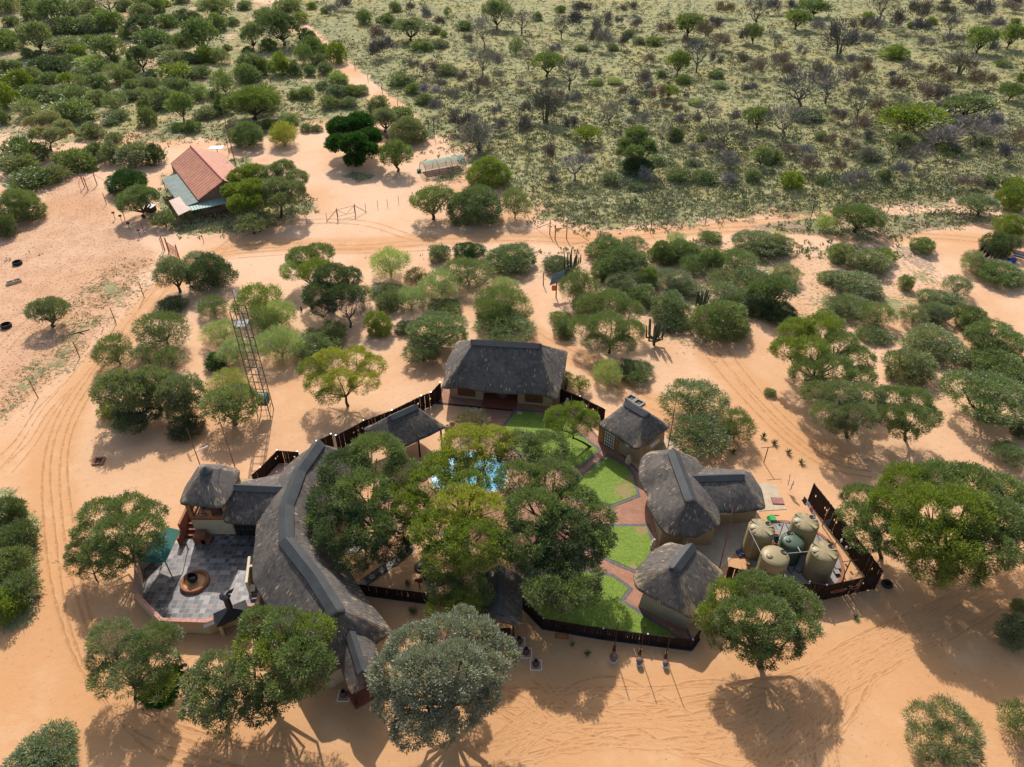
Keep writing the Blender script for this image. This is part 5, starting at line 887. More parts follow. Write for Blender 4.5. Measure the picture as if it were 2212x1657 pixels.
V, F = lathe([(0.12, 0.02), (0.3, 0.12), (0.4, 0.32), (0.42, 0.5), (0.36, 0.68), (0.33, 0.72), (0.30, 0.66), (0.36, 0.45), (0.28, 0.2), (0.001, 0.12)], cc, 18); V = V+np.c_[np.zeros((len(V), 2)), 0.10*np.sin(np.arctan2(V[:, 1]-cc[1], V[:, 0]-cc[0])*3)*(V[:, 2] > 0.75)]; obj('bowl', (V, F), M['black'], t, True); obj('ash', cyl((cc[0], cc[1], 0.42), 0.29, 0.04, 14), M['grey'], t)
# braai counter wall (cream T)
k_ = lambda x, y, z=0: P(269.9+x*.14661, 1160.5+y*.14661, z)
t = thing('braai_counter', k_(1830, 880), 'cream painted T-shaped counter wall at the right side of the patio', 'wall'); a, b, c = k_(1830, 280, 1.7), k_(1785, 665, 1.7), k_(1895, 420, 1.7); fq = Fr(b, a)
obj('counter_wall', fq.box(0, fq.L, -0.1, 0.1, 0.09, 1.7), M['walltop'], t); obj('cross_wall', fq.box(fq.L*0.58, fq.L*0.66, -1.0, -0.1, 0.09, 1.697), M['walltop'], t); obj('tap', merge(tube([fq(fq.L*.72, -0.12, 1.45), fq(fq.L*.72, -0.5, 1.45), fq(fq.L*.72, -0.5, 1.3)], 0.035, 6)), M['steel'], t)
obj('shelf', fq.box(-0.3, 0.4, -0.55, -0.1, 0.8, 0.88), M['winframe'], t)
# braai with hood and chimney
t = thing('braai_fireplace', k_(1500, 1200), 'black steel braai hood with a round cowled chimney on the patio corner', 'fireplace'); a, b = k_(1340, 1260, 1.55), k_(1820, 1050, 1.55); fq = Fr(a, b); L = fq.L
ho = []
V = np.array([fq(0, -0.45, 1.5), fq(L, -0.45, 1.5), fq(L, 0.75, 1.5), fq(0, 0.75, 1.5), fq(0, -0.45, 1.75), fq(L, -0.45, 1.75), fq(L, 0.75, 1.75), fq(0, 0.75, 1.75), fq(L*.4, 0.0, 2.25), fq(L*.62, 0.0, 2.25), fq(L*.62, 0.35, 2.25), fq(L*.4, 0.35, 2.25)])
obj('hood', (V, [(0, 1, 5, 4), (1, 2, 6, 5), (2, 3, 7, 6), (3, 0, 4, 7), (4, 5, 9, 8), (5, 6, 10, 9), (6, 7, 11, 10), (7, 4, 8, 11), (8, 9, 10, 11)]), M['dark'], t)
cb = fq(L*.51, 0.17, 2.2); obj('chimney', cyl(cb, 0.24, 1.55, 8), M['dark'], t); cw = obj('cowl', lathe([(0.42, 1.5), (0.42, 1.62), (0.12, 1.72), (0.001, 1.73)], cb, 8), M['dark'], t); obj('vane', (np.array([cb+A(.05, 0, 1.7), cb+A(.5, .1, 1.7), cb+A(.75, .2, 2.15), cb+A(.35, .1, 2.0), cb+A(.05, .03, 1.7), cb+A(.5, .13, 1.7), cb+A(.75, .23, 2.15), cb+A(.35, .13, 2.0)]), [(0, 1, 2, 3), (7, 6, 5, 4), (0, 4, 5, 1), (1, 5, 6, 2), (2, 6, 7, 3), (3, 7, 4, 0)]), M['dark'], cw)
for x in (0.15, L-0.15): obj('pillar', merge(fq.box(x-0.12, x+0.12, -0.3, 0.1, 0, 1.5)), M['wall'], t)
obj('side_shelf', fq.box(L*0.62, L*1.12, 0.35, 1.0, 1.28, 1.34), M['grey'], t); obj('grill_rack', merge(fq.box(-0.85, -0.1, -0.1, 0.25, 1.58, 1.62)), M['dark'], t)
# green canopy
q = [P(269.9+x*.14661, 982.4+y*.14661, zz) for x, y, zz in [(630, 1065, 2.75), (815, 1110, 2.45), (595, 1580, 2.35), (195, 1575, 2.2), (365, 1475, 2.75)]]
t = thing('green_canopy', ((q[1]+q[3])[0]/2, (q[1]+q[3])[1]/2, 0), 'dark green canvas canopy on the left side of the patio', 'canopy')
bl = q[0]+(q[3]-q[4])*0.9; bl[2] = 2.2; cv = np.array([q[0], q[1], q[2], q[3], q[4], bl]); cv2 = cv-[0, 0, 0.03]
obj('canvas', (np.vstack([cv, cv2]), [(0, 4, 2, 1), (4, 3, 2), (0, 5, 3, 4), (7, 8, 10, 6), (8, 9, 10), (10, 9, 11, 6), (1, 2, 8, 7), (2, 3, 9, 8), (3, 5, 11, 9), (5, 0, 6, 11), (0, 1, 7, 6)]), M['green'], t)
for p_ in (q[1], q[2], q[3], bl): obj('pole', cyl((p_[0], p_[1], 0), 0.045, p_[2]-0.03, 6), M['pole'], t)
# pink terrace and its woven fence pen are below with the fences
sheet('pink_terrace', WP([(603, 1003), (640, 1002), (655, 1005), (640, 1040), (560, 1052), (552, 1048)]), 0.12, 'ptile')
# ---- square hut, double building and front hut
def hut(name, label, cat, ez, eave, rz, ridge, seed, wallins=0.6, **kw):
    ev = [A(x, y, ez+(q[0] if q else 0)) for x, y, *q in eave]; c = np.mean(np.array(ev), 0); t = thing(name, (c[0], c[1], 0), label, cat)
    _, e, out = thatch(t, ev, [A(*r_, rz) for r_ in ridge], seed=seed, **kw); return t, e, out
t, e, out = hut('square_thatched_hut', 'square thatched hut with glass doors and a picture on its cream wall', 'hut', 2.4, [(11.5, 48.9), (13.3, 50.6, .1), (15.05, 52.2), (13.4, 54.1), (11.7, 55.5), (9.8, 54.1), (8.2, 52.35), (9.2, 51.2, .22), (10.4, 50.0, .12)], 4.6, [(11.05, 53.2), (12.45, 51.75)], 11, capw=0.5, corners=[(11.5, 48.9), (15.05, 52.2), (11.7, 55.5), (8.2, 52.35)])
c1, c2, c3 = A(8.46, 52.9, 0), A(11.97, 49.55, 0), A(15.0, 52.75, 0); c4 = c1+c3-c2; fh = Fr(c1, c2)
sc = lambda p_: A(11.72, 52.78, 0)+(p_-A(11.72, 52.78, 0))*0.97
obj('wall', solid([c1, sc(c2), sc(c3), c4], 0, 2.6, 0.06), M['wall'], t); obj('corner_facing', fh.box(0.0, 0.62, -0.06, 0.02, 0, 2.1), M['orange'], t)
dd = obj('glass_doors', fh.box(0.68, 1.95, -0.05, 0.03, 0.02, 1.95), M['white'], t); fr = [fh.box(0.66+i*0.26, 0.70+i*0.26, -0.09, -0.052, 0.02, 1.95) for i in range(6)]+[fh.box(0.66, 2.0, -0.088, -0.054, 0.02+i*0.38, 0.06+i*0.38) for i in range(6)]; obj('frame', merge(*fr), M['winframe'], dd)
obj('corner_facing', fh.box(2.0, 2.3, -0.055, 0.03, 0, 2.1), M['orange'], t)
obj('picture', merge(fh.box(3.2, 3.5, 0.0, 0.07, 1.35, 1.75)), M['white'], t); obj('lizard_ornament', merge(fh.box(2.62, 2.98, -0.02, 0.05, 1.62, 1.68), fh.box(2.7, 2.73, -0.02, 0.05, 1.54, 1.76), fh.box(2.88, 2.91, -0.02, 0.05, 1.54, 1.76)), M['black'], t)
g2 = Fr(sc(c2), sc(c3)); gy = obj('geyser_tank', tube([g2(0.9, -0.35, 1.75), g2(2.3, -0.35, 1.75)], 0.24, 12), M['walltop'], t); 
t, e, out = hut('double_thatched_building', 'double thatched building, its long roof meeting a side wing, in the right of the garden', 'building', 2.4,
  [(12.65, 38.85), (14.8, 38.6, .1), (17.05, 39.9), (17.4, 42.0, -.02), (17.4, 45.6, -.02), (16.6, 47.8), (14.6, 48.9), (12.6, 48.6), (11.7, 47.7), (11.35, 46.4, -.05), (11.15, 45.2, .1), (11.45, 43.9, -.08), (11.75, 43.2), (11.4, 42.0, .05), (11.75, 40.7, .1), (12.0, 39.9)], 5.1, [(13.98, 45.9), (14.4, 40.55)], 12, capw=0.52, corners=[(12.65, 38.85), (17.05, 39.9), (12.2, 48.4), (16.6, 47.8)])
obj('wall', solid([A(12.4, 39.95, 0), A(16.7, 39.9, 0), A(16.7, 47.4, 0), A(12.6, 48.0, 0), A(12.2, 46, 0), A(12.3, 43, 0)], 0, 2.5), M['wall'], t)
wr, we, wo = thatch(t, [A(15.6, 41.45, 2.4), A(18.5, 41.35, 2.4), A(21.25, 41.7, 2.4), A(21.5, 44, 2.35), A(21.1, 46.25, 2.4), A(18, 46.4, 2.4), A(15.6, 46.4, 2.4)], [A(15.0, 43.75, 4.15), A(19.35, 43.95, 4.15)], seed=13, capw=0.45, name='wing_roof', corners=[A(21.25, 41.7, 0), A(21.1, 46.2, 0)])
obj('wing_wall', solid([A(16.8, 42.2, 0), A(21.0, 42.5, 0), A(20.7, 45.6, 0), A(16.8, 45.7, 0)], 0, 2.5), M['wall'], t); obj('geyser_tank', tube([A(17.3, 41.85, 1.85), A(18.6, 41.95, 1.85)], 0.23, 12), M['walltop'], t)
obj('screen_wall', merge(box((14.3, 39.25, 0.8), (0.2, 1.5, 1.6)), box((12.75, 38.6, 0.8), (0.9, 0.2, 1.6), 0.9)), M['walltop'], t)
t, e, out = hut('front_thatched_hut', 'thatched hut with a short rounded ridge at the right end of the south lawn', 'hut', 2.4, [(13.1, 31.05), (14.8, 32.9), (16.25, 35.0), (15.2, 36.6), (12.6, 38.1), (10.9, 37.0), (9.3, 34.9), (9.35, 33.7), (11.2, 32.3)], 4.6, [(13.5, 35.9), (12.1, 34.15)], 14, capw=0.48, corners=[(13.1, 31.05), (16.25, 35), (12.6, 38.1), (9.3, 34.3)], corner_w=0.8)
obj('wall', solid([A(9.75, 33.8, 0), A(13.05, 31.7, 0), A(15.9, 35.2, 0), A(12.5, 37.6, 0)], 0, 2.55, 0.10), M['wall'], t)
# ---- small gate roof
t = thing('thatched_gate_roof', (-0.95, 32.8, 0), 'small thatched gable roof over the garden gate, between the two low fences', 'gate roof')
thatch(t, [A(-2.65, 30.55, 2.3), A(-1.6, 30.4, 2.9), A(-0.95, 30.35, 3.3), A(-0.3, 30.4, 2.9), A(0.7, 30.5, 2.3), A(0.72, 34.9, 2.3), A(-0.95, 35.0, 3.2), A(-2.6, 34.9, 2.3)], [A(-0.93, 34.9, 3.6), A(-0.97, 30.7, 3.6)], 'thatch_old', 15, 0.42, round_ends=False, bulge=0.04, corners=[A(0.7, 30.5, 0)])
for q_ in ((-2.2, 31.0), (0.1, 31.1), (-2.2, 34.5), (0.1, 34.5)): obj('post', cyl((*q_, 0), 0.08, 2.5, 8), M['winframe'], t)
sk = obj('animal_skull', merge(lathe([(0.02, 0), (0.09, 0.08), (0.1, 0.2), (0.03, 0.3)], (-0.97, 30.2, 2.35), 8), tube([(-0.97, 30.2, 2.62), (-1.15, 30.2, 2.75), (-1.2, 30.2, 2.95)], 0.02, 4), tube([(-0.97, 30.2, 2.62), (-0.79, 30.2, 2.75), (-0.74, 30.2, 2.95)], 0.02, 4)), M['white'], t); obj('gate_leaf', box((-1.05, 31.1, 0.65), (1.9, 0.06, 1.3)), M['wood'], t)
# ---- farmhouse
gp = lambda x, y, z=0: P(323.9+x*.2552, 302.3+y*.2552, z)
lb_, lf = A(-57.4, 119.0, 2.7), A(-47.6, 104.0, 2.7); wv2 = A(7.3, 4.55, 0); rb, rf = lb_+wv2, lf+wv2; mb, mf = (lb_+rb)/2, (lf+rf)/2; mb[2] = mf[2] = 4.9; mb -= [0.35, 0.2, 0]; 
th_ = 0.08; t = thing('farmhouse', ((lb_+rf)[0]/2, (lb_+rf)[1]/2, 0), 'farmhouse with a terracotta-red corrugated roof and green verandah roofs', 'house'); fh = Fr(lf, lb_)
rfm = corr_mat('terracotta_roof_sheets', (0.46, 0.175, 0.10), -math.atan2((lb_-lf)[1], (lb_-lf)[0]), 0.9, 0.6); vd = A(0, 0, th_)
V = np.array([lb_, lf, mf, mb, rb, rf]); obj('roof', (np.vstack([V+vd, V]), [(0, 1, 2, 3), (3, 2, 5, 4), (6, 9, 8, 7), (9, 10, 11, 8), (1, 7, 8, 2), (2, 8, 11, 5), (0, 3, 9, 6), (3, 4, 10, 9), (0, 6, 7, 1), (4, 5, 11, 10)]), rfm, t)
obj('ridge_tiles', tube([mb+[0, 0, .1], mf+[0, 0, .1]], 0.16, 8), paint('ridge_tile', (0.52, 0.16, 0.13), 0.6, 0.25, 4), t)
W0 = [lf+(mf-lf)*.06*[1, 1, 0]+fh.x*.4, rf-(mf-lf)*.06*[1, 1, 0]+fh.x*.4, rb-fh.x*.4, lb_-fh.x*.4]; fg = Fr(W0[0], W0[1]); Lg = fg.L
gm = paint('brown_brick_wall', (0.22, 0.15, 0.11), 0.9, 0.2, 4); obj('wall', merge(prism(W0, 0, 2.66), (np.array([fg(0, 0, 2.66), fg(Lg, 0, 2.66), fg(Lg/2, 0, 4.7), fg(0, .15, 2.66), fg(Lg, .15, 2.66), fg(Lg/2, .15, 4.7)]), [(0, 1, 2), (5, 4, 3), (0, 2, 5, 3), (1, 4, 5, 2)])), gm, t)
window(t, fg, 1.2, 2.6, 0, 0.9, 1.9, 4, 2); d_ = obj('door', fg.box(4.1, 5.0, -0.05, -0.005, 0.05, 2.0), M['black'], t); obj('handle', fg.box(4.2, 4.26, -0.1, -0.052, 1.0, 1.1), M['steel'], d_)
fl = Fr(lf, lb_); grm = corr_mat('green_roof_sheets', (0.14, 0.20, 0.17), -fl.rz, 0.5); grf = corr_mat('pale_green_roof_sheets', (0.30, 0.42, 0.36), -fg.rz, 0.4)
vl = [fl(-0.1, 0, 2.55), fl(fl.L*0.74, 0, 2.55), fl(fl.L*0.74, 2.6, 2.2), fl(-0.1, 2.6, 2.2)]
obj('side_verandah_roof', (np.vstack([np.array(vl), np.array(vl)-[0, 0, .06]]), [(0, 1, 2, 3), (7, 6, 5, 4), (0, 4, 5, 1), (1, 5, 6, 2), (2, 6, 7, 3), (3, 7, 4, 0)]), grm, t)
vf = [fg(-2.5, 0.0, 2.53), fg(Lg, 0.0, 2.53), fg(Lg, -2.4, 2.15), fg(-2.5, -2.2, 2.15)]; vf[0] = fl(-0.1, 2.6, 2.21)
obj('front_verandah_roof', (np.vstack([np.array(vf), np.array(vf)-[0, 0, .06]]), [(0, 3, 2, 1), (7, 4, 5, 6), (0, 4, 7, 3), (1, 5, 4, 0), (2, 6, 5, 1), (3, 7, 6, 2)]), grf, t)
for p_ in (fl(0, 2.5), fl(fl.L*.37, 2.5), fl(fl.L*.72, 2.5), fg(-2.3, -2.1), fg(1.2, -2.2), fg(4.0, -2.2), fg(Lg-.2, -2.3)): obj('verandah_post', cyl((p_[0], p_[1], 0), 0.06, 2.1, 6), M['pole'], t)
obj('verandah_floor', merge(fg.box(-0.2, 3.4, -2.0, -0.01, 0, 0.1)), M['rtile'], t); obj('path_slab', fg.box(4.2, 5.1, -4.6, -2.1, 0.0, 0.06), M['rtile'], t)
q = [gp(160, 515, 2.3), gp(260, 475, 2.3), gp(345, 590, 2.3), gp(240, 640, 2.1)]; t = thing('pink_shade_awning', ((q[0]+q[2])[0]/2, (q[0]+q[2])[1]/2, 0), 'faded pink shade sail awning on thin poles at the farmhouse corner', 'awning')
obj('sheet', (np.vstack([np.array(q), np.array(q)-[0, 0, .05]]), [(0, 3, 2, 1), (4, 5, 6, 7), (0, 1, 5, 4), (1, 2, 6, 5), (2, 3, 7, 6), (3, 0, 4, 7)]), paint('pink_shade', (0.60, 0.45, 0.37), 0.8, 0.08), t)
for p_ in q: obj('pole', cyl((p_[0], p_[1], 0), 0.05, p_[2]-.05, 6), M['pole'], t)
# ================================================================ FENCES
def fence(label, line, h, name='woven_fence', every=2.6, capr=0.05, slat=0.16, plinth=False, posts=True, lean=0.05, h1=None, poster='wood', gaps=True, loc=None):
    line = np.array([np.asarray(p, float)[:2] for p in line]); t = thing(name, (*line[len(line)//2], 0), label, 'fence'); rg = np.random.default_rng(int(abs(line[0, 0])*10)); pan, rails = [], []
    d = densify(np.c_[line, np.zeros(len(line))], slat, False); n = len(d)
    for i in range(n-1):
        hh = h if h1 is None else h+(h1-h)*i/n; m = (d[i]+d[i+1])/2; v = d[i+1]-d[i]; rz = math.atan2(v[1], v[0]); L_ = np.linalg.norm(v)
        if gaps and rg.random() < 0.10: pan.append(box((m[0], m[1], hh*0.28), (L_*0.9, 0.035, hh*0.5), rz)); pan.append(box((m[0], m[1], hh*0.8), (L_*0.9, 0.035, hh*0.3), rz))
        else: pan.append(box((m[0]+0.012*rg.normal(), m[1]+0.012*rg.normal(), hh*(0.5+0.01*rg.normal())), (L_*(0.985), 0.035, hh), rz))
    obj('woven_panel', merge(*pan), M['wood'], t)
    for a, b in zip(line[:-1], line[1:]):
        for hz in ((0.3, 0.97) if h > 1.0 else (0.95,)): rails.append(tube([(*a, (h1 or h)*hz if 0 else h*hz), (*b, h*hz)], 0.05, 5))
    if h1 is None: obj('rail', merge(*rails), M['wood'], t)
    if posts:
        for p in densify(np.c_[line, np.zeros(len(line))], every, False): po = obj('post', cyl((p[0], p[1], 0), 0.06, h+0.04 if h1 is None else max(h, h1), 6), M['wood'], t); obj('post_cap', cyl((p[0], p[1], (h if h1 is None else max(h, h1))+0.04), 0.07, 0.05, 6), M['steel'], po)
    if plinth: obj('plinth', merge(*[box((*(np.array(a)+b)[:2]/2, 0.06), (np.linalg.norm(b-a)+0.1, 0.34, 0.12), math.atan2((b-a)[1], (b-a)[0])) for a, b in zip(line[:-1], line[1:])]), M['kerb'], t)
    return t
fence('dark woven fence from the guest house past the gazebo towards the hall', [P(952.8, 857), P(932.8, 878), P(912, 886), P(850, 917), P(790, 940), P(731, 972)], 1.85)
fence('short dark woven fence behind the top end of the curved hall', [P(720.8, 969), P(690, 984)], 1.85)
fence('dark woven fence around the pink tiled terrace', [P(649, 1003), P(605, 1000), P(570, 1037), P(552, 1052)], 1.6)
fence('dark woven fence from the guest house to the square hut', [P(1209.3, 869), P(1250, 887), P(1303, 914)], 1.85)
fence('low dark fence between the hall and the gate roof', [P(779.7, 1282), P(850, 1292), P(922, 1301), P(1040, 1312)], 1.15, 'low_slatted_fence', plinth=True, slat=0.12, gaps=False)
fence('low dark fence along the south lawn, with a name board', [P(1128, 1309), P(1173, 1356), P(1300, 1378), P(1491, 1402), P(1507, 1380)], 1.15, 'low_slatted_fence', plinth=True, slat=0.12, gaps=False)
fence('tall dark slatted fence along the right side of the tank yard', [P(1744.5, 1083), P(1800, 1155), P(1887, 1271)], 2.25, 'tank_yard_fence', slat=0.14)
fence('tall dark slatted fence closing the bottom of the tank yard', [P(1887, 1272), P(1770.8, 1297), P(1735, 1290)], 1.9, 'tank_yard_fence', slat=0.09)
fence('dark slatted fence behind the dense tree at the tank yard corner', [P(1566, 1255), P(1620, 1268), P(1690, 1290), P(1735, 1292)], 1.8, 'tank_yard_fence', slat=0.14)
# two rust-coloured cut-outs on the tank yard fence (flat animal-like shapes, generic)
fa = Fr(P(1770.8, 1297), P(1887, 1272)); 
for x0, w_, h_ in ((0.6, 1.3, 0.35), (2.4, 0.7, 0.5)):
    pts = [fa(x0+w_*(0.5+0.5*math.cos(a)*(1+0.2*math.sin(3*a))), -0.09, 0.95+h_*0.5*math.sin(a)*(1+0.3*math.cos(2*a))) for a in np.linspace(0, 6.283, 20)]
    o = obj('metal_fence_ornament', tube(pts, 0.035, 5), M['rust']); tag(o, 'rust-red %s scroll ornament on the outside of the bottom tank yard fence' % ('long' if w_ > 1 else 'round'), 'ornament')
nb = Fr(P(1198, 1383), P(1224, 1386)); t = thing('name_board', nb(0, 0), 'brown name board with small orange lettering on the low lawn fence', 'sign'); obj('board', nb.box(0, 1.0, -0.1, -0.05, 0.45, 1.0), M['rust'] if False else paint('brown_board', (0.13, 0.045, 0.03), 0.6, 0.2), t)
ltr = []
for r_ in range(3):
    x = 0.14
    rg = random.Random(r_)
    while x < 0.84: wd = rg.choice((0.03, 0.04, 0.05)); ltr.append(nb.box(x, x+wd, -0.112, -0.101, 0.86-r_*0.14, 0.91-r_*0.14)); x += wd+0.015
obj('lettering', merge(*ltr), paint('orange_letters', (0.55, 0.22, 0.05), 0.6, 0.1), t)
for px_, hh in ((1199.5, 1.05), (1222.5, 1.05)): pass
# ================================================================ TANK YARD
pc = P(1712, 1205); t = thing('tank_plinth', (pc[0], pc[1], 0), 'round brick-edged concrete plinth carrying the water tanks', 'plinth'); n_ = 40
obj('slab', cyl((pc[0], pc[1], 0), 3.75, 0.14, n_), M['grey'], t); obj('brick_edge', lathe([(3.7, 0), (3.7, 0.2), (3.95, 0.2), (3.97, 0)], (pc[0], pc[1], 0), n_), M['redbrick'], t)
sheet('concrete_yard', [(19.9, 47.4), (24.2, 47.0), (24.3, 43.9), (21.8, 43.7), (20.5, 41.0), (16.6, 37.0), (13.9, 39.8), (17, 41.8), (21.2, 42.6)], 0.035, 'conc')
sheet('concrete_apron', [(14.8, 53.5), (16.4, 52.6), (14.6, 49.6), (12.3, 49.2), (13.6, 51)], 0.035, 'conc')
def water_tank(name, label, c, r, h, kind, mat, seed=0):
    t = thing(name, (c[0], c[1], 0.14), label, 'water tank', 'plastic water tanks'); prof = []
    nr = 17; z0 = 0.14
    for i in range(nr*4+1):
        u = i/(nr*4); prof.append((r*(1+0.04*(0.5+0.5*math.cos(2*math.pi*i/4))), z0+u*(h-0.25)))
    body = lathe(prof, (c[0], c[1], 0), 40); obj('tank_body', body, M[mat], t, True); zt = z0+h-0.25
    lid = lathe([(r*1.02, 0), (r*1.0, 0.06), (r*0.7, 0.17), (r*0.35, 0.24), (0.001, 0.26)], (c[0], c[1], zt), 40); V = lid[0]
    ang = np.arctan2(V[:, 1]-c[1], V[:, 0]-c[0]); rr = np.hypot(V[:, 0]-c[0], V[:, 1]-c[1])
    if kind == 'star': V[:, 2] += 0.012*np.cos(ang*9)*(rr/r)**1.5*(rr > 0.1)
    tp = obj('tank_top', lid, M[mat], t, True)
    if kind == 'star': s = [box((c[0], c[1], zt+0.19), (2*r*0.96, 0.30, 0.12), a) for a in (-0.95,)]+[box((c[0], c[1], zt+0.17), (2*r*0.94, 0.13, 0.12), a) for a in (0.1,)]+[box((c[0]+math.cos(a)*r*0.72, c[1]+math.sin(a)*r*0.72, zt+0.14), (0.42*r, 0.04, 0.07), a) for a in (0.5, -0.4, 1.2, 1.8, 2.6, 3.7, 4.3)]; obj('ribs', merge(*s), M[mat], tp)
    else:
        s = [lathe([(r*0.1, 0.0), (r*0.28, 0.0), (r*0.27, 0.08), (0.001, 0.09)], (c[0]-r*0.45, c[1]-r*0.1, zt+0.16), 16)]+[tube([(c[0]+r*(0.15+k*0.16)+r*0.62*math.cos(a), c[1]-r*(0.05+k*0.35)+r*(0.5)*math.sin(a)*0.8, zt+0.18-0.05*k) for a in np.linspace(0.6, 2.5, 9)], 0.05, 5) for k in (0, 1)]; obj('ribs', merge(*s), M[mat], tp, True)
    a = 0.55 if kind == 'star' else 1.0 if mat == 'tankg' else 0.35; a = {'tankg': 1.75}.get(mat, a); lc = (c[0]+math.cos(a)*r*0.68, c[1]+math.sin(a)*r*0.68, zt+0.12); ob = obj('manhole_lid', lathe([(0.24, 0), (0.24, 0.09), (0.2, 0.12), (0.1, 0.09), (0.001, 0.09)], lc, 18), M['black'], t); return t
tk = lambda x, y, z: P((2900+x/3.682)/1.8526, (1880+y/3.682)/1.8526, z)
TK = {}
for k, (x, y, r, h, kd, mt, lab) in dict(a=(545, 850, 1.03, 3.0, 'star', 'tank', 'sand-coloured ribbed water tank nearest the thatched wing'), b=(1195, 755, 1.03, 3.0, 'star', 'tank', 'sand-coloured ribbed water tank farthest back, nearest the washing line'), c=(1005, 1025, 0.9, 2.3, 'round', 'tankg', 'dark green water tank in the middle of the group'), d=(745, 1255, 1.05, 2.9, 'round', 'tank', 'olive-sand water tank with black handwriting, at the front left of the group'), e=(1470, 1190, 1.03, 3.0, 'star', 'tank', 'sand-coloured ribbed water tank at the front right of the group')).items():
    c = tk(x, y, h+0.05); TK[k] = (c, h); water_tank('water_tank', lab, c, r, h, kd, mt)
tm = paint('olive_tank_plastic', (0.36, 0.33, 0.17), 0.45, 0.06, 0.6)
wr_ = TK['d'][0]; q = []
for i, (dx, dz, rot) in enumerate(((0, 0, 0), (0.13, 0.0, 1), (0.24, -.02, 0), (0.33, 0, 1), (0.42, -.01, 0))):   # the scrawled word on the front left tank
    a = -1.35+dx*0.9; p = A(wr_[0]+1.085*math.cos(a), wr_[1]+1.085*math.sin(a), 2.05+dz); tn = A(-math.sin(a), math.cos(a), 0)
    st = [[(-.03, .1), (.0, .12), (.03, .1), (.02, -.08), (-.03, -.1), (-.06, -.06)], [(0, .03), (-.03, 0), (0, -.04), (.03, 0), (0, .03)], [(-.02, .03), (-.02, -.04), (.02, -.04), (.03, .03), (.03, -.04)], [(0, .11), (0, -.04)], [(-.02, 0), (.02, .02), (0, .04), (-.03, 0), (.02, -.04)]][i]
    q.append(tube([p+tn*u+[0, 0, v] for u, v in st], 0.009, 4))
tdo = [o for o in COL.objects if o.get('label', '').startswith('olive-sand')][0]; obj('handwriting', merge(*q), M['black'], tdo)
def pipes(label, paths, mat='steel', r=0.035, name='water_pipe'): o = obj(name, merge(*[tube(p, r, 6) for p in paths]), M[mat]); return tag(o, label, 'pipe')
zz = 3.05; M['steel2'] = paint('dull_pipe', (0.30, 0.29, 0.27), 0.6, 0.2); pipes('white pipe joining the two rear tanks', [[tk(710, 800, zz), tk(890, 782, zz), tk(1035, 760, zz)], [tk(890, 785, zz), tk(945, 895, 2.6)], [tk(862, 790, zz), tk(790, 1015, 0.15)]], 'steel')
pipes('white pipe from the front left tank to the front right tank', [[tk(925, 1232, 2.95), tk(1115, 1215, 2.95), tk(1305, 1198, 2.95)], [tk(1115, 1215, 2.95), tk(1072, 1135, 2.45)]], 'steel2')
pipes('long slanting pipe between the left and front left tanks', [[tk(385, 862, 2.95), tk(355, 875, 2.95), tk(545, 1255, 2.9)], [tk(430, 1040, 2.9), tk(345, 1330, 0.15)]], 'steel2', 0.03)
pipes('black hoses lying under the front tanks', [[tk(900, 1400, .2), tk(960, 1500, .18), tk(1010, 1640, .18)], [tk(1110, 1240, 1.6), tk(1000, 1500, .2)], [tk(1050, 1480, .2), tk(1080, 1515, .2), tk(1180, 1490, .2)]], 'black', 0.03, 'hose')
t = thing('engine_pump', tk(735, 1080, .14), 'orange and green engine pump between the tanks', 'pump'); c = tk(735, 1080, .14); obj('frame', merge(*[box(c+[dx, dy, .25], (0.05, 0.05, 0.5)) for dx in (-.25, .25) for dy in (-.2, .2)], box(c+[0, 0, .03], (.6, .5, .06))), M['rust'], t); obj('engine', merge(box(c+[0, 0, .45], (0.34, 0.3, 0.35)), cyl(c+[0, -.15, .3], 0.14, 0.25, 10)), M['green'], t); obj('tank_cover', box(c+[0, .1, .75], (0.36, 0.26, 0.16)), M['black'], t); obj('exhaust', box(c+[-.02, .35, .8], (0.3, 0.18, 0.12)), paint('orange_paint', (0.65, 0.16, 0.03), 0.5, 0.1), t)
t = thing('wheelbarrow', tk(690, 730, 0), 'green upturned wheelbarrow behind the left tank', 'wheelbarrow'); c = tk(690, 740, 0); V = np.array([c+A(*v) for v in [(-.38, -.45, .0), (.38, -.5, .0), (.3, .35, 0), (0, .62, 0), (-.4, .35, 0), (-.24, -.3, .36), (.26, -.34, .36), (.18, .2, .36), (0, .34, .36), (-.26, .2, .36)]])
obj('tray', (V, [(0, 1, 6, 5), (1, 2, 7, 6), (2, 3, 8, 7), (3, 4, 9, 8), (4, 0, 5, 9), (5, 6, 7, 8, 9)]), paint('green_paint', (0.03, 0.33, 0.09), 0.5, 0.1), t); obj('wheel', tube([c+A(.38, -.5, .2), c+A(.46, -.5, .2)], 0.17, 12), M['black'], t); obj('handle', merge(tube([c+A(.2, -.4, .3), c+A(.6, -1.0, .25)], .02, 5), tube([c+A(-.2, -.4, .3), c+A(.1, -1.05, .25)], .02, 5)), M['dark'], t)
c = tk(265, 1215, .14); tag(obj('folded_tarpaulin', merge(box(c, (1.0, 0.62, 0.10), 0.25), box(c+[.1, -.03, .08], (0.7, 0.55, 0.08), -0.1)), M['blue']), 'folded dark blue tarpaulin on the left edge of the tank plinth', 'tarpaulin')
c = tk(335, 1410, .14); t = thing('watering_can', c, 'small grey-green watering can beside the front left tank', 'watering can'); obj('can_body', cyl(c, 0.14, 0.26, 12), M['tankg'], t); obj('spout', tube([c+A(.1, 0, .08), c+A(.34, .02, .3)], .025, 6), M['tankg'], t); obj('handle', tube([c+A(-.12, 0, .05), c+A(-.24, 0, .2), c+A(-.08, 0, .32)], .015, 5), M['tankg'], t)
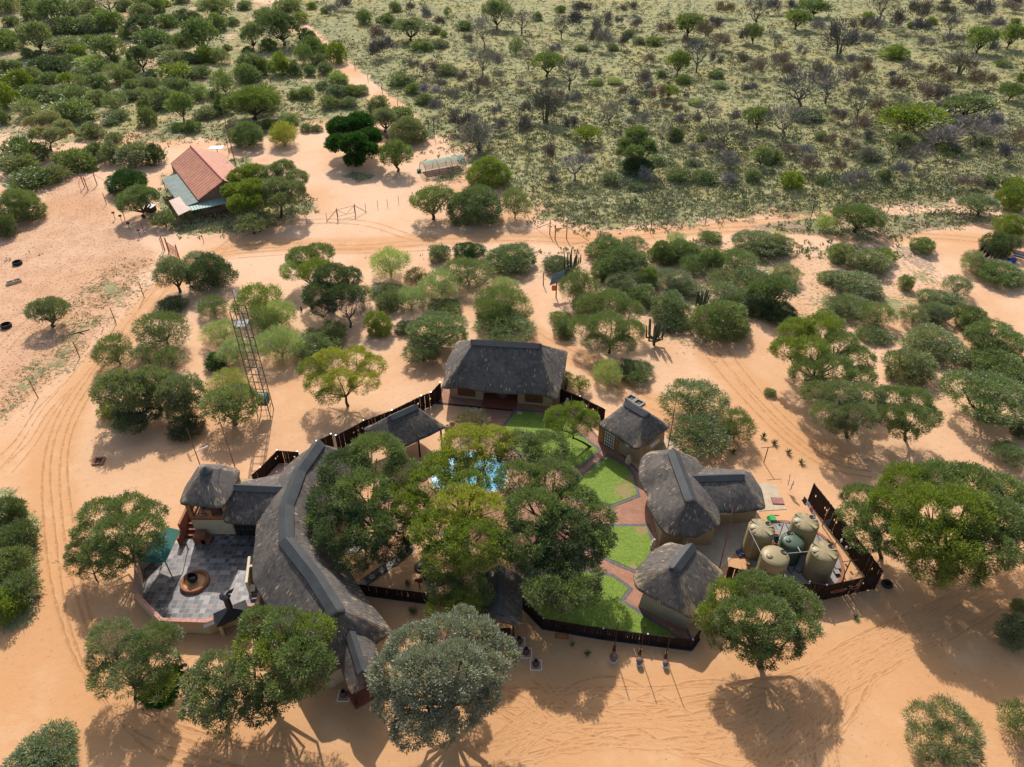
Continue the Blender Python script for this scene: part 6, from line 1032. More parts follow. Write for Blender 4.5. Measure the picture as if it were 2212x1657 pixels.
c = tk(775, 460, 0.05); t = thing('manhole_cover', c, 'reddish square inspection cover on the concrete yard', 'cover'); obj('cover', box(c, (0.95, 0.75, 0.14), -0.05), paint('reddish_concrete', (0.33, 0.15, 0.12), 0.8, 0.2, 3), t); obj('kerb', box(c-[0, 0, .03], (1.05, 0.85, 0.1), -0.05), M['redbrick'], t)
c = tk(480, 290, 0.05); tag(obj('storage_box', box(c, (0.5, 0.6, 0.3), -0.2), paint('reddish_concrete', (0.33, 0.15, 0.12))), 'dark red box against the corner of the thatched wing', 'box')
c = tk(755, 670, 0.02); tag(obj('steel_bracket', merge(box(c, (0.5, 0.06, 0.05), 0.05), box(c+[-.2, -.15, 0], (0.06, 0.4, 0.05), .2)), M['rust']), 'rusty L-shaped steel offcut on the sand behind the tanks', 'bracket')
for i, (x, y, rz, lab) in enumerate(((1645, 1440, .1, 'grey plastic crate at the right edge of the tank plinth'), (1640, 1525, .1, 'flat dark crate below the grey crate at the right edge of the plinth'))):
    c = tk(x, y, .14); t = thing('plastic_crate', c, lab, 'crate'); obj('crate_body', box(c+[0, 0, .1], (.4, .5-.1*i, .2), rz), M['steel'] if i == 0 else M['rubber'], t); obj('lid', box(c+[0, 0, .215], (.42, .52-.1*i, .03), rz), M['grey'], t)
# washing lines, T posts and laundry
def tpost(p, h, rz, label, name='washing_line_post'):
    t = thing(name, p, label, 'post', 'washing line posts'); obj('post', cyl((p[0], p[1], 0), 0.045, h, 6), M['pole'], t); obj('crossbar', tube([p+A(-.7*math.cos(rz), -.7*math.sin(rz), h), p+A(.7*math.cos(rz), .7*math.sin(rz), h)], .035, 5), M['pole'], t); return t
tpost(tk(1745, 1575, 0), 2.0, 0.15, 'T-shaped washing line post in the lower right of the tank yard'); tpost(P(1649, 1000), 2.0, 0.1, 'T-shaped washing line post on the sand beside the agaves')
tpost(tk(1430, 830, 0), 1.9, 0.9, 'T-shaped washing line post by the tank yard fence'); 
def cloth(a, b, drop, mat, label, seed):
    rg = np.random.default_rng(seed); a, b = np.array(a), np.array(b); V, m = [], 9
    for i in range(m):
        p = a+(b-a)*i/(m-1); s = 0.05*math.sin(i*1.9+seed); V += [p, p+A(s, s, -drop*0.5), p+A(-s, 2*s, -drop*(1-0.12*rg.random()))]
    V = np.array(V); V2 = V+A(0.012, 0.012, 0); n = len(V); F = [(i*3+j, (i+1)*3+j, (i+1)*3+j+1, i*3+j+1) for i in range(m-1) for j in range(2)]
    return tag(obj('hanging_cloth', (np.vstack([V, V2]), F+[tuple(n+k for k in f_[::-1]) for f_ in F]), mat, smooth=True), label, 'cloth', 'clothes hung out to dry')
pk = paint('dark_purple_cloth', (0.08, 0.05, 0.07)), paint('pink_cloth', (0.5, 0.2, 0.24)), paint('white_cloth', (0.6, 0.58, 0.62)), paint('blue_cloth', (0.18, 0.24, 0.36))
cloth(tk(1165, 385, 1.7), tk(1215, 445, 1.7), 0.75, pk[0], 'dark purple cloth at the back end of the washing line', 1); cloth(tk(1215, 450, 1.7), tk(1260, 510, 1.7), 0.5, pk[2], 'white shirt next to the dark purple cloth', 2); cloth(tk(1265, 520, 1.7), tk(1310, 590, 1.7), 0.6, pk[1], 'pink cloth on the washing line beside the fence', 3); cloth(tk(1310, 600, 1.7), tk(1340, 660, 1.7), 0.4, pk[2], 'small white cloth at the near end of the washing line', 4); cloth(tk(1480, 745, 1.6), tk(1560, 720, 1.6), 0.6, pk[3], 'pale blue garment hanging by the tank yard fence', 5)
g1 = paint('grey_sheet', (0.36, 0.31, 0.32)); cloth(P(1708, 1020.5, 1.7), P(1702, 1044, 0.9), 0.5, g1, 'left one of two grey sheets drying above the concrete yard', 6); cloth(P(1716, 1033, 1.7), P(1708, 1053, 0.9), 0.5, g1, 'right one of two grey sheets drying above the concrete yard', 7)
o = tag(obj('washing_line', merge(tube([tk(1165, 385, 1.72), tk(1430, 830, 1.9)], .008, 4), tube([tk(1745, 1575, 2.0)-A(.6, 0, 0), tk(1250, 1470, 1.9)], .008, 4), tube([tk(1660, 1165, 1.5), tk(1380, 740, 2.0)], .008, 4)), M['steel']), 'thin washing lines strung across the tank yard', 'line')
for i, (x, y) in enumerate(((1708, 1060), (1782, 1165))): c = tk(x, y, 1.2); tag(obj('hanging_bottle', lathe([(.06, 0), (.09, .05), (.09, .25), (.04, .33), (.001, .34)], c, 10), M['white']), '%s white plastic bottle hanging by the tank yard fence' % ('upper' if i == 0 else 'lower'), 'bottle', 'hanging bottles')
# ================================================================ MASTS, TOWER, POLES
def mast(label, base, h, top=None, r=0.045, name='antenna_mast', lean=(0, 0)): return tag(obj(name, tube([(base[0], base[1], 0), (base[0]+lean[0], base[1]+lean[1], h)], [r, r*0.55], 6), M['pole'], base=(base[0], base[1], 0)), label, 'mast')
t = thing('antenna_mast', (-28.19, 47.34, 0), 'thin mast with two antennas behind the balcony tower', 'mast'); obj('mast_pole', tube([(-28.19, 47.34, 0), (-28.19, 47.34, 6.5)], [.05, .03], 6), M['pole'], t)
obj('white_antenna', tube([P(420, 975, 3.3), P(449, 963.5, 3.3)], .05, 6), M['white'], t); yg = [tube([P(424, 979, 3.2), P(408, 989, 3.2)], .02, 4)]
for fx in (0, 1): a = P(408-fx*0, 989, 3.2); yg += [tube([a+A(-.06*fx, 0, .55), a+A(-.06*fx, .1, -.55)], .02, 4), tube([a+A(.1, 0, .55), a+A(.1, .1, -.55)], .02, 4)]
obj('black_antenna', merge(*yg), M['dark'], t)
mast('tall thin pole behind the balcony tower roof', (-24.74, 46.64), 10.0, lean=(0, 0)); mast('leaning rusty pole between the front hut and the tanks', P(1553, 1229), 7.6, lean=(0.0, 0.4)); 
t = thing('antenna_mast', (15.02, 51.46, 0), 'thin pole with an angled stay behind the square hut', 'mast'); obj('mast_pole', tube([(15.02, 51.46, 0), (15.0, 51.5, 6.9)], [.05, .03], 6), M['pole'], t); obj('stay', tube([(15.02, 51.5, .6), P(1458, 957, 1.0)], .05, 5), M['orange'], t)
mast('very tall thin pole at the back corner of the farmhouse', (-48.6, 124.36), 9.6, r=0.08); mast('thin pole left of the tall one behind the farmhouse', P(495, 332), 3.5, r=0.06)
# lattice tower
c = A(-25.3, 57.1, 0); Hh = 12.6; hw = 0.55; t = thing('lattice_tower', c, 'tall dark steel lattice tower with a dish on top and a green tank below', 'tower'); cs = [(-hw, -hw), (hw, -hw), (hw, hw), (-hw, hw)]
for x, y in cs: obj('leg', tube([c+A(x*1.15, y*1.15, 0), c+A(x, y, Hh)], .05, 5), M['towersteel'], t)
lv = np.arange(0.9, Hh+.1, 0.9); 
for k_i, z in enumerate(lv):
    g_ = [tube([c+A(*cs[i], z), c+A(*cs[(i+1) % 4], z)], .035, 4, False) for i in range(4)]
    if k_i % 2 == 0: g_ += [tube([c+A(*cs[i], z-.9), c+A(*cs[(i+1) % 4], z)], .018, 4, False) for i in (1, 3)]
    obj('cross_frame', merge(*g_), M['towersteel'], t)
obj('ladder', merge(*[tube([c+A(hw-.04+dx, -hw-.08, 0), c+A(hw-.04+dx, -hw-.08, Hh)], .025, 4) for dx in (-.16, .16)], *[tube([c+A(hw-.2, -hw-.08, z), c+A(hw+.12, -hw-.08, z)], .02, 4) for z in np.arange(.3, Hh, .3)]), M['steel'], t)
obj('platform', box(c+A(0, 0, 11.0), (1.25, 1.25, 0.06)), M['towersteel'], t); gt = obj('green_tank', box(c+A(0.1, 0, 1.9), (1.0, 1.0, 1.0)), M['green'], t); obj('lid', box(c+A(.1, 0, 2.43), (0.6, 0.6, 0.05)), M['towersteel'], gt)
obj('top_pole', tube([c+A(0, 0, 11), c+A(-.05, 0, 14.6)], .035, 5), M['pole'], t); dsh = lathe([(0.001, 0), (.22, .04), (.42, .16), (.44, .17), (.22, .06), (.001, .02)], (0, 0, 0), 20); V = dsh[0]; V = np.c_[V[:, 2]*1.0, V[:, 0], V[:, 1]]; obj('dish', (V*[1, 1, 1]+c+A(.05, 0, 14.2), dsh[1]), M['white'], t, True)
# solar tracker
c = P(1200.5, 643.5); t = thing('solar_panel_tracker', c, 'tilted solar panel of six modules on a single rusty post', 'solar panel'); cor = [P(1194, 592, 2.9), P(1221.8, 582.7, 3.0), P(1214.3, 607, 1.9), P(1186.8, 616.8, 1.8)]; cor = np.array(cor)
uu, vv_ = cor[1]-cor[0], cor[3]-cor[0]; nn_ = np.cross(uu, vv_); nn_ /= np.linalg.norm(nn_); nn_ *= -1 if nn_[2] < 0 else 1
obj('mount', merge((np.vstack([cor, cor-nn_*.05]), [(0, 3, 2, 1), (4, 5, 6, 7), (0, 1, 5, 4), (1, 2, 6, 5), (2, 3, 7, 6), (3, 0, 4, 7)])), M['steel'], t)
for i in range(2):
    for j in range(3):
        a = cor[0]+uu*(0.02+0.5*i)+vv_*(0.015+0.333*j)+nn_*.012; q = np.array([a, a+uu*.46, a+uu*.46+vv_*.30, a+vv_*.30]); obj('solar_module', (np.vstack([q, q-nn_*.01]), [(0, 3, 2, 1), (0, 1, 5, 4), (1, 2, 6, 5), (2, 3, 7, 6), (3, 0, 4, 7)]), M['pv'], t)
obj('post', cyl(c, .08, 2.4, 8), M['pole'], t); obj('control_box', box(c+A(-.35, -.1, 1.55), (.5, .25, .75)), paint('orange_paint', (0.65, 0.16, 0.03)), t)
tag(obj('steel_post', cyl(P(1173, 616), .07, 1.9, 7), M['pole']), 'single rusty post left of the tilted solar panel', 'post')
c = P(471, 334); t = thing('small_solar_panel', c, 'small white-framed solar panel behind the farmhouse', 'solar panel'); obj('post', cyl(c, .06, 1.2, 6), M['dark'], t); obj('module', box(c+A(0, 0, 1.3), (2.4, 1.6, .06), 0.1), M['white'], t); obj('cells', box(c+A(0, 0, 1.338), (2.2, 1.4, .01), 0.1), M['steel'], t)
# flag poles
for i, (a, b) in enumerate((((1325.7, 1404.6), 'left'), ((1381.5, 1412), 'middle'), ((1436.8, 1419.5), 'right'))):
    p = P(*a); t = thing('flagpole', p, f'{b} one of three bare brown flagpoles in front of the lawn fence', 'flagpole', 'flagpoles'); obj('pole', cyl(p, .035, 3.5, 7), M['winframe'], t); obj('base_bracket', merge(box(p+A(-.08, 0, .3), (.05, .14, .6)), box(p+A(.08, 0, .3), (.05, .14, .6)), box(p+A(0, 0, .02), (.25, .25, .04))), M['pole'], t)
for i, (x, y, r, b) in enumerate(((1325.5, 1419, .30, 'largest, left'), (1380.5, 1427.5, .25, 'middle-sized, central'), (1436.8, 1433, .215, 'smallest, right'))):
    p = P(x, y, r+.1); t = thing('stone_ball', (p[0], p[1], 0), f'{b} one of three brown stone balls on white pebble bases', 'ball', 'stone balls'); obj('ball', lathe([(r*math.sin(a)+1e-5, -r*math.cos(a)) for a in np.linspace(0, math.pi, 14)], (p[0], p[1], r+.14), 22), M['ball'], t, True); obj('base', cyl((p[0], p[1], 0), r*.75, .12, 10), M['grey'], t)
    obj('white_pebbles', merge(*[lathe([(.001, 0), (.06, .02), (.05, .08), (.001, .1)], (p[0]+math.cos(a)*r*.82, p[1]+math.sin(a)*r*.82, 0), 6) for a in np.linspace(0, 6.28, 11)[:-1]]), M['white'], t, True)
def pot(p, s, label, mat='darkclay', stones=True):
    t = thing('clay_pot', p, label, 'pot', 'pots'); obj('pot_body', lathe([(.14*s, 0), (.26*s, .1*s), (.3*s, .3*s), (.2*s, .5*s), (.13*s, .58*s), (.15*s, .72*s), (.19*s, .76*s), (.16*s, .77*s), (.11*s, .66*s), (.11*s, .5*s), (.001, .45*s)], p, 20), M[mat], t, True)
    if stones: obj('pebble_border', merge(*[lathe([(.001, 0), (.05, .02), (.04, .06), (.001, .07)], (p[0]+a, p[1]+b, 0), 5) for a, b in [(k*.09*sg if ax else .4*sg, .4*sg if ax else k*.09*sg) for ax in (0, 1) for sg in (-1, 1) for k in range(-4, 5)]]), M['white'], t)
for x, y, lab in ((1136, 1411, 'middle one of three dark pots with pebble borders right of the silver tree'), (1157, 1437, 'lowest of three dark pots with pebble borders right of the silver tree'), (1121, 1388, 'topmost of three dark pots, beside the gate roof post'), (743, 1503, 'dark pot beside the hall entrance porch')): pot(P(x, y), 0.85, lab)
def urn(p, s, label): t = thing('tall_urn', p, label, 'urn', 'tall sandy urns'); obj('urn_body', lathe([(.13*s, 0), (.16*s, .1*s), (.28*s, .7*s), (.3*s, 1.0*s), (.24*s, 1.15*s), (.15*s, 1.2*s), (.19*s, 1.27*s), (.16*s, 1.28*s), (.11*s, 1.15*s), (.001, 1.05*s)], p, 22), M['clay'], t, True); obj('dark_mouth', cyl((p[0], p[1], p[2]+1.16*s), .12*s, .03, 14), M['black'], t)
urn(P(967.4, 941.5), 1.05, 'larger sandy urn beside the gazebo corner'); urn(P(977, 929), 0.92, 'smaller sandy urn behind the larger one')
for x, y, lab in ((1355.5, 1004, 'stacked pale clay pots on the lawn corner by the square hut'), (1410, 1186, 'stacked pale clay pots above the front hut roof'), (1224, 880, 'pale clay pot with a lid beside the guest house fence')):
    p = P(x, y); t = thing('stacked_pots', p, lab, 'pots', 'stacked pale pots'); pm = paint('pale_clay', (0.52, 0.42, 0.30), 0.8, 0.15, 4); obj('lower_pot', lathe([(.16, 0), (.24, .15), (.3, .5), (.26, .62), (.001, .62)], p, 18), pm, t, True); obj('upper_pot', lathe([(.18, .63), (.25, .75), (.24, .9), (.15, .98), (.001, .98)], p, 18), pm, t, True); obj('top_ball', lathe([(.16*math.sin(a)+1e-5, 1.1-.16*math.cos(a)) for a in np.linspace(0, math.pi, 9)], p, 14), pm, t, True)
# agaves
ar = random.Random(3)
def agave(p, s, mat, label):
    Q_ = []
    for k in range(18): a = k*2.4; el = 0.35+0.9*ar.random(); d = A(math.cos(a)*math.cos(el), math.sin(a)*math.cos(el), math.sin(el)); sd = A(-math.sin(a), math.cos(a), 0)*.06*s; L_ = s*(.6+.3*ar.random()); q0 = p+d*.05; Q_.append((np.array([q0-sd, q0+d*L_*.5+[0, 0, .04]-sd*.9, q0+d*L_, q0+d*L_*.5+[0, 0, .04]+sd*.9, q0+sd, q0+d*L_*.5-[0, 0, .02]]), [(0, 5, 1), (1, 5, 2), (2, 5, 3), (3, 5, 4), (0, 1, 2, 3, 4)]))
    return tag(obj('agave', merge(*Q_), M[mat], base=p), label, 'agave', 'agaves')
for x, y, s, m_, lab in ((1672, 960, .75, 'agave', 'first agave of the slanting row above the concrete yard'), (1702, 980, .7, 'agave', 'second agave of the slanting row above the concrete yard'), (1729, 1001, .7, 'agave', 'third agave of the slanting row above the concrete yard'), (1817, 1073, .8, 'agave', 'agave between the tank yard fence and the big thorn tree'), (1648, 945, .75, 'agave', 'agave standing above the slanting row, nearest the small thorn bush'), (1583, 978, .75, 'agave', 'agave in the shade right of the stacked thorn trees'), (1766, 1358, .8, 'agavey', 'striped agave below the tank yard corner tree'), (1848, 1336, .5, 'agave', 'small agave in the fence shadow below the tank yard'), (1236.8, 1393, .38, 'agave', 'smaller of two dark rosettes in front of the lawn fence'), (1268.8, 1413, .5, 'agave', 'larger of two dark rosettes in front of the lawn fence'), (891.5, 1322, .75, 'agave', 'agave below the low fence beside the hall'), (881, 1262, .55, 'agave', 'agave beside the stepping path in the orange sand'), (387, 1420, 1.0, 'agavey', 'yellow-striped agave below the patio wall'), (339, 1517, .8, 'agavey', 'striped agave at the bottom of the green bed'), (371, 1491, .6, 'agavey', 'small striped agave on the right edge of the green bed')): agave(P(x, y), s, m_, lab)
# candelabra cacti
def cactus(p, s, label, seed):
    rg = np.random.default_rng(seed); t = thing('candelabra_cactus', p, label, 'cactus', 'candelabra cacti'); arms = []
    for k in range(15):
        a = rg.random()*6.28; r1_ = .15+.95*rg.random(); b = p+A(math.cos(a)*.1, math.sin(a)*.1, .3+.6*rg.random()); m = p+A(math.cos(a)*r1_*s*.6, math.sin(a)*r1_*s*.6, b[2]+.35); tp = m+A(math.cos(a)*.15, math.sin(a)*.15, s*(.7+.8*rg.random())); arms.append(tube([b, m, (m+tp)/2+rg.normal(size=3)*.05, tp], [.07, .11, .12, .05], 6))
    obj('stems', merge(*arms), paint('cactus_green', (0.075, 0.105, 0.06), 0.6, 0.25, 3), t); obj('trunk', tube([p, p+A(0, 0, .9)], [.16, .12], 7), M['bark'], t)
cactus(P(1235.5, 592), 1.7, 'candelabra cactus right above the tilted solar panel', 1); cactus(P(1411.8, 745), 1.7, 'candelabra cactus beside the big feathery thorn tree', 2); cactus(P(1513, 668), 1.4, 'candelabra cactus half hidden in the thorn scrub', 3)
# sand features
c = P(213.8, 997); t = thing('brick_pit', c, 'small square brick-lined pit on the sand left of the tower hut', 'pit'); obj('brick_rim', merge(*[box(c+A(*o_, .08), s_, .15) for o_, s_ in (((-.42, 0), (.2, 1.0, .16)), ((.42, 0), (.2, 1.0, .16)), ((0, .42), (.64, .18, .158)), ((0, -.42), (.64, .18, .158)))]), M['redbrick'], t); obj('dark_hole', box(c+A(0, 0, .02), (.64, .66, .04), .15), M['winframe'], t)
for x, y, lab in ((1363, 862, 'upper one of two open concrete boxes behind the square hut'), (1379, 872, 'lower one of two open concrete boxes behind the square hut')):
    c = P(x, y); t = thing('concrete_pit', c, lab, 'pit', 'open concrete boxes'); q_ = -0.80; R_ = lambda u, v: A(u*math.cos(q_)-v*math.sin(q_), u*math.sin(q_)+v*math.cos(q_), .1)
    obj('rim', merge(*[box(c+R_(u, v), s_, q_) for u, v, s_ in ((-.42, 0, (.14, .98, .2)), (.42, 0, (.14, .98, .2)), (0, .42, (.7, .14, .196)), (0, -.42, (.7, .14, .196)))]), M['grey'], t); obj('dark_inside', box(c+A(0, 0, .02), (.7, .7, .04), q_), M['black'], t)
def tyre(p, r, label, rr=.14): t = tag(obj('tyre', lathe([(r-rr, .04), (r-rr*.9, .22*r/.5), (r-.04, .26*r/.5), (r, .13*r/.5), (r-.04, .02), (r-rr, .0)], p, 28), M['rubber'], base=p), label, 'tyre'); return t
tyre(P(1914.6, 1263.5), .45, 'black tyre lying outside the tank yard corner', .2)
for x, y, lab in ((38.5, 571, 'upper round black rubber trough in the pasture'), (14.5, 706.5, 'lower round black rubber trough in the pasture')): c = P(x, y); t = thing('rubber_trough', c, lab, 'trough', 'round rubber troughs'); obj('tyre_ring', lathe([(.52, 0), (.62, .1), (.64, .3), (.58, .42), (.5, .42), (.52, .3), (.5, .05)], c, 26), M['rubber'], t, True); obj('feed', cyl(c, .5, .12, 20), M['black'], t)
a, b = P(15, 616), P(46.5, 606.5); fq = Fr(a, b); t = thing('feed_trough', fq(fq.L/2, 0), 'long pale feed trough lying in the pasture', 'trough'); obj('trough_body', merge(fq.box(0, fq.L, -.3, -.24, 0, .34), fq.box(0, fq.L, .24, .3, 0, .34), fq.box(0, .08, -.24, .24, 0, .34), fq.box(fq.L-.08, fq.L, -.24, .24, 0, .34), fq.box(fq.L/2-.04, fq.L/2+.04, -.24, .24, 0, .338)), M['conc'], t); obj('feed', fq.box(.08, fq.L-.08, -.24, .24, 0, .18), M['winframe'], t)
# planter, sign post, fountain, stepping stones
c = P(398.8, 1444); V, F = lathe([(.28, 0), (.34, .3), (.26, .3), (.22, .12), (.001, .12)], c, 20); V[:, 0] = np.maximum(V[:, 0], c[0]-.12); tag(obj('half_round_planter', (V, F), M['clay'], smooth=False), 'pinkish half-round clay planter beside the yellow-striped agave', 'planter')
c = P(907, 1273); t = thing('sign_post', c, 'small brown sign on a post in the orange sand by the low fence', 'sign'); obj('post', cyl(c, .035, 1.1, 6), M['winframe'], t); obj('board', merge(box(c+A(0, -.03, 1.2), (.62, .04, .3), .1), box(c+A(.05, -.03, .97), (.4, .04, .14), .1)), paint('brown_board', (0.13, 0.045, 0.03)), t)
ln = catmull(WP([(779.7, 1262.6), (810, 1242), (845, 1218), (870, 1200), (889, 1180)]), 5); tt = np.gradient(ln, axis=0); tt /= np.linalg.norm(tt, axis=1)[:, None]; nn_ = np.c_[-tt[:, 1], tt[:, 0]]; pl = np.vstack([ln+nn_*.42, (ln-nn_*.42)[::-1]]); sheet('pebble_path', pl, .03, 'pebbles')
for i in range(1, len(ln)-1, 3): tag(obj('stepping_stone', cyl((*ln[i], .02), .27, .05, 9), M['grey']), ('lowest', 'second lowest', 'third lowest', 'middle', 'third highest', 'second highest', 'highest')[min(6, i//3)]+' round stepping stone on the dark pebble path by the hall', 'stone', 'stepping stones')
for x, y, r, lab in ((910.8, 1225, .62, 'uppermost ring of wet pebbles under the yellow-green tree'), (931, 1243, .68, 'largest pebble ring with a pot at its centre'), (951.6, 1255, .45, 'lowest pebble ring with a small pot')):
    c = P(x, y); t = thing('pebble_fountain', c, lab, 'fountain', 'pebble fountains'); obj('pebble_ring', lathe([(r, 0), (r*.97, .12), (r*.72, .14), (r*.62, .05), (.001, .05)], c, 26), M['pebbles'], t, True)
    obj('centre_pot', lathe([(.2*r, .05), (.42*r, .12), (.45*r, .4*r), (.25*r, .5*r), (.2*r, .45*r), (.001, .3*r)], c, 16), M['grey'], t, True)
o = obj('slate_terrace', merge(prism(WP([(722, 1170), (770, 1165), (783, 1192), (728, 1200)]), 0, .06)), M['pebbles']); tag(o, 'glossy dark stone terrace edge against the hall under the trees', 'terrace')
# ================================================================ GATES, POSTS, NET TUNNEL
gx = lambda x, y: (552.75+x*.25, 414.6+y*.25)
a, b = P(729.5, 473.4), P(767.8, 464); fq = Fr(a, b); L = fq.L; t = thing('wire_gate', fq(L/2, 0), 'wire farm gate with slanting props standing alone on the sand', 'gate'); 
for x in (0, L): obj('gate_post', cyl(fq(x, 0), .07, 1.75, 7), M['pole'], t)
obj('gate_leaf', merge(*[tube(p, .03, 5) for p in ([fq(.1, 0, .4), fq(L-.1, 0, .4)], [fq(.1, 0, 1.5), fq(L-.1, 0, 1.5)], [fq(.1, 0, .4), fq(.1, 0, 1.5)], [fq(L-.1, 0, .4), fq(L-.1, 0, 1.5)], [fq(.1, 0, 1.5), fq(L/2, 0, .4)], [fq(L-.1, 0, 1.5), fq(L/2, 0, .4)])]), M['steel'], t)
for x, x2_ in ((0, -1.8), (L, L+1.8)): obj('prop', tube([fq(x, 0, 1.5), fq(x2_, 0, .02)], .045, 5), M['pole'], t)
gr_ = lambda x, y: (x*.25, 414.6+y*.25)
a, b = P(*gr_(1480, 575)), P(*gr_(1556, 590)); a, b = P(*gr_(1468, 560)), P(*gr_(1552, 600)); t = thing('red_steel_gate', a, 'rust-red steel gate and posts standing open by the pasture corner', 'gate')
p0, p1 = P(365, 546), P(388, 561); fq = Fr(p0, p1)
obj('gate_leaf', merge(*[tube([fq(0, 0, z), fq(fq.L, 0, z)], .05, 5) for z in (.3, 1.7)], *[tube([fq(fq.L*i/7, 0, .3), fq(fq.L*(i/7), 0, 1.7)], .035, 4) for i in range(8)], *[tube([fq(fq.L*i/7, 0, .3), fq(fq.L*(i+1)/7, 0, 1.7)], .025, 4) for i in range(7)]), M['rust'], t)
for p_ in (P(356, 541), p0, p1): obj('gate_post', cyl(p_, .09, 2.3, 7), M['rust'], t)
for k, (tri, lab) in enumerate((([(1187, 507), (1198.5, 517.5), (1223, 516)], 'three rust-red posts with slanting stays beside the road right of the clearing'), ([(183, 405), (190.5, 412), (210, 400)], 'three rust-red posts with slanting stays left of the farmhouse'))):
    ps = [P(*q) for q in tri]; t = thing('fence_corner_posts', ps[1], lab, 'posts', 'braced fence corners')
    for p_ in ps: obj('post', cyl(p_, .08, 2.3, 7), M['rust'], t)
    obj('brace', merge(tube([ps[0]+A(0, 0, 2), ps[1]+A(0, 0, 1.8)], .035, 4), tube([ps[1]+A(0, 0, 1.7), ps[2]+A(0, 0, 1.7)], .035, 4), tube([ps[2]+A(0, 0, 1.9), ps[2]+A(3.2, -.6, 0)], .04, 4), tube([ps[0]+A(0, 0, 1.8), ps[0]+A(-2, 2.0, 0)], .04, 4)), M['rust'], t)
def posts(line, hs, label, r=.045, wires=(0.5, 1.0), mat='dark', name='fence_post', ends=None):
    pts = [P(*q) for q in line]; proto_ = None
    t = thing('wire_fence', pts[len(pts)//2], label, 'fence')
    for i, p_ in enumerate(pts): o = obj('post', cyl((p_[0], p_[1], gz(p_[0], p_[1])), r, hs, 6), M[mat], t)
    obj('wires', merge(*[tube([A(a[0], a[1], w_*hs*.9), A(b[0], b[1], w_*hs*.9)], .008, 3, False) for a, b in zip(pts[:-1], pts[1:]) for w_ in wires]), M['steel'], t)
posts([(366, 546), (311.5, 643), (251, 699.5), (173, 773), (82.5, 860), (-30, 960)], 2.3, 'thin wire fence with leaning posts along the pasture edge', .05, mat='pole')
posts([(230, 441), (270, 475), (312, 505), (352, 540)], 1.9, 'wire fence from the corner posts down to the red gate', .05, mat='pole')
posts([(1404, 504), (1522, 488), (1580, 500)][:2]+[(1750, 474), (1915, 462), (2077, 450)], 2.1, 'black-posted wire fence along the far side of the road', .05)
posts([(600, 40), (690, 96), (767, 150), (795, 177), (826, 204), (859, 231)], 1.8, 'wire fence following the sandy track into the bush', .06)
posts([(440, 524), (512, 510), (540, 495), (580, 480), (663, 484), (706, 476), (729, 472)], 1.2, 'low wire fence between the farmhouse and the wire gate', .035)
posts([(768, 464), (790, 455), (816, 449), (837, 446), (861, 439), (892, 430)], 1.2, 'low wire fence right of the wire gate', .035)
for i, (x, y) in enumerate(((249, 474), (264, 481), (281, 497), (303, 512))): p_ = P(x, y); t = thing('marker_post', p_, ('topmost', 'second', 'third', 'lowest')[i]+' short post with a dark red box on top, left of the farmhouse', 'post', 'short box-topped posts'); obj('post', cyl(p_, .04, 1.0, 6), M['pole'], t); obj('box_top', box(p_+A(0, 0, 1.1), (.36, .3, .22)), paint('dark_red', (0.12, 0.02, 0.02)), t)
# net tunnel
a0, a1 = P(921, 386), P(1007, 370); fq = Fr(a0, a1); L = fq.L; W_ = 3.3; Ht = 2.3; t = thing('net_tunnel', fq(L/2, W_/2), 'arched garden tunnel covered with green shade net on the clearing', 'net tunnel')
arc = lambda x, s=1.0: [fq(x, W_/2-W_/2*math.cos(q_)*s, Ht*math.sin(q_)**0.8*s) for q_ in np.linspace(0.02, math.pi-.02, 13)]
for i in range(4): obj('hoop', tube(arc(L*i/3), .04, 5), M['dark'], t)
V = np.array([p_ for i in range(2) for p_ in arc(L*i, 1.012)]); F = [(j, j+1, 14+j, 13+j) for j in range(12)]
net = N('green_net'); nb_ = net.n('BsdfPrincipled', {'Base Color': lin(0.03, 0.36, 0.28), 'Roughness': 0.7}); tr_ = net.n('BsdfTransparent'); mm = net.n('MixShader', {0: 0.55, 1: nb_.outputs[0], 2: tr_.outputs[0]}); net.t.links.new(mm.outputs[0], net.out.inputs[0])
net2 = N('pale_net'); nb_ = net2.n('BsdfPrincipled', {'Base Color': lin(0.30, 0.32, 0.28), 'Roughness': 0.7}); tr_ = net2.n('BsdfTransparent'); mm = net2.n('MixShader', {0: 0.72, 1: nb_.outputs[0], 2: tr_.outputs[0]}); net2.t.links.new(mm.outputs[0], net2.out.inputs[0])
obj('roof_net', (V, F[2:10]), net.m, t, True); obj('side_net', (V, F[:2]+F[10:]), net2.m, t, True)
e0 = [fq(L, W_/2, .02)]+arc(L); obj('end_net', (np.array(e0), [(0, i, i+1) for i in range(1, 13)]), net.m, t)
obj('seed_beds', merge(*[fq.box(.3, L-.3, .4+k*.7, .8+k*.7, 0, .12) for k in range(4)]), paint('dark_soil', (0.20, 0.11, 0.07), 0.95, 0.3, 4), t)
c = P(905, 372); tag(obj('green_bucket', cyl(c, .35, .45, 12, .42), M['green']), 'green bucket at the left end of the net tunnel', 'bucket')
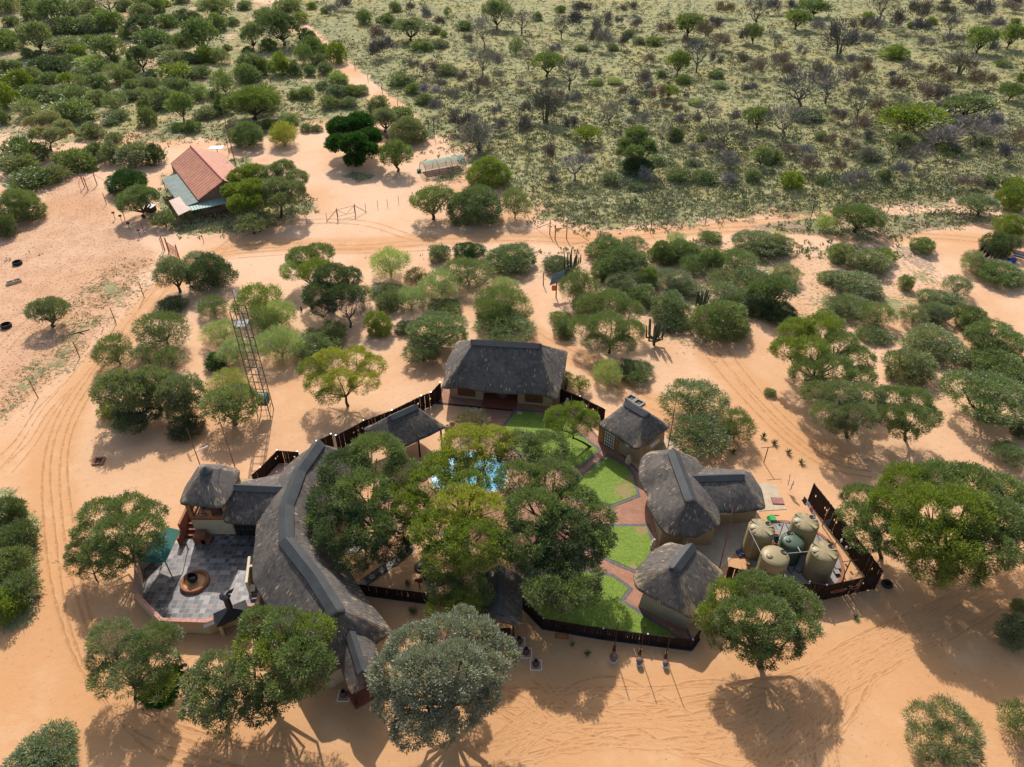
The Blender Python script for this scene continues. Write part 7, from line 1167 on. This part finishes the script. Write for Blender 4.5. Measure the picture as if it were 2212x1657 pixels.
# kraal behind the emerald tree
t = thing('net_enclosure', P(870, 285), 'small enclosure of posts and dark netting behind the emerald tree', 'enclosure'); kp = [P(*q) for q in ((813, 280), (835, 301), (870, 303), (912, 300), (938, 297), (925, 280), (880, 270))]
for p_ in kp: obj('post', cyl(p_, .07, 1.9 if p_ is not kp[4] else 3.8, 6), M['dark'], t)
nd = N('dark_net'); nb_ = nd.n('BsdfPrincipled', {'Base Color': lin(0.05, 0.045, 0.04)}); tr_ = nd.n('BsdfTransparent'); mm = nd.n('MixShader', {0: 0.45, 1: nb_.outputs[0], 2: tr_.outputs[0]}); nd.t.links.new(mm.outputs[0], nd.out.inputs[0])
def netw(a, b, h): return np.array([a, b, b+A(0, 0, h), a+A(0, 0, h)]), [(0, 1, 2, 3)]
obj('dark_netting', merge(netw(kp[0], kp[1], .9), netw(kp[1], kp[2], .9)), nd.m, t); obj('green_netting', merge(netw(kp[3], kp[4], 1.1), netw(kp[4], kp[5], 1.1)), net.m, t)
# pile of pipes and scrap at the right edge
t = thing('pipe_pile', P(2145, 560), 'pile of rusty steel pipes at the right edge beside the tree', 'pipes'); rg = np.random.default_rng(3); pm = paint('rusty_pipe', (0.15, 0.07, 0.055), 0.6, 0.4, 3)
for k in range(13): lay = k//6; x = 2112+(k % 6)*8.5+rg.normal()*1.0; a = P(x+16, 528+(k % 6)*1.6); b = P(x-10, 560+(k % 6)*2.6); obj('pipe', tube([a+A(0, 0, .2+lay*.28), b+A(0, 0, .2+lay*.28)], .17, 8), pm, t)
t = thing('pole_stack', P(2195, 545), 'stack of grey poles at the right edge behind the pipes', 'poles'); 
for k in range(7): obj('pole', tube([P(2180+k*2, 538+k*2.5, .2+.1*(k % 2)), P(2240+k*2, 552+k*3, .2+.1*(k % 2))], .09, 6), M['steel'] if k % 3 else M['pole'], t)
for x, y, lab in ((2162, 567, 'left blue plastic drum beside the pipe pile'), (2185, 563, 'right blue plastic drum beside the pipe pile')): c = P(x, y, .3); tag(obj('blue_drum', tube([c+A(-.5, 0, 0), c+A(.5, .1, 0)], .32, 12), M['brightblue']), lab, 'drum', 'blue drums')
# dog kennel, bucket, bits by the farmhouse
c = P(326, 457); t = thing('animal_shelter', c, 'low shelter with a grey sheet roof beside the small thorn trees', 'shelter'); obj('roof', box(c+A(0, 0, .9), (1.6, 1.4, .06), -.2), M['steel'], t); obj('box_body', box(c+A(0, .1, .44), (1.3, 1.1, .84), -.2), M['winframe'], t)
tag(obj('black_bucket', cyl(P(562, 500), .25, .45, 10, .3), M['black']), 'black bucket under the tree right of the farmhouse', 'bucket')
br = [tube([P(*q, .05) for q in seg], .05, 5) for seg in ([(153, 723), (178, 716), (193, 712)], [(170, 718), (182, 722)])]; tag(obj('fallen_branch', merge(*br), M['bark']), 'dry fallen branch at the pasture edge', 'branch')
tag(obj('cut_stump', cyl(P(651, 671), .1, .55, 8), M['bark']), 'short rust-brown stump left of the big two-toned tree', 'stump')
